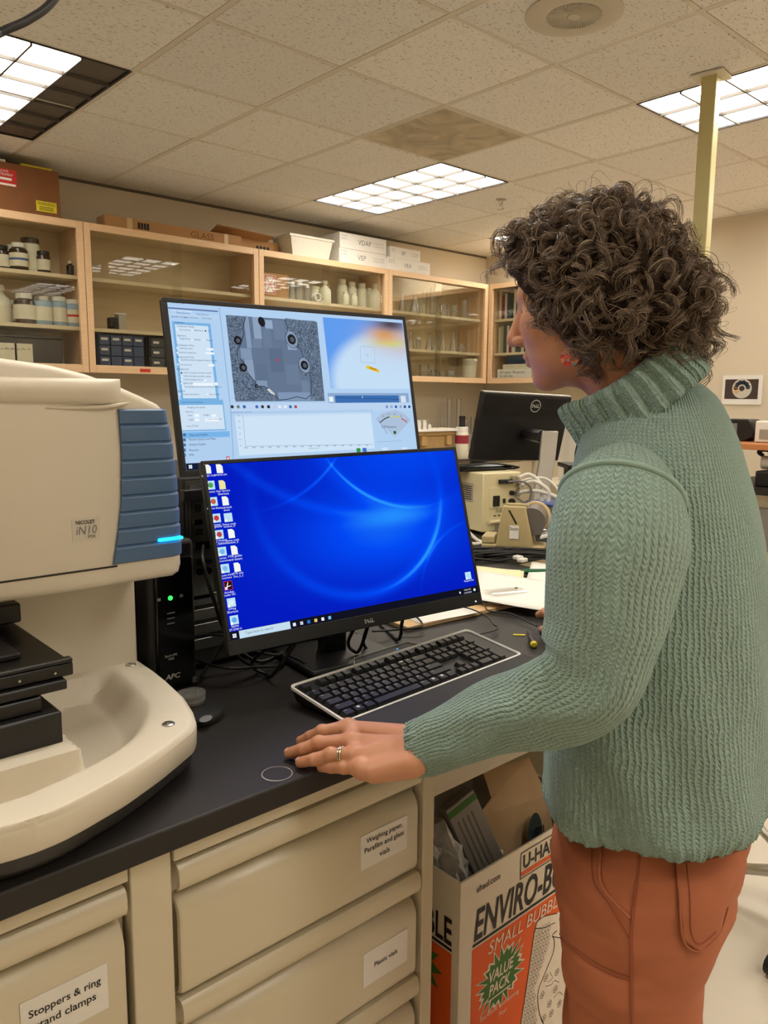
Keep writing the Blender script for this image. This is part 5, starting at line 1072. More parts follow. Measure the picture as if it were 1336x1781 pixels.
# tape dispenser
c_ = onz((893, 968), ZT); TA = R(-58); t = thing('tape_dispenser', 'large beige desk tape dispenser with a ribbed trapezoid side', 'tape dispenser', (c_[0], c_[1], ZT), TA)
# local x: along the visible side, y: away from it
tp = lambda px, z: (pmat(t).inverted() @ Vector(tuple(onz(px, z))))
SL, SWD = .19, .11
poly = [(-.115, 0), (.115, 0), (.105, .055), (.052, .075), (.030, .205), (-.052, .205), (-.070, .075), (-.115, .06)]
MB().prism([(-.075, .02), (.08, .02), (.040, .195), (-.045, .195)], lambda u, v, w_: (u, w_, v), .018).build('side_plate', M_beige, t, bevel=.004, fix=True)
MB().box(-.125, .115, .0, SWD, 0, .045).box(-.125, -.075, .0, SWD, .045, .075).build('base_tray', M_beige, t, bevel=.005)
MB().prism([(-.075, .02), (.08, .02), (.040, .195), (-.045, .195)], lambda u, v, w_: (u, SWD-.018+w_, v), .018).build('side_plate', M_beige, t, bevel=.004, fix=True)
for k in range(9): x = -.052+.012*k; MB().box(x, x+.003, -.0018, 0, .035, .15-abs(k-4)*.006).build('rib', M_beige, t)
MB().add([(-.025, -.002, .18), (-.018, -.002, .18), (.012, -.002, .128), (.004, -.002, .128)], [(0, 1, 2, 3)]).build('slot', M_black, t)
MB().box(-.018, .018, -.003, -.0021, .07, .122).build('label', M_white, t); text(MB(), 'Scotch', lambda u, v: (u, -.0036, v), w=.032, h=.013, x=-.016, y=.103).build('lettering', M_ink, t)
MB().cyl((.062, .02, .135), (.062, SWD+.05, .135), .054, n=36).build('tape_roll', mat('grey_tape', (96, 90, 84), 0.35), t, smooth=SM); MB().lathe([(.045, 0), (.062, 0), (.062, .02), (.045, .02), (.045, 0)], (.062, SWD+.052, .135), 36, ax=(0, 1, 0)).build('reel', mat('cream_reel', (228, 204, 150), 0.45), t, smooth=SM)
MB().add([(.10, -.02, .085), (.16, -.02, .10), (.16, .11, .10), (.10, .11, .085), (.10, -.02, .078), (.16, -.02, .094), (.16, .11, .094), (.10, .11, .078)], [(0, 1, 2, 3), (7, 6, 5, 4), (0, 4, 5, 1), (1, 5, 6, 2), (2, 6, 7, 3), (3, 7, 4, 0)]).build('cutter', M_whitepl, t, fix=True)
t.scale = (.84, .84, .84)
# pump / controller box
C0 = np.array([2.197, 1.893]); PA = R(-12)
t = thing('pump_controller', 'pale yellow pump controller box with sockets and white tubes', 'pump', (C0[0], C0[1], ZT), PA)
MB().box(0, .178, 0, .26, .012, .232).build('case', M_paleb, t, bevel=.004)
for (x, y) in ((.02, .02), (.158, .02), (.02, .24), (.158, .24)): MB().cyl((x, y, 0), (x, y, .012), .012, n=10).build('foot', M_rubber, t)
MB().box(-.0015, 0, .06, .19, .12, .19).build('rating_plate', mat('silver_plate', (176, 168, 150), 0.4), t)
mb = MB()
for k in range(7): mb.box(-.0022, -.0016, .068, .18-(k % 3)*.02, .128+.008*k, .131+.008*k)
mb.build('lettering', M_ink, t)
MB().box(.03, .165, -.003, 0, .10, .178).build('socket_plate', M_paleb, t, bevel=.001); MB().box(.045, .075, -.008, -.003, .108, .148).build('power_inlet', M_black, t, bevel=.002); MB().box(.092, .102, -.007, -.003, .118, .135).build('switch', M_black, t); MB().cyl((.13, -.016, .122), (.13, -.003, .122), .012, n=14).build('fuse_cap', M_black, t); MB().cyl((.13, -.014, .155), (.13, -.003, .155), .009, n=14).build('socket', M_black, t)
MB().box(.068, .13, -.018, -.001, .192, .208).build('data_plug', M_black, t, bevel=.003)
mb = MB(); text(mb, 'FUSE', lambda u, v: (u, -.0035, v), w=.03, x=.06, y=.084); [mb.box(.05+.02*k, .062+.02*k, -.0036, -.003, .07, .074) for k in range(5)]; mb.build('lettering', M_ink, t)
MB().cyl((.025, -.012, .05), (.165, -.012, .055), .007, n=10).build('clamp_bar', M_paleb, t); MB().box(.06, .11, -.0015, 0, .012, .042).build('serial_plate', M_silver, t)
M_tubew = mat('white_tubing', (224, 220, 208), 0.4); M_blue2 = mat('blue_lid', (58, 84, 150), 0.4)
for k, pts in enumerate([[(.15, -.01, .205), (.19, -.03, .225), (.225, -.06, .19), (.228, -.065, .13)], [(.165, -.01, .18), (.20, -.05, .20), (.235, -.09, .17), (.24, -.09, .135)], [(.155, -.01, .155), (.20, -.06, .165), (.25, -.10, .15), (.262, -.12, .135)], [(.17, .02, .19), (.25, -.04, .21), (.29, -.08, .17), (.27, -.11, .135)]]): MB().tube(spline(pts, 18), .007 if k < 3 else .005, 8).build('white_tube', M_tubew, t, smooth=True)
MB().tube(spline([(.10, -.02, .20), (.15, -.05, .20), (.18, -.06, .17), (.17, -.05, .12), (.14, -.02, .14)], 24), .004, 6).build('grey_lead', mat('grey_lead', (120, 112, 110), 0.5), t, smooth=True)
for (x, z) in ((.15, .205), (.165, .18), (.155, .155), (.135, .21)): MB().cyl((x, -.02, z), (x, .002, z), .012, n=12).build('tube_fitting', M_steel, t)
MB().box(.19, .30, -.16, -.03, 0.002, .118).build('reservoir', M_clear, t, bevel=.003); MB().box(.185, .305, -.165, -.025, .1185, .126).build('reservoir_lid', M_blue2, t, bevel=.002)
for (x, y) in ((.228, -.065), (.24, -.09), (.262, -.12)): MB().cyl((x, y, .126), (x, y, .14), .009, n=10).build('lid_port', M_whitepl, t)
o = cable([tuple(onz(q, ZT+.007)) for q in [(815, 925), (828, 938), (838, 944), (822, 946), (805, 938)]], .007, 'short loop of white tubing at the corner of the pump controller', 'tubing', M_tubew)
# telephone-like black cradle on top of the pump
c_ = onz((840, 803), ZT+.236); t = thing('black_tray', 'black plastic tray resting on the pump controller', 'tray', (C0[0]+.10, C0[1]+.13, ZT+.2325), PA); 
rows = [[(-.13, -.06, 0), (.15, -.06, 0), (.15, .08, 0), (-.13, .08, 0)], [(-.14, -.07, .014), (.17, -.07, .006), (.17, .09, .006), (-.14, .09, .022)], [(-.13, -.05, .03), (.05, -.06, .028), (.05, .08, .028), (-.13, .07, .034)]]
MB().grid(rows, closed=True, capa=True, capb=True).build('tray', M_blackgloss, t, bevel=.003, fix=True); MB().tube(spline([(-.14, -.07, .02), (0, -.075, .03), (.1, -.07, .02), (.17, -.06, .008)], 16), .004, 6).build('rim', M_black, t, smooth=True)
# far monitor seen from behind
MP = Panel((3.108, 2.432, 1.278), R(-14.1), R(-12.6), R(-2.1)); t = thing('computer_monitor', 'black monitor seen from behind, with a white ring logo and silver stand', 'monitor', (3.05, 2.25, ZT))
w, h = .545, .335; mb = MB(); MP.box(mb, -w/2, w/2, -h/2, h/2, 0, .028); mb.build('back_cover', M_blackmatte, t, bevel=.006, world=True, fix=True)
mb = MB(); MP.box(mb, -w/2+.005, w/2-.005, -h/2+.005, h/2-.005, .0282, .035); mb.build('screen_frame', M_black, t, world=True, fix=True)
mb = MB(); MP.box(mb, -w/2+.004, w/2-.004, h/2-.0005, h/2+.003, .002, .03); mb.build('top_edge', M_silver, t, world=True)
for k in range(11): mb = MB(); MP.box(mb, -w/2+.02, w/2-.02, h/2-.018-.0085*k, h/2-.0145-.0085*k, -.0025, .0); mb.build('vent_rib', M_blackmatte, t, world=True)
mb = MB(); uL, vL = MP.uv((931, 706)); 
rows = [[MP.P(uL+r_*math.cos(a), vL+r_*math.sin(a), -.0035) for r_ in (.0275, .031)] for a in np.linspace(0, 2*math.pi, 49)]; mb.grid(rows); mb.build('logo_ring', M_whiteink, t, world=True)
dell(MP, t, uL-.022, vL-.0085, .044, .017, -.0035, M_whiteink)
mb = MB(); A = [MP.uv(q) for q in [(924, 748), (960, 748)]]
p1 = np.array(atd((946, 755), 3.35)); p2 = np.array(atd((930, 885), 3.30)); p3 = np.array(onz((926, 905), ZT+.01)); wd = np.array([math.cos(R(-40)), math.sin(R(-40)), 0])
mb = MB()
secs = []
for p_, hw, th in ((atd((958, 750), 3.42), .035, .03), (atd((953, 800), 3.40), .034, .03), (atd((944, 850), 3.37), .033, .03), (atd((936, 895), 3.34), .034, .03)):
    p_ = np.array(p_); nrm = np.array([wd[1], -wd[0], 0]); secs.append([tuple(p_-wd*hw), tuple(p_+wd*hw), tuple(p_+wd*hw-nrm*th), tuple(p_-wd*hw-nrm*th)])
secs = [[(x, y, max(z, ZT+.012)) for x, y, z in s_] for s_ in secs]
mb.grid(secs, closed=True, capa=True, capb=True); mb.build('stand_column', M_silver, t, bevel=.004, world=True, fix=True)
pz = np.array(secs[-1]).mean(0); MB().obox((pz[0], pz[1], ZT+.0065), (.26, .20, .012), R(-14)).build('stand_base', M_silver, t, bevel=.004, world=True)
q = atd((945, 760), 3.44); r_ = MP.P(.03, -.03, 0.0); MB().tube([tuple(q), r_], .03, 10).build('stand_hinge', M_black, t, world=True)
# letter rack, bucket and bag to the right of it, on the far worktop
c_ = onz((990, 905), ZT); 
t = thing('document_rack', 'black rack with curved dividers, half hidden by the shoulder', 'rack', (3.28, 2.12, ZT), R(-40)); MB().box(-.13, .13, -.09, .09, 0, .18).build('body', M_blackmatte, t, bevel=.004)
MB().box(-.16, .16, -.10, .10, .1805, .20).build('shelf', M_black, t, bevel=.003)
for k in range(5):
    x = -.085+.037*k; MB().prism([(.0, 0), (.0, .0)]+[] if False else [(-.06+.0*k, 0), (.07, 0), (.07, .05), (.045, .085), (0, .10), (-.035, .085), (-.06, .05)], lambda u, v, w_: (x+w_, u, .2005+v), .004).build('divider', M_black, t, fix=True)
    MB().tube([(x+.002, u, .2005+v) for u, v in [(.07, .0), (.07, .05), (.045, .085), (0, .10), (-.035, .085), (-.06, .05), (-.06, 0)]], .0022, 5).build('divider_edge', M_silver, t)
b_ = atd((1008, 790), 4.6); t = thing('white_bucket', 'white plastic bucket with a wooden lid, behind the shoulder', 'bucket', (b_[0], b_[1], .0)); 
zb = .95; MB().lathe([(0, zb), (.115, zb), (.14, 1.32), (.147, 1.325), (.147, 1.345), (.0, 1.345)], n=32).build('bucket', M_whitepl, t, smooth=SM); MB().lathe([(.15, 1.3455), (.15, 1.365), (0, 1.365)], n=24).build('lid', M_card, t, smooth=SM); MB().lathe([(.145, 1.29), (.149, 1.295), (.149, 1.305), (.145, 1.31)], n=32).build('rim', M_whitepl, t, smooth=SM)
MB().box(-.3, .3, -.2, .2, .0, .948).build('stand', M_cream, t)
b_ = atd((1020, 800), 3.3); t = thing('white_canister', 'white plastic canister in front of the bucket', 'canister', (b_[0], b_[1]-.05, ZT)); MB().box(-.07, .07, -.05, .05, 0, .25).build('body', M_whitepl, t, bevel=.02, seg=4); MB().lathe([(.022, .25), (.022, .285), (0, .285)], n=16).build('cap', M_whitepl, t)
# items on the rear worktop
YB1 = 4.60
def bx(px0, px1, y, z0, h, d, label, m, name, cat, bev=.004):
    x0, x1 = onz_y(px0, y, z0+h/2), onz_y(px1, y, z0+h/2); t = thing(name, label, cat, ((x0+x1)/2, y+d/2, z0)); MB().box(-(x1-x0)/2, (x1-x0)/2, -d/2, d/2, 0, h).build('body', m, t, bevel=bev); return t, x1-x0
M_tan = mat('tan_case_plastic', (190, 158, 104), 0.5)
t, w = bx(722, 790, 4.55, ZT, .20, .25, 'tan plastic instrument case with latches, on the rear worktop', M_tan, 'instrument_case', 'case', .012)
MB().box(-w/2-.01, w/2+.01, -.14, .12, .2, .235).build('lid', M_tan, t, bevel=.008)
for s_ in (-1, 1): MB().box(s_*w*.32-.03, s_*w*.32+.03, -.15, -.125, .12, .2).build('latch', M_tan, t, bevel=.004)
MB().box(-.06, .06, -.16, -.126, .07, .10).build('handle', M_blackmatte, t, bevel=.006)
x0 = onz_y(752, 4.62, ZT+.25); t = thing('paper_pad', 'flat pile of papers on top of the tan case', 'paper', (x0, 4.66, ZT+.2355)); MB().box(-.33, .30, -.16, .14, 0, .018).build('papers', M_white, t, bevel=.003); MB().obox((.08, -.03, .0186), (.3, .2, .001), .2).build('top_sheet', M_lab, t)
for px, s_, lb in [(735, .075, 'small jumble of clear vials on the paper pile'), (753, .04, 'white cap lying on the paper pile')]:
    x = onz_y(px, 4.58, ZT+.28); t = thing('sample_vials', lb, 'vials', (x, 4.58, ZT+.2545))
    for k in range(4 if px == 735 else 1): MB().lathe([(0, 0), (.02, 0), (.02, s_*.7), (.016, s_*.72), (.016, s_), (0, s_)], (-.045+.032*k, .01*(k % 2), 0), 12).build('vial', M_clear if k % 2 else M_whitepl, t, smooth=SM)
x = onz_y(803, 4.5, ZT+.1); t = bottle(x, 4.5, ZT, .058, .27, 'white bottle with a red label and a black pump top, on the rear worktop', M_natpl, M_whitepl, 'wide', False, 'bench bottles', None); MB().lathe([(.059, .13), (.059, .2)], n=20).build('red_label', mat('maroon_label', (150, 44, 60), 0.5), t, smooth=SM); MB().lathe([(.03, .27), (.026, .29), (.028, .36), (0, .362)], n=14).build('pump_top', M_black, t, smooth=SM)
x = onz_y(815, 4.76, ZT+.1); flask(x, 4.76, ZT, .075, .2, 'large conical flask beside the red-labelled bottle', 'erl')
for px, h, r_, k in [(752, .28, .014, 0), (769, .33, .016, 1), (781, .50, .022, 2), (797, .50, .022, 3), (809, .33, .018, 4), (822, .33, .02, 5)]:
    x = onz_y(px, 4.97, ZT+.2); flask(x, 4.97, ZT, r_, h, 'clear glass measuring cylinder by the rear wall, %s from the left' % nth[k], 'cyl', 'measuring cylinders by the rear wall')
t, w = bx(818, 856, 4.44, ZT, .03, .2, 'white tray of papers at the front of the rear worktop', M_white, 'paper_tray', 'tray'); MB().box(-w*.3, w*.3, -.06, .06, .0305, .045).build('notebook', M_lab, t)
for px in (727+8, 742): pass
# wall switch plates above the rear worktop
for px, k in ((912-130, 'left'), (926-130, 'right')): pass
x, z = ony((783, 712), 5.09)[[0, 2]]
# poster on the right wall
p0, p1 = onx((1258, 653), 5.872), onx((1324, 704), 5.872)
t = thing('wall_poster', 'small white-bordered poster of a colour wheel on the right wall', 'poster', (5.874, (p0[1]+p1[1])/2, (p0[2]+p1[2])/2)); hy, hz = abs(p0[1]-p1[1])/2, abs(p0[2]-p1[2])/2
MB().box(-.002, .002, -hy, hy, -hz, hz).build('sheet', M_white, t); MB().box(-.003, -.0021, -hy*.80, hy*.86, -hz*.62, hz*.72).build('dark_field', mat('dark_brown_print', (62, 46, 40), 0.6), t)
cy_ = -.0; mb = MB().add([(-.0035, cy_+.072*math.cos(a), .01+.072*math.sin(a)) for a in np.linspace(0, 2*math.pi, 33)[:-1]], [tuple(range(32))]); mb.build('dial', mat('pale_print', (200, 194, 180), 0.6), t)
for k, rgb in enumerate([(214, 170, 110), (120, 84, 60), (60, 48, 50), (30, 34, 52), (22, 34, 54), (30, 50, 64), (38, 60, 70)]):
    a = R(205-32*k); MB().add([(-.004, cy_-.045*math.cos(a)+.017*math.cos(b), .01+.045*math.sin(a)+.017*math.sin(b)) for b in np.linspace(0, 2*math.pi, 13)[:-1]], [tuple(range(12))]).build('swatch', mat('print_%d' % k, rgb, 0.6), t)
MB().add([(-.004, cy_+.020*math.cos(b), .01+.020*math.sin(b)) for b in np.linspace(0, 2*math.pi, 17)[:-1]], [tuple(range(16))]).build('dial_hub', MATS['dark_brown_print'], t)
# shelving bench at the right edge
t = thing('shelf_bench', 'bench with a wood-edged riser shelf near the right wall', 'bench', (5.0, 1.7, 0)); y0, y1 = .6, 2.26
MB().box(4.62, 5.40, y0, y1, .88, ZT).build('worktop', M_epoxy, t, world=True); MB().box(4.70, 5.36, y0+.02, y1-.02, 0, .88).build('base', M_cream, t, world=True); MB().box(4.68, 5.32, y0, y1-.02, 1.135, 1.17).build('riser_shelf', mat('oak_edge', (186, 120, 70), 0.45), t, bevel=.003, world=True)
for y in (y0+.05, y1-.08): MB().box(4.9, 4.94, y, y+.04, ZT, 1.135).build('upright', M_steel, t, world=True)
MB().box(4.66, 4.70, y0+.05, y1-.2, .55, .80).build('drawer', mat('grey_drawer', (120, 116, 112), 0.5), t, bevel=.003, world=True)
def rt(px, D): return atd(px, D)
q = onx((1297, 752), 5.0); t = thing('desk_scanner', 'black device with a rounded back on the riser shelf at the right edge', 'device', (q[0], q[1], 1.1705))
MB().prism([(-.12, 0), (.02, 0), (.075, .03), (.085, .06), (.06, .125), (.04, .135), (-.12, .135)], lambda u, v, w_: (w_-.08, -u, v), .16).build('body', M_black, t, bevel=.006, fix=True); MB().box(-.082, -.08, .02, .08, .05, .11).build('panel', M_greyink, t)
q = onx((1333, 758), 5.0); t = thing('white_printer', 'white machine cut off by the right edge, on the riser shelf', 'machine', (q[0], q[1]-.12, 1.1705)); MB().box(-.15, .15, -.14, .13, 0, .13).build('body', M_whitepl, t, bevel=.01); MB().box(-.152, -.15, -.1, .1, .02, .08).build('front_panel', M_silver, t)
q = onx((1328, 792), 4.85); t = thing('white_cylinder_pump', 'white cylinder with black hose under the riser shelf', 'pump', (q[0], q[1]-.1, ZT)); MB().cyl((0, -.12, .14), (0, .1, .14), .04, n=16).build('cylinder', M_whitepl, t, smooth=SM); MB().box(-.1, .1, -.15, .10, 0, .095).build('base', M_black, t, bevel=.01); MB().tube(spline([(0, .10, .18), (0, .13, .2), (0, .09, .215), (0, 0, .2)], 14), .012, 8).build('hose', M_rubber, t, smooth=True)
# stool base at the right edge
t = thing('lab_stool', 'wheeled stool, only its metal base showing at the right edge', 'stool', (2.20, .62, 0)); mb = MB()
for k in range(5):
    a = R(100+72*k); d = Vector((math.cos(a), math.sin(a), 0)); MB().tube([(0, 0, .12), tuple(d*.15+Vector((0, 0, .12))), tuple(d*.29+Vector((0, 0, .075)))], [.022, .018, .014], 8).build('leg', M_steel if k % 2 == 0 else M_blackmatte, t, smooth=True); MB().cyl(tuple(d*.29+Vector((-.012*d.y, .012*d.x, .028))), tuple(d*.29+Vector((.012*d.y, -.012*d.x, .028))), .027, n=14).build('caster', M_black, t)
MB().cyl((0, 0, .1), (0, 0, .62), .028, n=16).build('column', M_steel, t, smooth=SM); MB().lathe([(0, .62), (.17, .62), (.19, .64), (.19, .67), (.17, .69), (0, .69)], n=32).build('seat', M_blackmatte, t, smooth=SM)
MB().tube([(.2*math.cos(a), .2*math.sin(a), .28) for a in np.linspace(0, 2*math.pi, 41)], .011, 8).build('foot_ring', M_steel, t, smooth=True)
for k in range(4): a = R(45+90*k); MB().tube([(.02*math.cos(a), .02*math.sin(a), .28), (.2*math.cos(a), .2*math.sin(a), .28)], .008, 6).build('ring_spoke', M_steel, t)
# ================================================================ bubble wrap carton in the knee space
BY = .862
def bxz(q): p = ony(q, BY); return float(p[0]), float(p[2])
BX0 = bxz((800, 1600))[0]; BZ1 = .563; BX1 = BX0+.44; BYB = BY+.36
M_bw = mat('white_printed_card', (226, 216, 196), 0.7, var=0.03, scale=9); M_or = mat('orange_print', (232, 98, 30), 0.65, var=0.03, scale=10); M_gr = mat('green_print', (62, 112, 36), 0.65); M_blk = mat('black_print', (34, 28, 26), 0.65)
M_wp = mat('white_print', (232, 220, 202), 0.65)
t = thing('bubble_wrap_carton', 'open white and orange bubble wrap carton under the bench', 'carton', ((BX0+BX1)/2, (BY+BYB)/2, 0))
th = .005; MB().box(BX0, BX1, BY, BY+th, 0.001, BZ1).box(BX0, BX1, BYB-th, BYB, 0.001, BZ1).box(BX0, BX0+th, BY+th, BYB-th, 0.001, BZ1).box(BX1-th, BX1, BY+th, BYB-th, 0.001, BZ1).box(BX0+th, BX1-th, BY+th, BYB-th, .001, .006).build('carton', M_bw, t, world=True, bevel=.0015)
F = lambda w_: (lambda u, v: (u, BY-w_, v))
x0, zr = bxz((823, 1641)); xm, zo = bxz((823, 1650))
zr = zr-.002
MB().box(x0-.002, BX1-.01, BY-.0006, BY-.0001, 0.03, zr-.011).build('orange_field', M_or, t, world=True)
MB().box(x0-.001, BX1-.012, BY-.0008, BY-.0001, zr-.0065, zr-.001).build('rule', M_blk, t, world=True)
text(MB(), 'ENVIRO-BUBBLE', F(.0009), w=.385, h=.064, x=x0+.001, y=zr+.003, bold=.02, shear=.12).build('lettering', M_blk, t, world=True)
a = bxz((829, 1553)); text(MB(), 'uhaul.com', F(.0009), w=.066, h=.0135, x=a[0], y=a[1], bold=.01).build('lettering', M_blk, t, world=True)
a = bxz((904, 1527)); mb = MB(); fz = F(.0009); 
def rc(mb, u0, u1, v0, v1, f, sh=.12): return mb.add([f(u0, v0), f(u1, v0), f(u1+sh*(v1-v0), v1), f(u0+sh*(v1-v0), v1)], [(0, 1, 2, 3)])
L0, L1, H0, H1 = a[0], a[0]+.15, a[1]-.004, a[1]+.052
for (u0, u1, v0, v1) in [(L0, L1, H0, H0+.002), (L0, L1, H1-.002, H1), (L0, L0+.002, H0, H1), (L1-.002, L1, H0, H1)]: rc(mb, u0, u1, v0, v1, F(.0009), 0)
text(mb, 'U-HAUL', F(.0009), w=.128, h=.030, x=L0+.009, y=H0+.018, bold=.02); mb.build('logo', M_blk, t, world=True)
mb = MB(); rc(mb, L0+.004, L1-.006, H0+.005, H0+.014, F(.0008), 0); mb.build('logo_bar', M_or, t, world=True)
a = bxz((852, 1645)); text(MB(), 'SMALL BUBBLE', F(.0018), w=.235, h=.026, x=a[0]-.006, y=zr-.043, shear=.18).build('lettering', M_wp, t, world=True)
# starburst
c_ = bxz((871, 1698)); rnd = random.Random(3)
def burst(k1, k2, n=22): 
    out = []
    for i in range(2*n):
        a = math.pi*i/n; r_ = (k1 if i % 2 == 0 else k2)*(1+.12*math.sin(i*2.3)); out.append((c_[0]+r_*math.cos(a)*1.0+r_*math.sin(a)*.12, c_[1]+r_*math.sin(a)*.92))
    return out
MB().add([(u, BY-.0010, v) for u, v in burst(.074, .053)]+[(c_[0], BY-.0010, c_[1])], [(i, (i+1) % 44, 44) for i in range(44)]).build('burst_outline', M_wp, t, world=True)
MB().add([(u, BY-.0013, v) for u, v in burst(.066, .046)]+[(c_[0], BY-.0013, c_[1])], [(i, (i+1) % 44, 44) for i in range(44)]).build('burst', M_gr, t, world=True)
mb = MB(); text(mb, 'VALUE', F(.0016), w=.074, h=.024, x=c_[0]-.040, y=c_[1]+.003, bold=.02, shear=.15); text(mb, 'PACK', F(.0016), w=.062, h=.024, x=c_[0]-.036, y=c_[1]-.026, bold=.02, shear=.15); rc(mb, c_[0]-.04, c_[0]+.03, c_[1]-.035, c_[1]-.032, F(.0016)); mb.build('lettering', M_wp, t, world=True)
a = bxz((846, 1772)); mb = MB(); text(mb, 'Excellent Cushioning', F(.0010), w=.115, h=.013, x=a[0]-.018, y=a[1]); text(mb, 'For:', F(.0010), w=.022, h=.011, x=a[0]+.038, y=a[1]-.017); mb.build('lettering', M_wp, t, world=True)
# wrapped vase drawing
vz = lambda q: bxz(q)
wrap = [vz(q) for q in [(932, 1605), (945, 1594), (968, 1588)]]+[(BX1-.08, vz((968, 1588))[1]), (BX1-.08, .04), (vz((905, 1781))[0], .04), vz((905, 1781)), vz((916, 1710)), vz((926, 1640))]
MB().add([(u, BY-.0010, v) for u, v in wrap], [tuple(range(len(wrap)))]).build('vase_drawing', M_wp, t, world=True, fix=True)
mb = MB()
def stroke(mb, pts, w_=.0018, W=.0014):
    for p_, q_ in zip(pts[:-1], pts[1:]):
        d = Vector((q_[0]-p_[0], q_[1]-p_[1]))
        if d.length < 1e-6: continue
        d = d.normalized()*w_/2; mb.add([(p_[0]-d.y, BY-W, p_[1]+d.x), (p_[0]+d.y, BY-W, p_[1]-d.x), (q_[0]+d.y, BY-W, q_[1]-d.x), (q_[0]-d.y, BY-W, q_[1]+d.x)], [(0, 1, 2, 3)])
def sm(ps, n=24): return [tuple(p_[:2]) for p_ in spline([(*p_, 0) for p_ in ps], n)]
stroke(mb, sm([vz(q) for q in [(905, 1781), (916, 1710), (926, 1640), (931, 1612), (940, 1596), (968, 1588)]]))
stroke(mb, sm([vz(q) for q in [(931, 1614), (945, 1613), (965, 1604)]]))
stroke(mb, sm([vz(q) for q in [(968, 1618), (960, 1626), (963, 1634), (962, 1655), (948, 1690), (935, 1725), (937, 1760), (945, 1781)]]), .0024)
stroke(mb, sm([vz(q) for q in [(960, 1628), (975, 1630), (980, 1620)]]))
for (qx, qy) in [(949, 1700), (968, 1690), (942, 1730), (955, 1745), (965, 1720), (945, 1770), (958, 1762), (972, 1745)]:
    u_, v_ = vz((qx, qy)); 
    for k in range(5): a = 2*math.pi*k/5; stroke(mb, [(u_+.005*math.cos(a)+.0035*math.cos(b), v_+.005*math.sin(a)+.0035*math.sin(b)) for b in np.linspace(0, 2*math.pi, 7)], .0009)
for qs in [[(955, 1690), (960, 1700), (952, 1708)], [(962, 1735), (972, 1725), (978, 1730)], [(948, 1715), (958, 1712), (964, 1705), (972, 1708)]]: stroke(mb, sm([vz(q) for q in qs], 10), .0011)
for i in range(30):
    for j in range(7):
        qy = 1618+i*6.2; qx = interp(qy, [1615, 1640, 1710, 1781], [933, 929, 919, 908])+j*5.2+(2.6 if i % 2 else 0); lim = interp(qy, [1615, 1635, 1655, 1690, 1725, 1781], [958, 957, 957, 943, 931, 934])
        if qx < lim-2: u_, v_ = vz((qx, qy-j*2.6)); stroke(mb, [(u_+.0038*math.cos(b), v_+.0046*math.sin(b)) for b in np.linspace(0, 2*math.pi, 8)], .0007)
mb.build('vase_line_art', M_blk, t, world=True)
# left side print (y runs towards the back)
X = BX0-.0006
def SD(w_): return lambda u, v: (BX0-w_, BY+.012-u, v)      # u increases towards the front edge; ends at u=0
MB().box(BX0-.0007, BX0-.0001, BY+.018, BYB-.01, .03, zr-.011).build('side_orange', M_or, t, world=True)
MB().box(BX0-.0009, BX0-.0001, BY+.018, BYB-.01, zr-.0065, zr-.001).build('side_rule', M_blk, t, world=True)
text(MB(), 'ENVIRO-BUBBLE', lambda u, v: (BX0-.001, BY+.018-u, v), w=.32, h=.055, x=-.32, y=zr+.003, bold=.02).build('lettering', M_blk, t, world=True)
text(MB(), 'SMALL BUBBLE', lambda u, v: (BX0-.001, BY+.018-u, v), w=.19, h=.026, x=-.245, y=zr-.05).build('lettering', M_wp, t, world=True)
mb = MB(); cz, cyy = .36, BY+.11; mb.add([(BX0-.001, cyy+(.07 if i % 2 == 0 else .045)*math.cos(math.pi*i/12), cz+(.07 if i % 2 == 0 else .045)*math.sin(math.pi*i/12)) for i in range(24)]+[(BX0-.001, cyy, cz)], [(i, (i+1) % 24, 24) for i in range(24)]); mb.build('side_burst', M_gr, t, world=True)
# contents
M_film = mat('crumpled_white_film', (206, 204, 198), 0.3, var=0.1, scale=18, bump=0.8, bscale=40)
def crumple(name, c, rad, label, m, seed):
    r2 = np.random.default_rng(seed); bm = bmesh.new(); bmesh.ops.create_icosphere(bm, subdivisions=4, radius=1)
    from mathutils import noise as mn
    for v in bm.verts:
        d = 1+.45*mn.noise(Vector(v.co)*2.2+Vector((seed*3, 0, 0)))+.2*mn.noise(Vector(v.co)*5+Vector((seed, 5, 0))); v.co = Vector((v.co.x*rad[0]*d, v.co.y*rad[1]*d, v.co.z*rad[2]*d))
    me = bpy.data.meshes.new(name); bm.to_mesh(me); bm.free(); me.materials.append(m); o = bpy.data.objects.new(name, me); COL.objects.link(o); o.location = c; return tag(o, label, 'packaging')
crumple('packing_film', (BX0+.065, BY+.16, .505), (.055, .10, .085), 'crumpled white plastic film in the carton', M_film, 3)
crumple('packing_paper', (BX0+.17, BY+.20, .44), (.12, .12, .07), 'crumpled paper filling the middle of the carton', M_white, 8)
def slab(c, sz, rot, name, label, m, cat='box'):
    t_ = thing(name, label, cat, c, 0); o_ = MB().box(-sz[0]/2, sz[0]/2, -sz[1]/2, sz[1]/2, -sz[2]/2, sz[2]/2).build('carton', m, t_, bevel=.002); o_.rotation_euler = rot; return t_, o_
M_greyc = mat('grey_carton', (150, 146, 138), 0.6, var=0.04)
t_, o_ = slab((BX0+.155, BY+.105, .54), (.075, .03, .19), (R(-14), R(-20), R(-8)), 'grey_carton', 'grey printed medicine-style carton standing in the bubble wrap carton', M_greyc)
mb = MB()
for k in range(4): mb.box(-.024+.012*k, -.021+.012*k, -.0158, -.0151, -.07, .06)
oo = mb.build('print_lines', M_greyink, o_); MB().box(-.037, .037, -.0157, -.0151, .075, .088).build('green_band', M_gr, o_)
t_ = thing('torn_carton', 'torn tan cardboard carton with a dark oval window, sticking up', 'carton', (BX0+.285, BY+.10, .50))
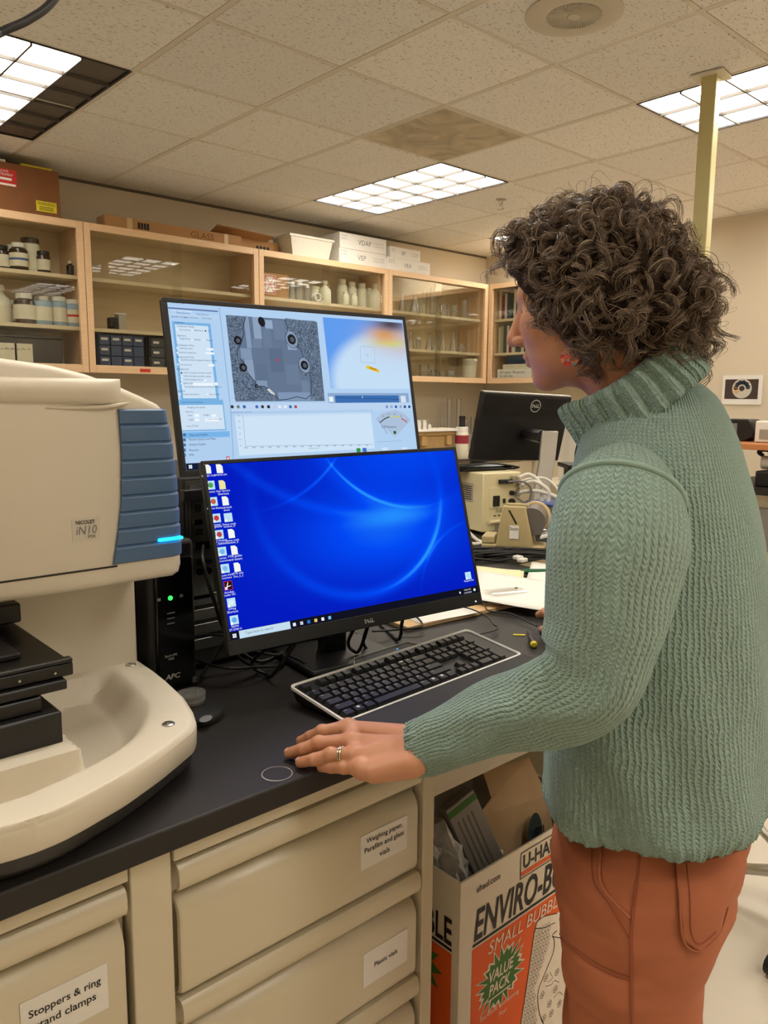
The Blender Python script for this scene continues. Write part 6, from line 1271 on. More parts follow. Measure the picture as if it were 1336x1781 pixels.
o_ = MB().add([(-.085, 0, -.12), (.115, 0, -.12), (.115, .02, .05), (.105, .055, .13), (-.03, .055, .135), (-.04, .02, .085), (-.085, .02, .055)], [(0, 1, 2, 6), (2, 3, 4, 5, 6)]).build('carton', mat('tan_torn_card', (186, 154, 112), 0.75, var=0.08, scale=16), t_); s = o_.modifiers.new('thickness', 'SOLIDIFY'); s.thickness = .004; o_.rotation_euler = (R(-12), 0, R(-10))
mb = MB().add([(.045+.021*math.cos(a)+.01*math.sin(a), .0105+.0017*0-.006+.0055*(math.sin(a)*.042-.012)/.05, -.012+.046*math.sin(a)) for a in np.linspace(0, 2*math.pi, 25)[:-1]], [tuple(range(24))]); w_ = mb.build('oval_window', mat('dark_teal_print', (46, 58, 56), 0.4), o_); w_.location = (0, -.012, 0)
mb = MB()
for k in range(5): mb.box(.043+.005*k, .0455+.005*k, -.004, -.003, -.03+.004*k, .008)
w_ = mb.build('barcode', M_ink, o_); w_.location = (0, -.012, 0)
# ================================================================ person at the bench
BF = np.array([-.35, .937, 0.0]); BF /= np.linalg.norm(BF); BLF = np.array([-BF[1], BF[0], 0.0])      # facing and her left
PD = 1.17
person = thing('person', 'curly-haired person in a green knit turtleneck and rust trousers, left hand on the worktop', 'person', (1.06, .56, 0))
def np_mesh(name, V, F, m, parent=person, smooth=True, uv=None):
    V = np.asarray(V, np.float32); F = np.asarray(F, np.int32); off = np.array(person.location, np.float32); V = V-off
    me = bpy.data.meshes.new(name); nv, nf, k = len(V), len(F), F.shape[1]
    me.vertices.add(nv); me.vertices.foreach_set('co', V.ravel()); me.loops.add(nf*k); me.loops.foreach_set('vertex_index', F.ravel())
    me.polygons.add(nf); me.polygons.foreach_set('loop_start', np.arange(0, nf*k, k, dtype=np.int32)); me.polygons.foreach_set('loop_total', np.full(nf, k, np.int32))
    if uv is not None: l_ = me.uv_layers.new(name='UVMap'); l_.data.foreach_set('uv', np.asarray(uv, np.float32).ravel())
    me.update(calc_edges=True); me.validate(); me.materials.append(m)
    if smooth: me.shade_smooth()
    o = bpy.data.objects.new(name, me); COL.objects.link(o); o.parent = parent; return o
def surface_nets(Fv, org, h):
    nx, ny, nz = Fv.shape; s = Fv < 0; cs = (nx-1, ny-1, nz-1)
    acc = np.zeros(cs+(3,), np.float32); cnt = np.zeros(cs, np.float32)
    def sl(a, o): return a[o[0]:o[0]+cs[0], o[1]:o[1]+cs[1], o[2]:o[2]+cs[2]]
    for ax in range(3):
        o1, o2 = [a for a in range(3) if a != ax]
        for i in (0, 1):
            for j in (0, 1):
                A = [0, 0, 0]; A[o1] = i; A[o2] = j; B = list(A); B[ax] = 1
                fa, fb = sl(Fv, A), sl(Fv, B); m_ = sl(s, A) != sl(s, B); d = fa-fb; tt = np.where(m_, fa/np.where(d == 0, 1, d), 0)
                for k in range(3): acc[..., k] += np.where(m_, tt if k == ax else A[k], 0)
                cnt += m_
    act = cnt > 0; idx = -np.ones(cs, np.int64); ii = np.argwhere(act); idx[act] = np.arange(len(ii))
    V = (ii+acc[act]/cnt[act][:, None])*h+org; quads = []
    for ax in range(3):
        o1, o2 = (ax+1) % 3, (ax+2) % 3; A = [slice(None)]*3; B = [slice(None)]*3; A[ax] = slice(0, -1); B[ax] = slice(1, None)
        ch = s[tuple(A)] != s[tuple(B)]; e = np.argwhere(ch); e = e[(e[:, o1] > 0) & (e[:, o2] > 0) & (e[:, o1] < Fv.shape[o1]-1) & (e[:, o2] < Fv.shape[o2]-1)]
        if not len(e): continue
        inside = s[e[:, 0], e[:, 1], e[:, 2]]; q = []
        for da, db in ((0, 0), (1, 0), (1, 1), (0, 1)):
            c = e.copy(); c[:, o1] -= 1-da; c[:, o2] -= 1-db; q.append(idx[c[:, 0], c[:, 1], c[:, 2]])
        q = np.stack(q, 1); q[~inside] = q[~inside][:, ::-1]; quads.append(q)
    F = np.concatenate(quads); return V, F[(F >= 0).all(1)]
def gridpts(lo, hi, h):
    ax = [np.arange(lo[k], hi[k]+h, h, dtype=np.float32) for k in range(3)]; return np.stack(np.meshgrid(*ax, indexing='ij'), -1)
def field(fn, lo, hi, h, band=4):
    """evaluate a distance field coarsely, then finely only near its surface"""
    lo = np.array(lo, np.float32); n = [int(math.ceil((hi[k]-lo[k])/h/band))*band+1 for k in range(3)]; cn = [(x-1)//band+1 for x in n]
    ax = [lo[k]+np.arange(cn[k], dtype=np.float32)*h*band for k in range(3)]; C = np.stack(np.meshgrid(*ax, indexing='ij'), -1); Dc = fn(C.reshape(-1, 3)).reshape(cn).astype(np.float32)
    near = np.abs(Dc) < h*band*2.2; D = np.repeat(np.repeat(np.repeat(Dc, band, 0), band, 1), band, 2)[:n[0], :n[1], :n[2]].copy()
    m = near.copy()
    for a in range(3):
        q = m.copy(); sl1 = [slice(None)]*3; sl2 = [slice(None)]*3; sl1[a] = slice(1, None); sl2[a] = slice(0, -1); q[tuple(sl1)] |= m[tuple(sl2)]; q[tuple(sl2)] |= m[tuple(sl1)]; m = q
    mf = np.repeat(np.repeat(np.repeat(m, band, 0), band, 1), band, 2)[:n[0], :n[1], :n[2]]; ii = np.argwhere(mf); D[mf] = fn(lo+ii.astype(np.float32)*np.float32(h))
    return surface_nets(D, lo, h)
def smin(a, b, k): hh = np.clip(.5+.5*(b-a)/k, 0, 1); return b*(1-hh)+a*hh-k*hh*(1-hh)
def smax(a, b, k): return -smin(-a, -b, k)
def ellp(P, c, r):
    q = (P-np.array(c, np.float32))/np.array(r, np.float32); k0 = np.sqrt((q*q).sum(-1)); q2 = q/np.array(r, np.float32); k1 = np.sqrt((q2*q2).sum(-1))+1e-9; return k0*(k0-1)/k1
def caps(P, a, b, ra, rb):
    a = np.array(a, np.float32); b = np.array(b, np.float32); d = b-a; t_ = np.clip(((P-a)@d)/(d@d), 0, 1); return np.sqrt(((P-a-t_[..., None]*d)**2).sum(-1))-(ra+(rb-ra)*t_)
# ---------------- materials
def skin_mat():
    m = mat('skin', (196, 138, 104), 0.48, var=0.05, scale=38, bump=0.12, bscale=420); b = m.node_tree.nodes['Principled BSDF']
    b.inputs['Subsurface Weight'].default_value = .12; b.inputs['Subsurface Radius'].default_value = (1.0, .35, .2); b.inputs['Subsurface Scale'].default_value = .006; return m
M_skin = skin_mat(); M_nail = mat('finger_nail', (222, 168, 146), 0.3, var=0.02)
def knit_mat(name, rgb, pu, pv, depth):
    m = bpy.data.materials.new(name); m.use_nodes = True; nt = m.node_tree; N = nt.nodes; L = nt.links; b = N['Principled BSDF']; b.inputs['Roughness'].default_value = .9; b.inputs['Specular IOR Level'].default_value = .2; b.inputs['Sheen Weight'].default_value = .15
    tc = N.new('ShaderNodeTexCoord'); nz = N.new('ShaderNodeTexNoise'); nz.inputs['Scale'].default_value = 30; nz.inputs['Detail'].default_value = 2; L.new(tc.outputs['UV'], nz.inputs['Vector'])
    off = N.new('ShaderNodeVectorMath'); off.operation = 'MULTIPLY_ADD'; L.new(nz.outputs['Color'], off.inputs[0]); off.inputs[1].default_value = (.010, .010, 0); L.new(tc.outputs['UV'], off.inputs[2])
    sp = N.new('ShaderNodeSeparateXYZ'); L.new(off.outputs[0], sp.inputs[0])
    def M(op, a, b_=None):
        n = N.new('ShaderNodeMath'); n.operation = op
        for k, x in enumerate((a, b_)):
            if x is None: continue
            if isinstance(x, (int, float)): n.inputs[k].default_value = x
            else: L.new(x, n.inputs[k])
        return n.outputs[0]
    wale = M('ABSOLUTE', M('SINE', M('MULTIPLY', sp.outputs[0], math.pi/pu)))
    half = M('ABSOLUTE', M('SUBTRACT', M('FRACT', M('DIVIDE', sp.outputs[0], pu)), .5))
    st = M('ABSOLUTE', M('SINE', M('MULTIPLY', M('ADD', sp.outputs[1], M('MULTIPLY', half, pv*1.3)), math.pi/pv)))
    n2 = N.new('ShaderNodeTexNoise'); n2.inputs['Scale'].default_value = 190; n2.inputs['Detail'].default_value = 3; L.new(tc.outputs['UV'], n2.inputs['Vector'])
    hgt = M('ADD', M('MULTIPLY', wale, M('ADD', .50, M('MULTIPLY', st, .50))), M('MULTIPLY', n2.outputs['Fac'], 1.0))
    bp = N.new('ShaderNodeBump'); bp.inputs['Strength'].default_value = 1.0; bp.inputs['Distance'].default_value = depth; L.new(hgt, bp.inputs['Height']); L.new(bp.outputs[0], b.inputs['Normal'])
    c = lin(rgb); mx = N.new('ShaderNodeMix'); mx.data_type = 'RGBA'; mx.inputs[6].default_value = (*[x*.80 for x in c], 1); mx.inputs[7].default_value = (*[x*1.18 for x in c], 1); L.new(n2.outputs['Fac'], mx.inputs[0]); L.new(mx.outputs[2], b.inputs['Base Color']); return m
M_knit = knit_mat('sage_knit', (152, 178, 166), .0078, .0060, .0035); M_ribk = knit_mat('sage_rib_knit', (152, 178, 166), .0062, .0050, .003)
M_pants = mat('rust_twill', (172, 100, 66), 0.8, var=0.06, scale=16, bump=0.15, bscale=700); M_stitch = mat('rust_stitching', (150, 80, 50), 0.8)
# ---------------- sweater body
def loft_uv(name, rings, m, cap=False, vlen=None, wscale=None):
    """rings: list of (n,3) arrays. uv in metres, seam at index 0"""
    A = np.array(rings); m_, n = A.shape[:2]; B = np.concatenate([A, A[:, :1]], 1); du = np.linalg.norm(np.diff(B, axis=1), axis=2); U = np.concatenate([np.zeros((m_, 1)), np.cumsum(du, 1)], 1)
    tot = np.median(U[:, -1]) if wscale is None else wscale; U = U/U[:, -1:]*tot
    dv = np.linalg.norm(np.diff(A, axis=0), axis=2).mean(1); Vv = np.concatenate([[0], np.cumsum(dv)])
    idx = np.arange(m_*n).reshape(m_, n); F = []; UV = []
    for i in range(m_-1):
        k = np.arange(n); k2 = (k+1) % n
        F.append(np.stack([idx[i, k], idx[i, k2], idx[i+1, k2], idx[i+1, k]], 1)); UV.append(np.stack([np.stack([U[i, k], np.full(n, Vv[i])], 1), np.stack([U[i, k+1], np.full(n, Vv[i])], 1), np.stack([U[i+1, k+1], np.full(n, Vv[i+1])], 1), np.stack([U[i+1, k], np.full(n, Vv[i+1])], 1)], 1))
    return np_mesh(name, A.reshape(-1, 3), np.concatenate(F), m, uv=np.concatenate(UV))
LV = np.array([(1388, 951, 1343, .203), (1376, 947, 1345, .205), (1365, 944, 1345, .205), (1340, 944, 1343, .203), (1280, 945, 1339, .199), (1200, 948, 1336, .195), (1100, 950, 1334, .192), (1000, 956, 1333, .196), (930, 963, 1330, .200), (870, 973, 1322, .199), (830, 983, 1313, .192), (795, 993, 1302, .178), (765, 1003, 1290, .160), (735, 1016, 1273, .134), (708, 1034, 1256, .106), (688, 1050, 1242, .088), (672, 1062, 1226, .080), (660, 1075, 1205, .070), (650, 1095, 1175, .05)], float)
cB = abs(BF@RGT); cL = abs(BLF@RGT)
def torso_ring(py, n=200, d=0.0, k=0):
    L_, R_, aw = [interp(-py, -LV[:, 0], LV[:, c]) for c in (1, 2, 3)]; pd = interp(-py, [-1500, -900, -700], [PD, PD, 1.13]); c = atd(((L_+R_)/2, py), pd); s_ = (R_-L_)/2*pd/FPX; ad = math.sqrt(max(1e-4, s_*s_-(cL*aw)**2))/cB
    a = np.linspace(0, 2*math.pi, n, endpoint=False)+math.pi; ca, sa = np.cos(a), np.sin(a); e = 2/2.25; x = np.sign(ca)*np.abs(ca)**e; y = np.sign(sa)*np.abs(sa)**e
    # angle pi*1.0 points to her right side (far from the camera): seam hidden there
    P = c+np.outer(x*(aw+d), BLF)+np.outer(y*(ad+d), BF); return P
pys = np.concatenate([np.linspace(1392, 1352, 12), np.linspace(1347, 870, 90), np.linspace(865, 652, 44)])
rings = []
rg = np.random.default_rng(5)
for py in pys:
    P = torso_ring(py); cen = P.mean(0); a = np.arange(200)/200*2*math.pi; out = (P-cen)/np.linalg.norm(P-cen, axis=1)[:, None]
    z = P[0, 2]; amp = .006*np.sin(a*5+z*9)*np.clip((1.3-z)/.5, 0, 1)+.004*np.sin(a*9-z*23+1)*np.clip((1.25-z)/.4, 0, 1)
    rib = .0022*np.cos(a*75)*np.clip((py-1345)/12, 0, 1)-.005*np.clip((py-1368)/24, 0, 1)
    P = P+out*(amp+rib)[:, None]
    # hem dips a little at the back and near side
    if py > 1250: P[:, 2] += .034*np.clip((py-1250)/140, 0, 1)*np.clip(out@(RGT*.45-FWD*.85), 0, 1)
    if py > 1345: P[:, 2] -= .002*np.sin(a*31)*np.clip((py-1375)/17, 0, 1)
    rings.append(P)
inner = [rings[0]*.97+rings[0].mean(0)*.03]; inner[0][:, 2] += .012
o_sw = loft_uv('sweater', inner+rings, M_knit)
# ---------------- sleeves
def frame_rings(path, rad, n=96, flat=None, ribz=None, seed=0, ribn=30):
    P = np.array(path); m_ = len(P); out = []; T_ = np.gradient(P, axis=0); T_ /= np.linalg.norm(T_, axis=1)[:, None]; nx = np.array(BF) if abs(T_[0]@BF) < .9 else BLF; rg_ = np.random.default_rng(seed)
    a = np.linspace(0, 2*math.pi, n, endpoint=False)
    ref = -BLF                                            # seam on the side away from the camera
    for i in range(m_):
        nx = ref-T_[i]*(ref@T_[i]); nx /= np.linalg.norm(nx); ny = np.cross(T_[i], nx); r_ = np.full(n, rad[i])
        s_ = i/(m_-1); w = np.clip(1-abs(s_-.55)/.4, 0, 1)
        r_ = r_+.0035*np.sin(a*3+s_*16)*w+.0025*np.sin(a*5-s_*25+seed)*w+.0012*np.sin(s_*50+2*np.sin(a))*w
        if ribz is not None and s_ > ribz: q = min(1, (s_-ribz)/.03); r_ = r_+.0020*np.cos(a*ribn)*q-.0025*q*(1-abs((s_-ribz)/(1-ribz)*2-1))
        out.append(P[i]+np.outer(np.cos(a)*r_, nx)+np.outer(np.sin(a)*r_, ny))
    return out
SL_ = [(1092, 806, 1.045, .020), (1088, 822, 1.025, .046), (1083, 850, 1.003, .067), (1077, 890, .985, .0805), (1071, 950, .97, .0855), (1062, 1030, .965, .0785), (1050, 1105, .965, .0715), (1030, 1165, .966, .0665), (990, 1203, .972, .0600), (940, 1222, .982, .0550), (885, 1242, .997, .0500), (820, 1267, 1.018, .0440), (775, 1285, 1.032, .0405), (745, 1296, 1.042, .0385), (728, 1302, 1.049, .0375), (720, 1304, 1.051, .0365)]
ctl = np.array([np.append(atd(q[:2], q[2]), q[3]) for q in SL_]); sp_ = spline(ctl, 150)
rs = frame_rings(sp_[:, :3], sp_[:, 3], ribz=.86, seed=1, ribn=16)
inn = [rs[-1]*.86+rs[-1].mean(0)*.14]
loft_uv('sleeve', rs+inn, M_knit, wscale=.42)
# shoulder seam ridge
k = int(.17*150); ring = rs[k]; ring = np.concatenate([ring, ring[:1]]); cen = ring.mean(0); ring = cen+(ring-cen)*1.012
MB().tube([tuple(p) for p in ring[::2]], .0042, 6).build('shoulder_seam', M_ribk, person, smooth=True, world=True)
shR = np.array([1.06, .575, 1.325])-BLF*.165
SR = [np.append(shR+BLF*.07+[0, 0, .05], .03), np.append(shR+[0, 0, .01], .07), np.append(shR+[.03, 0, -.1], .075), np.append([1.345, .63, 1.08], .065), np.append([1.372, .70, 1.0], .058), np.append([1.372, .79, .985], .046), np.append([1.385, .84, .967], .036), np.append([1.387, .872, .96], .034)]
sp2 = spline(SR, 90); loft_uv('sleeve', frame_rings(sp2[:, :3], sp2[:, 3], ribz=.86, seed=3, ribn=16), M_knit, wscale=.42)
# ---------------- turtleneck collar
cb, ct = atd((1126, 722), 1.118), atd((1076, 650), 1.118); e1 = atd((1218, 655), 1.085)-atd((1036, 786), 1.155); e1 /= np.linalg.norm(e1); ax_ = ct-cb; e2 = np.cross(ax_, e1); e2 /= np.linalg.norm(e2); ax_ = ax_-e1*(ax_@e1); HL = np.linalg.norm(ax_); ax_ = ax_/HL
rings = []; n = 320; a = np.linspace(0, 2*math.pi, n, endpoint=False)+math.pi/2*0
prof = [(-.10, .070, .062, 0), (.10, .080, .074, .2), (.55, .078, .073, .3), (.98, .080, .075, .5), (1.03, .084, .079, .8), (1.0, .089, .084, 1), (.90, .0925, .0875, 1), (.7, .0945, .0895, 1), (.45, .0965, .0915, 1), (.2, .0985, .0935, 1), (.06, .099, .094, 1), (.0, .0965, .0915, 1), (.0, .090, .085, .8), (.10, .085, .080, .3)]
pf = spline(np.array(prof), 70); sgn = 1 if (e2@BLF) > 0 else -1
for h_, r1, r2, rk in pf:
    rb = np.cos(a*25+.6*np.sin(h_*3+a*3)); rib = .0052*rk*np.sign(rb)*np.abs(rb)**.6
    lean = .012*np.sin(a*2+1)*rk*h_
    c = cb+ax_*(HL*h_); rings.append(c+np.outer(np.cos(a)*(r1+rib), e1)-np.outer(np.sin(a)*(r2+rib)*sgn, e2)+np.outer(lean, ax_))
loft_uv('turtleneck_collar', rings, M_ribk)
MB().tube([tuple(atd(q, D)) for q, D in [((1046, 752), 1.125), ((1037, 768), 1.112), ((1031, 782), 1.100), ((1026, 796), 1.095)]], .0045, 8).build('lanyard', mat('purple_lanyard', (58, 40, 118), 0.6), person, world=True)
# ---------------- head (signed distance field, then one surface)
hf = np.array([-.41, .885, -.215]); hf /= np.linalg.norm(hf); hl = np.cross([0, 0, 1.0], hf); hl /= np.linalg.norm(hl); hu = np.cross(hf, hl); HR = np.stack([hf, hl, hu])
HO = atd((884, 600), 1.18)-HR.T@np.array([.126, 0, -.034])
Hw = lambda p: HO+HR.T@np.array(p, float)
def head_field(P):
    D = ellp(P, (-.008, 0, .036), (.095, .075, .084))
    D = smin(D, ellp(P, (.045, 0, -.025), (.056, .060, .082)), .03)
    D = smin(D, ellp(P, (.030, 0, -.066), (.060, .054, .044)), .025)
    D = smin(D, ellp(P, (.078, 0, -.096), (.020, .021, .018)), .018)
    D = smin(D, ellp(P, (.080, 0, .026), (.016, .048, .013)), .015)
    for s_ in (-1, 1):
        D = smin(D, ellp(P, (.066, s_*.040, -.020), (.026, .022, .024)), .02)
        D = smax(D, -ellp(P, (.106, s_*.033, .006), (.016, .017, .013)), .012)
        D = smin(D, ellp(P, (.0745, s_*.031, .004), (.0145, .0155, .0130)), .004)
    D = smin(D, caps(P, (.092, 0, .014), (.114, 0, -.024), .0075, .0105), .008)
    D = smin(D, ellp(P, (.1165, 0, -.030), (.0105, .0105, .0095)), .006)
    for s_ in (-1, 1): D = smin(D, ellp(P, (.106, s_*.0125, -.034), (.0105, .0065, .0075)), .005)
    D = smin(D, caps(P, (.0965, -.014, -.0585), (.0965, .014, -.0585), .0058, .0058), .006)
    D = smin(D, ellp(P, (.099, 0, -.0575), (.0085, .012, .0052)), .004)
    D = smin(D, ellp(P, (.0965, 0, -.0685), (.0085, .014, .0060)), .005)
    D = smax(D, -caps(P, (.108, -.02, -.0632), (.108, .02, -.0632), .0024, .0024), .002)
    for s_ in (-1, 1): D = smin(D, ellp(P, (-.004, s_*.078, -.008), (.018, .008, .030)), .006)
    D = smin(D, caps(P, (-.018, 0, -.05), (-.062, 0, -.25), .056, .060), .03)
    return D
V, F = field(head_field, (-.125, -.10, -.27), (.145, .10, .155), .002)
V = V@HR+HO
head_V, head_F = V, F
# ---------------- left hand
JT = {'index': [((606, 1264), .949, .0105), ((560, 1273), .944, .0092), ((540, 1281), .934, .0083), ((524, 1289), .9235, .0074)], 'middle': [((613, 1288), .951, .0108), ((554, 1293), .943, .0096), ((526, 1303), .933, .0087), ((504, 1310), .9235, .0078)],
      'ring': [((618, 1313), .947, .0105), ((575, 1313), .941, .0093), ((546, 1321), .932, .0084), ((523, 1326), .9232, .0075)], 'pinky': [((629, 1336), .938, .0092), ((598, 1335), .932, .0082), ((576, 1335), .926, .0074), ((559, 1334), .9215, .0066)]}
J = {k: [(onz(q, z), r_) for q, z, r_ in v] for k, v in JT.items()}
wr = [onz((712, 1282), .955), onz((716, 1304), .957), onz((722, 1326), .951)]; fore = [atd((800, 1278), 1.03)-[0, 0, 0]]
allp = np.array([p for v in J.values() for p, _ in v]+wr); lo = allp.min(0)-.03; hi = allp.max(0)+.03; hh = .00125
def hand_field(P):
    #HANDSTART
    D = None
    for k, v in J.items():
        d = None
        for (a_, ra), (b_, rb) in zip(v[:-1], v[1:]):
            q = caps(P, a_, b_, ra, rb); d = q if d is None else smin(d, q, .003)
        p1, r1 = v[1]; d = smin(d, np.sqrt(((P-(p1+[0, 0, .0012]))**2).sum(-1))-r1*1.02, .004)
        D = d if D is None else smin(D, d, .0022)
    pal = None
    for k, wp, rw in (('index', wr[0], .0190), ('middle', wr[1], .0190), ('ring', wr[1], .0185), ('pinky', wr[2], .0165)):
        a_, ra = J[k][0]; q = caps(P, a_-np.array([0, 0, .0035]), wp-np.array([0, 0, .002]), ra*1.22, rw); pal = q if pal is None else smin(pal, q, .012)
    ulna = caps(P, onz((650, 1345), .936), onz((708, 1330), .948), .0125, .0155); pal = smin(pal, ulna, .012)
    for a_, b_ in zip(('index', 'middle', 'ring'), ('middle', 'ring', 'pinky')): pal = smin(pal, caps(P, J[a_][0][0]-np.array([0, 0, .003]), J[b_][0][0]-np.array([0, 0, .003]), .0098, .0095), .008)
    for k in J: pal = smin(pal, np.sqrt(((P-(J[k][0][0]+[0, 0, .0012]))**2).sum(-1))-J[k][0][1]*.95, .007)
    for k in ('middle', 'ring'):                     # tendons
        a_ = J[k][0][0]+[0, 0, .0060]; b_ = wr[1]+[0, 0, .0150]; pal = smin(pal, caps(P, a_, a_*.35+b_*.65, .0032, .0016), .006)
    D = smin(D, pal, .006)
    th_ = [onz((672, 1284), .930), onz((632, 1281), .9245), onz((604, 1278), .9225)]
    thd = smin(caps(P, th_[0], th_[1], .0125, .0095), caps(P, th_[1], th_[2], .0095, .0075), .004); D = smin(D, thd, .005)
    arm_dir = ctl[-3, :3]-wr[1]; D = smin(D, caps(P, wr[1], wr[1]+arm_dir*.7, .0205, .0215), .012)
    D = smax(D, (ZT+.0012)-P[..., 2]+0*D - np.where(P[..., 1] < YE-.002, 1.0, 0.0).astype(np.float32), .002)
    return D
V2, F2 = field(hand_field, lo, hi, hh)
# ---------------- right hand on the mouse
mc = np.array([1.377, .957, ZT]); md = np.array([math.sin(R(12)), math.cos(R(12)), 0]); mr_ = np.array([md[1], -md[0], 0])
def Mh(f_, s_, z): return mc+md*f_+mr_*s_+np.array([0, 0, z])
rw = Mh(-.085, .012, .045)
RJ = [[(Mh(-.01, -.026, .047), .0105), (Mh(.028, -.022, .049), .0095), (Mh(.052, -.017, .038), .0080)], [(Mh(-.008, -.006, .051), .0108), (Mh(.034, -.005, .052), .0095), (Mh(.062, -.004, .036), .0080)], [(Mh(-.012, .014, .049), .0105), (Mh(.026, .018, .048), .0092), (Mh(.050, .020, .033), .0078)], [(Mh(-.02, .032, .042), .0092), (Mh(.006, .041, .034), .0082), (Mh(.024, .043, .022), .0070)], [(Mh(-.05, -.024, .036), .0125), (Mh(-.022, -.043, .027), .0100), (Mh(.008, -.044, .020), .0082)]]
allp = np.array([p for v in RJ for p, _ in v]+[rw]); lo3 = allp.min(0)-.03; hi3 = allp.max(0)+.03
def far_hand_field(P):
    #RHSTART
    D = None
    for v in RJ:
        for (a_, ra), (b_, rb) in zip(v[:-1], v[1:]): q = caps(P, a_, b_, ra, rb); D = q if D is None else smin(D, q, .003)
        D = smin(D, caps(P, v[0][0]-np.array([0, 0, .003]), rw, v[0][1]*1.2, .018), .008)
    D = smin(D, caps(P, rw, rw-md*.05, .021, .023), .01)
    return D
V3, F3 = field(far_hand_field, lo3, hi3, .002)
#RHEND
# ---------------- rest of the body under the clothes
hip = atd((1128, 1470), PD); 
ch = np.array([1.075, .58, 1.18]); pel = np.array([1.045, .54, .86])
LEGL = [atd((1110, 1600), 1.10), atd((1100, 1781), 1.10)]; LEGR = [atd((1082, 1600), 1.245), atd((1078, 1781), 1.245)]
ftL = np.array([LEGL[1][0], LEGL[1][1], .06]); ftR = np.array([LEGR[1][0], LEGR[1][1], .06])
def body_field(P):
    #BODYSTART
    D = smin(ellp(P, tuple(ch), (.11, .10, .17)), ellp(P, tuple(pel), (.12, .10, .13)), .1)
    shL = ch+BLF*.13+[0, 0, .13]; shR2 = ch-BLF*.13+[0, 0, .13]
    for a_, b_, ra, rb in [(shL, ctl[4, :3], .045, .04), (ctl[4, :3], ctl[7, :3], .04, .036), (ctl[7, :3], ctl[9, :3], .036, .032), (ctl[9, :3], ctl[12, :3], .032, .026), (ctl[12, :3], wr[1], .026, .022), (shR2, sp2[45, :3], .045, .038), (sp2[45, :3], sp2[70, :3], .038, .03), (sp2[70, :3], rw-md*.02, .03, .022), (ch+[0, 0, .1], HO+HR.T@np.array([-.045, 0, -.16]), .06, .055)]: D = smin(D, caps(P, a_, b_, ra, rb), .03)
    for top_, ft in ((LEGL[0], ftL), (LEGR[0], ftR)): D = smin(D, caps(P, top_+[0, 0, .05], ft, .07, .035), .05)
    return D
V4, F4 = field(body_field, (.62, .18, .02), (1.6, 1.02, 1.46), .010)
Vs = [head_V, V2, V3, V4]; Fs = [head_F, F2, F3, F4]; o = 0; FF = []
for v_, f_ in zip(Vs, Fs): FF.append(f_+o); o += len(v_)
np_mesh('body', np.concatenate(Vs), np.concatenate(FF), M_skin)
# eyes, nails, rings
M_eye = mat('eye_white', (226, 222, 216), 0.2); M_iris = mat('iris_brown', (50, 36, 26), 0.2)
for s_ in (-1, 1):
    c = Hw((.0800, s_*.031, .0035)); d = HR.T@np.array([1, 0, 0]); mb = MB(); mb.lathe([(.0105*math.sin(x), -.0105*math.cos(x)) for x in np.linspace(0.01, math.pi-.5, 10)]+[(.0, .0094)], tuple(c), 16, 0, d); e_ = mb.build('eye', M_eye, person, smooth=True, world=True)
    MB().lathe([(.0052, .0092), (.004, .0102), (0, .0108)], tuple(c), 14, 0, d).build('iris', M_iris, person, smooth=True, world=True)
for k in ('index', 'middle', 'ring', 'pinky'):
    (pa, ra), (pb, rb) = J[k][2], J[k][3]; d = (pb-pa)/np.linalg.norm(pb-pa); up_ = np.array([0, 0, 1.0]); up_ = up_-d*(d@up_); up_ /= np.linalg.norm(up_); sd = np.cross(d, up_); rows = []
    for u_ in np.linspace(-.3, 1.0, 6):
        r_ = []
        for v_ in np.linspace(-.72, .72, 7): q = pb+d*(u_*rb*.92)+ (up_*math.cos(v_)*1.09+sd*math.sin(v_)*1.05)*rb*math.sqrt(max(.05, 1-(max(0, u_)*.80)**2)); r_.append(tuple(q))
        rows.append(r_)
    MB().grid(rows).build('fingernail', M_nail, person, smooth=True, world=True)
(pa, ra), (pb, rb) = J['ring'][0], J['ring'][1]; d = (pb-pa)/np.linalg.norm(pb-pa); M_ring = mat('white_gold', (214, 204, 180), 0.15, metal=1.0)
for off, rr, tt in ((.50, .0122, .0017), (.59, .0121, .0013)):
    c = pa+(pb-pa)*off; n1 = np.cross(d, [0, 0, 1.0]); n1 /= np.linalg.norm(n1); n2 = np.cross(n1, d); MB().tube([tuple(c+(n1*math.cos(x)+n2*math.sin(x))*(ra+(rb-ra)*off+.0008)) for x in np.linspace(0, 2*math.pi, 33)], tt, 8).build('finger_ring', M_ring, person, smooth=True, world=True)
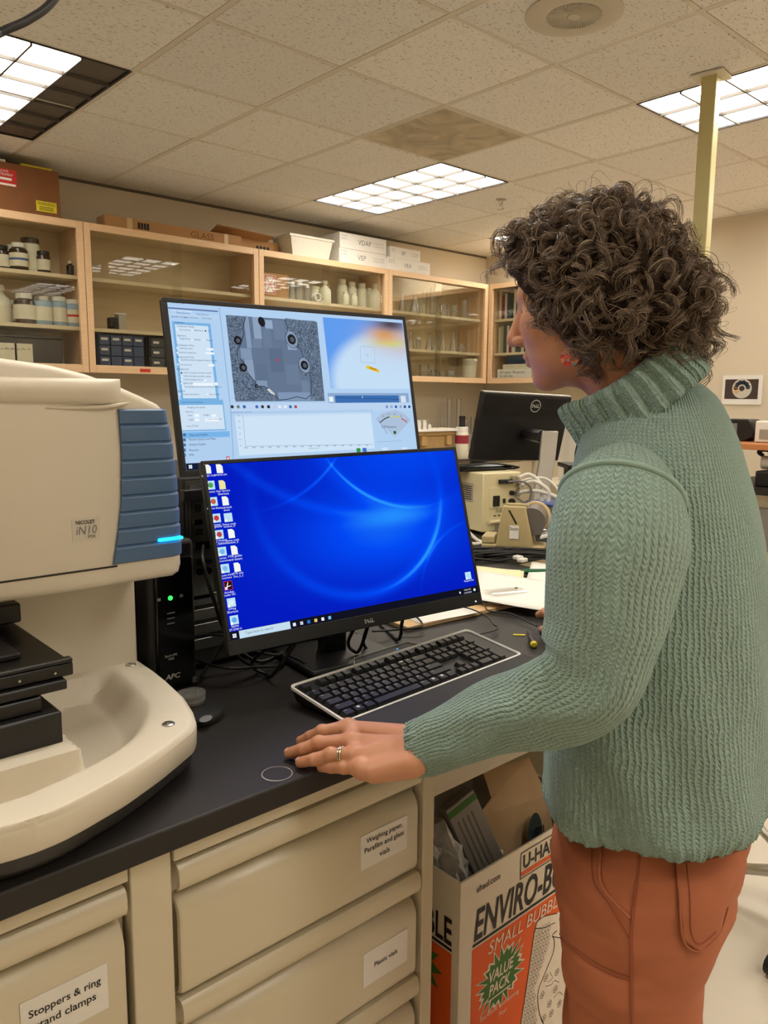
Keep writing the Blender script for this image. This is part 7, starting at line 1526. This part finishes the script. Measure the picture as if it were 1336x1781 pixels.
# earring: round disc of coloured triangles
ce = atd((992, 621), 1.075); ex_ = -hl*0+hf; nrm = hl*.95+np.array([0, 0, .1]); nrm /= np.linalg.norm(nrm); e1_ = hf-nrm*(hf@nrm); e1_ /= np.linalg.norm(e1_); e2_ = np.cross(nrm, e1_); cols = [mat('earring_%d' % k, rgb, 0.35) for k, rgb in enumerate([(206, 62, 40), (226, 120, 80), (120, 150, 150), (176, 40, 44), (214, 150, 120)])]
mb = MB(); rng = np.random.default_rng(2); rr = .0135
for k in range(12):
    a0, a1 = 2*math.pi*k/12, 2*math.pi*(k+1)/12; pr_ = lambda r_, a, z=0: tuple(ce+e1_*(r_*math.cos(a))+e2_*(r_*math.sin(a))+nrm*z)
    rm = rr*.5; mb.add([pr_(0, 0, .0035), pr_(rm, a0, .003), pr_(rm, a1, .003)], [(0, 1, 2)], k % 5); mb.add([pr_(rm, a0, .003), pr_(rr, a0, .0015), pr_(rr, a1, .0015)], [(0, 1, 2)], (k*2+1) % 5); mb.add([pr_(rm, a0, .003), pr_(rr, a1, .0015), pr_(rm, a1, .003)], [(0, 1, 2)], (k*3+2) % 5); mb.add([pr_(rr, a0, .0015), pr_(rr, a0, -.001), pr_(rr, a1, -.001), pr_(rr, a1, .0015)], [(0, 1, 2, 3)], k % 5); mb.add([pr_(0, 0, -.001), pr_(rr, a1, -.001), pr_(rr, a0, -.001)], [(0, 1, 2)], 3)
mb.build('earring', cols, person, world=True)
# ---------------- trousers (one field), pockets and seams laid on it
HV = [(1385, 978, 1294, .165), (1450, 966, 1290, .172), (1500, 966, 1280, .172), (1560, 970, 1262, .168), (1610, 976, 1244, .162)]
def trouser_field(P):
    #TRSTART
    D = None
    for py, L_, R_, aw in HV:
        c = atd(((L_+R_)/2, py), PD); s_ = (R_-L_)/2*PD/FPX; ad = math.sqrt(max(1e-4, s_*s_-(cL*aw)**2))/cB; q = P-c.astype(np.float32); x = q@BLF.astype(np.float32)/aw; y = q@BF.astype(np.float32)/ad; rr = np.sqrt(x*x+y*y); d = np.maximum((rr-1)*min(aw, ad), np.abs(q[..., 2])-.025); D = d if D is None else smin(D, d, .035)
    for tp_, kn, ft, r0, r1, r2 in ((LEGL[0], LEGL[1], ftL, .093, .084, .072), (LEGR[0], LEGR[1], ftR, .094, .084, .072)):
        D = smin(D, caps(P, tp_+[0, 0, .06], kn, r0, r1), .03); D = smin(D, caps(P, kn, ft+[0, 0, .03], r1, r2), .02)
    q = atd((1200, 1535), 1.12); D = smin(D, ellp(P, tuple(q), (.040, .040, .07)), .04)
    ph = P[..., 2]*38+P[..., 0]*22; D = D+.0022*np.sin(ph)*np.clip((.78-P[..., 2])/.1, 0, 1)+.0016*np.sin(P[..., 2]*61-P[..., 1]*45)
    return D
V5, F5 = field(trouser_field, (.70, .22, .03), (1.45, .92, .96), .0056)
np_mesh('trousers', V5, F5, M_pants)
bvh = BVHTree.FromPolygons([tuple(v) for v in V5], [tuple(f) for f in F5])
def hit(px, off=.0015):
    d = Vector(ray(px)).normalized(); loc, nrm_, i, dist = bvh.ray_cast(Vector(EYE), d)
    if loc is None: return None
    if nrm_.dot(d) > 0: nrm_ = -nrm_
    return loc+nrm_*off
def seam(pts, r_=.0014, n=40, name='seam', m=None, off=.0008):
    ps = [hit(tuple(p[:2]), off) for p in spline([(*q, 0) for q in pts], n)]; ps = [p for p in ps if p is not None]
    if len(ps) > 3: MB().tube(ps, r_, 6).build(name, m or M_stitch, person, smooth=True, world=True)
seam([(1112, 1488), (1108, 1530), (1100, 1590), (1097, 1660), (1098, 1720), (1099, 1779)], .0016, name='side_seam')
seam([(1046, 1478), (1044, 1520), (1050, 1545), (1070, 1570), (1096, 1596)], .0022, name='pocket_edge', m=M_pants, off=.002)
seam([(1030, 1474), (1030, 1512), (1036, 1540), (1060, 1574), (1094, 1630)], .0008)
seam([(972, 1622), (990, 1640), (1030, 1670), (1070, 1690), (1097, 1697)], .0009); seam([(973, 1628), (990, 1647), (1030, 1677), (1070, 1697), (1097, 1704)], .0009)
rows = []                                                # back patch pocket
edge = lambda v: (interp(v, [0, .8, 1], [1174, 1184, 1186]), interp(v, [0, .6, 1], [1291, 1262, 1246]))
for v in np.linspace(0, 1, 26):
    a_, b_ = edge(v); r_ = []
    for u_ in np.linspace(0, 1, 26):
        px = a_+(b_-a_)*u_; yt = interp(u_, [0, .5, 1], [1492, 1484, 1470]); yb = interp(u_, [0, .45, 1], [1632, 1654, 1624]); p = hit((px, yt+(yb-yt)*v), .0032)
        r_.append(p)
    rows.append(r_)
good = all(p is not None for r_ in rows for p in r_)
rows = [[p if p is not None else None for p in r_] for r_ in rows]
if not good:
    for r_ in rows:
        last = None
        for i, p in enumerate(r_):
            if p is None: r_[i] = last
            last = r_[i]
mb = MB(); mb.grid([[tuple(p) for p in r_] for r_ in rows]); pk = mb.build('back_pocket', M_pants, person, smooth=True, world=True); s = pk.modifiers.new('thickness', 'SOLIDIFY'); s.thickness = .0026; s.offset = 0
seam([(1174, 1492), (1180, 1560), (1186, 1632), (1213, 1652), (1245, 1624), (1262, 1575)], .0015, off=.0036, name='pocket_seam', m=M_pants); seam([(1190, 1490), (1196, 1560), (1199, 1620), (1214, 1638), (1240, 1616)], .0008, off=.005, name='pocket_stitching'); seam([(1180, 1502), (1230, 1494), (1290, 1478)], .0009, off=.005, name='pocket_stitching')
for ft, nm in ((ftL, 1), (ftR, 2)):
    rows = []
    for s_ in np.linspace(0, 1, 9):
        c = ft*[1, 1, 0]+BF*(-.07+.25*s_); hw = .045*math.sin(math.pi*(.12+.8*s_))**.5; hh_ = interp(s_, [0, .35, 1], [.075, .085, .03]); rows.append([tuple(c+BLF*(hw*math.cos(a))+np.array([0, 0, .002+hh_*max(0, math.sin(a))])) for a in np.linspace(0, 2*math.pi, 17)[:-1]])
    MB().grid(rows, closed=True, capa=True, capb=True).build('shoe', M_blackmatte, person, smooth=R(50), world=True, fix=True)
# ---------------- hair: dark cap plus curled locks
M_cap = mat('dark_hair', (56, 45, 37), 0.8, var=0.15, scale=60, bump=0.8, bscale=180, spec=0.1)
def hair_mat():
    m = mat('brown_grey_hair', (116, 96, 78), 0.3, var=0.42, scale=120, spec=.5); return m
M_hair = hair_mat()
def hair_field(W):
    P = (W-HO.astype(np.float32))@HR.T.astype(np.float32)
    D = ellp(P, (-.018, 0, .038), (.110, .096, .100))
    for c, r_ in [((-.070, 0, -.020), (.078, .096, .072)), ((-.012, .072, -.008), (.062, .036, .058)), ((-.012, -.072, -.008), (.062, .036, .058)), ((.046, .01, .094), (.042, .060, .034)), ((.045, .055, .055), (.042, .030, .040)), ((-.105, .03, -.035), (.045, .05, .045))]: D = smin(D, ellp(P, c, r_), .025)
    D = smax(D, -ellp(P, (.138, 0, -.005), (.064, .14, .094)), .010); D = smax(D, -ellp(P, (.085, 0, -.105), (.085, .14, .062)), .015)
    return D
V6, F6 = field(hair_field, HO-.24, HO+.24, .0042)
from mathutils import noise as mn
nV = V6+np.array([tuple(mn.noise_vector(Vector(v)*38)) for v in V6])*.008
hair_cap = np_mesh('hair', nV, F6, M_cap)
# locks start on the cap and curl downwards
fn_ = nV[F6]; nrmF = np.cross(fn_[:, 1]-fn_[:, 0], fn_[:, 3]-fn_[:, 0]); area = np.linalg.norm(nrmF, axis=1); nrmF /= area[:, None]+1e-12; cenF = fn_.mean(1)
rg = np.random.default_rng(11); outw = cenF-HO; 
vis = (nrmF@(-FWD) > -.35); pr_ = area*np.where(vis, 1.0, .25); pr_ /= pr_.sum()
VV = []; FFh = []; base = 0; HMI = []
FP = np.array([(850, 472), (889, 480), (912, 520), (918, 567), (958, 588), (982, 606), (1003, 640), (1010, 700), (850, 720)], float)
def face_hit(pts):                                       # strands that would hang over the open face are left out
    q = pts-EYE; z = q@FWD; x = CX+FPX*(q@RGT)/z; y = CY-FPX*(q@UPV)/z; ins = np.zeros(len(x), bool); j_ = len(FP)-1
    for i_ in range(len(FP)):
        (xi, yi), (xj, yj) = FP[i_], FP[j_]; c = ((yi > y) != (yj > y)) & (x < (xj-xi)*(y-yi)/(yj-yi+1e-9)+xi); ins ^= c; j_ = i_
    return ins.mean() > .10
def lock(root, nrm_, length, crad, turns, nstr, srad, lift, spread=.004, npt=26):
    global base
    down = np.array([0, 0, -1.0]); tdir = down-nrm_*(down@nrm_); ln = np.linalg.norm(tdir)
    tdir = tdir/ln if ln > .15 else np.cross(nrm_, rg.normal(size=3)); tdir = tdir+rg.normal(size=3)*.55; tdir -= nrm_*(tdir@nrm_); tdir /= np.linalg.norm(tdir)+1e-9
    bi = np.cross(nrm_, tdir); s_ = np.linspace(0, 1, npt); droop = s_**2*length*.18
    axis_ = root+np.outer(s_*length*(1-.25*s_), tdir)+np.outer(lift*np.sin(s_*math.pi*.75), nrm_)+np.outer(droop, down)
    ph0 = rg.uniform(0, 6.28); hand_ = rg.choice([-1, 1])
    for _ in range(nstr):
        o_ = rg.normal(size=3)*spread*.45; ph = ph0+rg.normal()*.35+hand_*s_*turns*2*math.pi; cr_ = crad*(1+rg.normal()*.18)*np.clip(s_*4, .1, 1)*(1-.25*s_)
        pts = axis_+o_*(.4+s_[:, None])+np.outer(np.cos(ph)*cr_, nrm_)+np.outer(np.sin(ph)*cr_, bi)
        T_ = np.gradient(pts, axis=0); T_ /= np.linalg.norm(T_, axis=1)[:, None]+1e-9; n1 = np.cross(T_, [.3, .2, .93]); n1 /= np.linalg.norm(n1, axis=1)[:, None]+1e-9; n2 = np.cross(T_, n1); rr = srad*(1-.6*s_)[:, None]*rg.uniform(.7, 1.25)
        if face_hit(pts): continue
        ring = np.stack([pts+(n1*math.cos(a)+n2*math.sin(a))*rr for a in (0, 2.094, 4.189)], 1); VV.append(ring.reshape(-1, 3)); i = np.arange(npt-1)[:, None]*3; k = np.arange(3)[None]; k2 = (k+1) % 3
        FFh.append((np.stack([i+k, i+k2, i+3+k2, i+3+k], -1).reshape(-1, 4))+base); base += npt*3; HMI.append(np.full((npt-1)*3, 1 if rg.random() < .16 else 0, np.int32))
pick = rg.choice(len(cenF), 620, p=pr_)
for i in pick: lock(cenF[i]-nrmF[i]*.003, nrmF[i], rg.uniform(.04, .085), rg.uniform(.007, .015), rg.uniform(.9, 1.8), 13, .00062, rg.uniform(.003, .011), .0032)
# hanging curls at the nape and loose flyaways
for q, D_ in [((1190, 560), 1.10), ((1205, 540), 1.11), ((1215, 520), 1.12), ((1200, 580), 1.10), ((1180, 590), 1.09), ((1165, 575), 1.08), ((1210, 560), 1.12), ((1150, 585), 1.07), ((1222, 545), 1.13), ((1195, 600), 1.11)]:
    for _ in range(2): lock(np.array(atd(q, D_)), RGT*.8-FWD*.3+np.array([0, 0, .1]), rg.uniform(.05, .075), rg.uniform(.012, .018), rg.uniform(.9, 1.5), 12, .0007, .02)
for q, D_ in [((930, 530), 1.12), ((945, 545), 1.10), ((935, 555), 1.11), ((915, 505), 1.14), ((960, 560), 1.09)]:
    lock(np.array(atd(q, D_)), -FWD*.7-RGT*.4, .045, .012, 1.2, 6, .0005, .008)
pick = rg.choice(len(cenF), 300, p=pr_)
for i in pick: lock(cenF[i], nrmF[i], rg.uniform(.03, .07), rg.uniform(.008, .018), rg.uniform(.8, 1.8), 1, .00036, rg.uniform(.012, .028), .008)
o_ = np_mesh('hair_locks', np.concatenate(VV), np.concatenate(FFh), M_hair, parent=hair_cap); o_.data.materials.append(mat('grey_blond_hair', (176, 156, 132), 0.3, var=0.25, scale=90)); o_.data.polygons.foreach_set('material_index', np.concatenate(HMI)); o_.data.update()
bpy.data.scenes.remove(TSC)
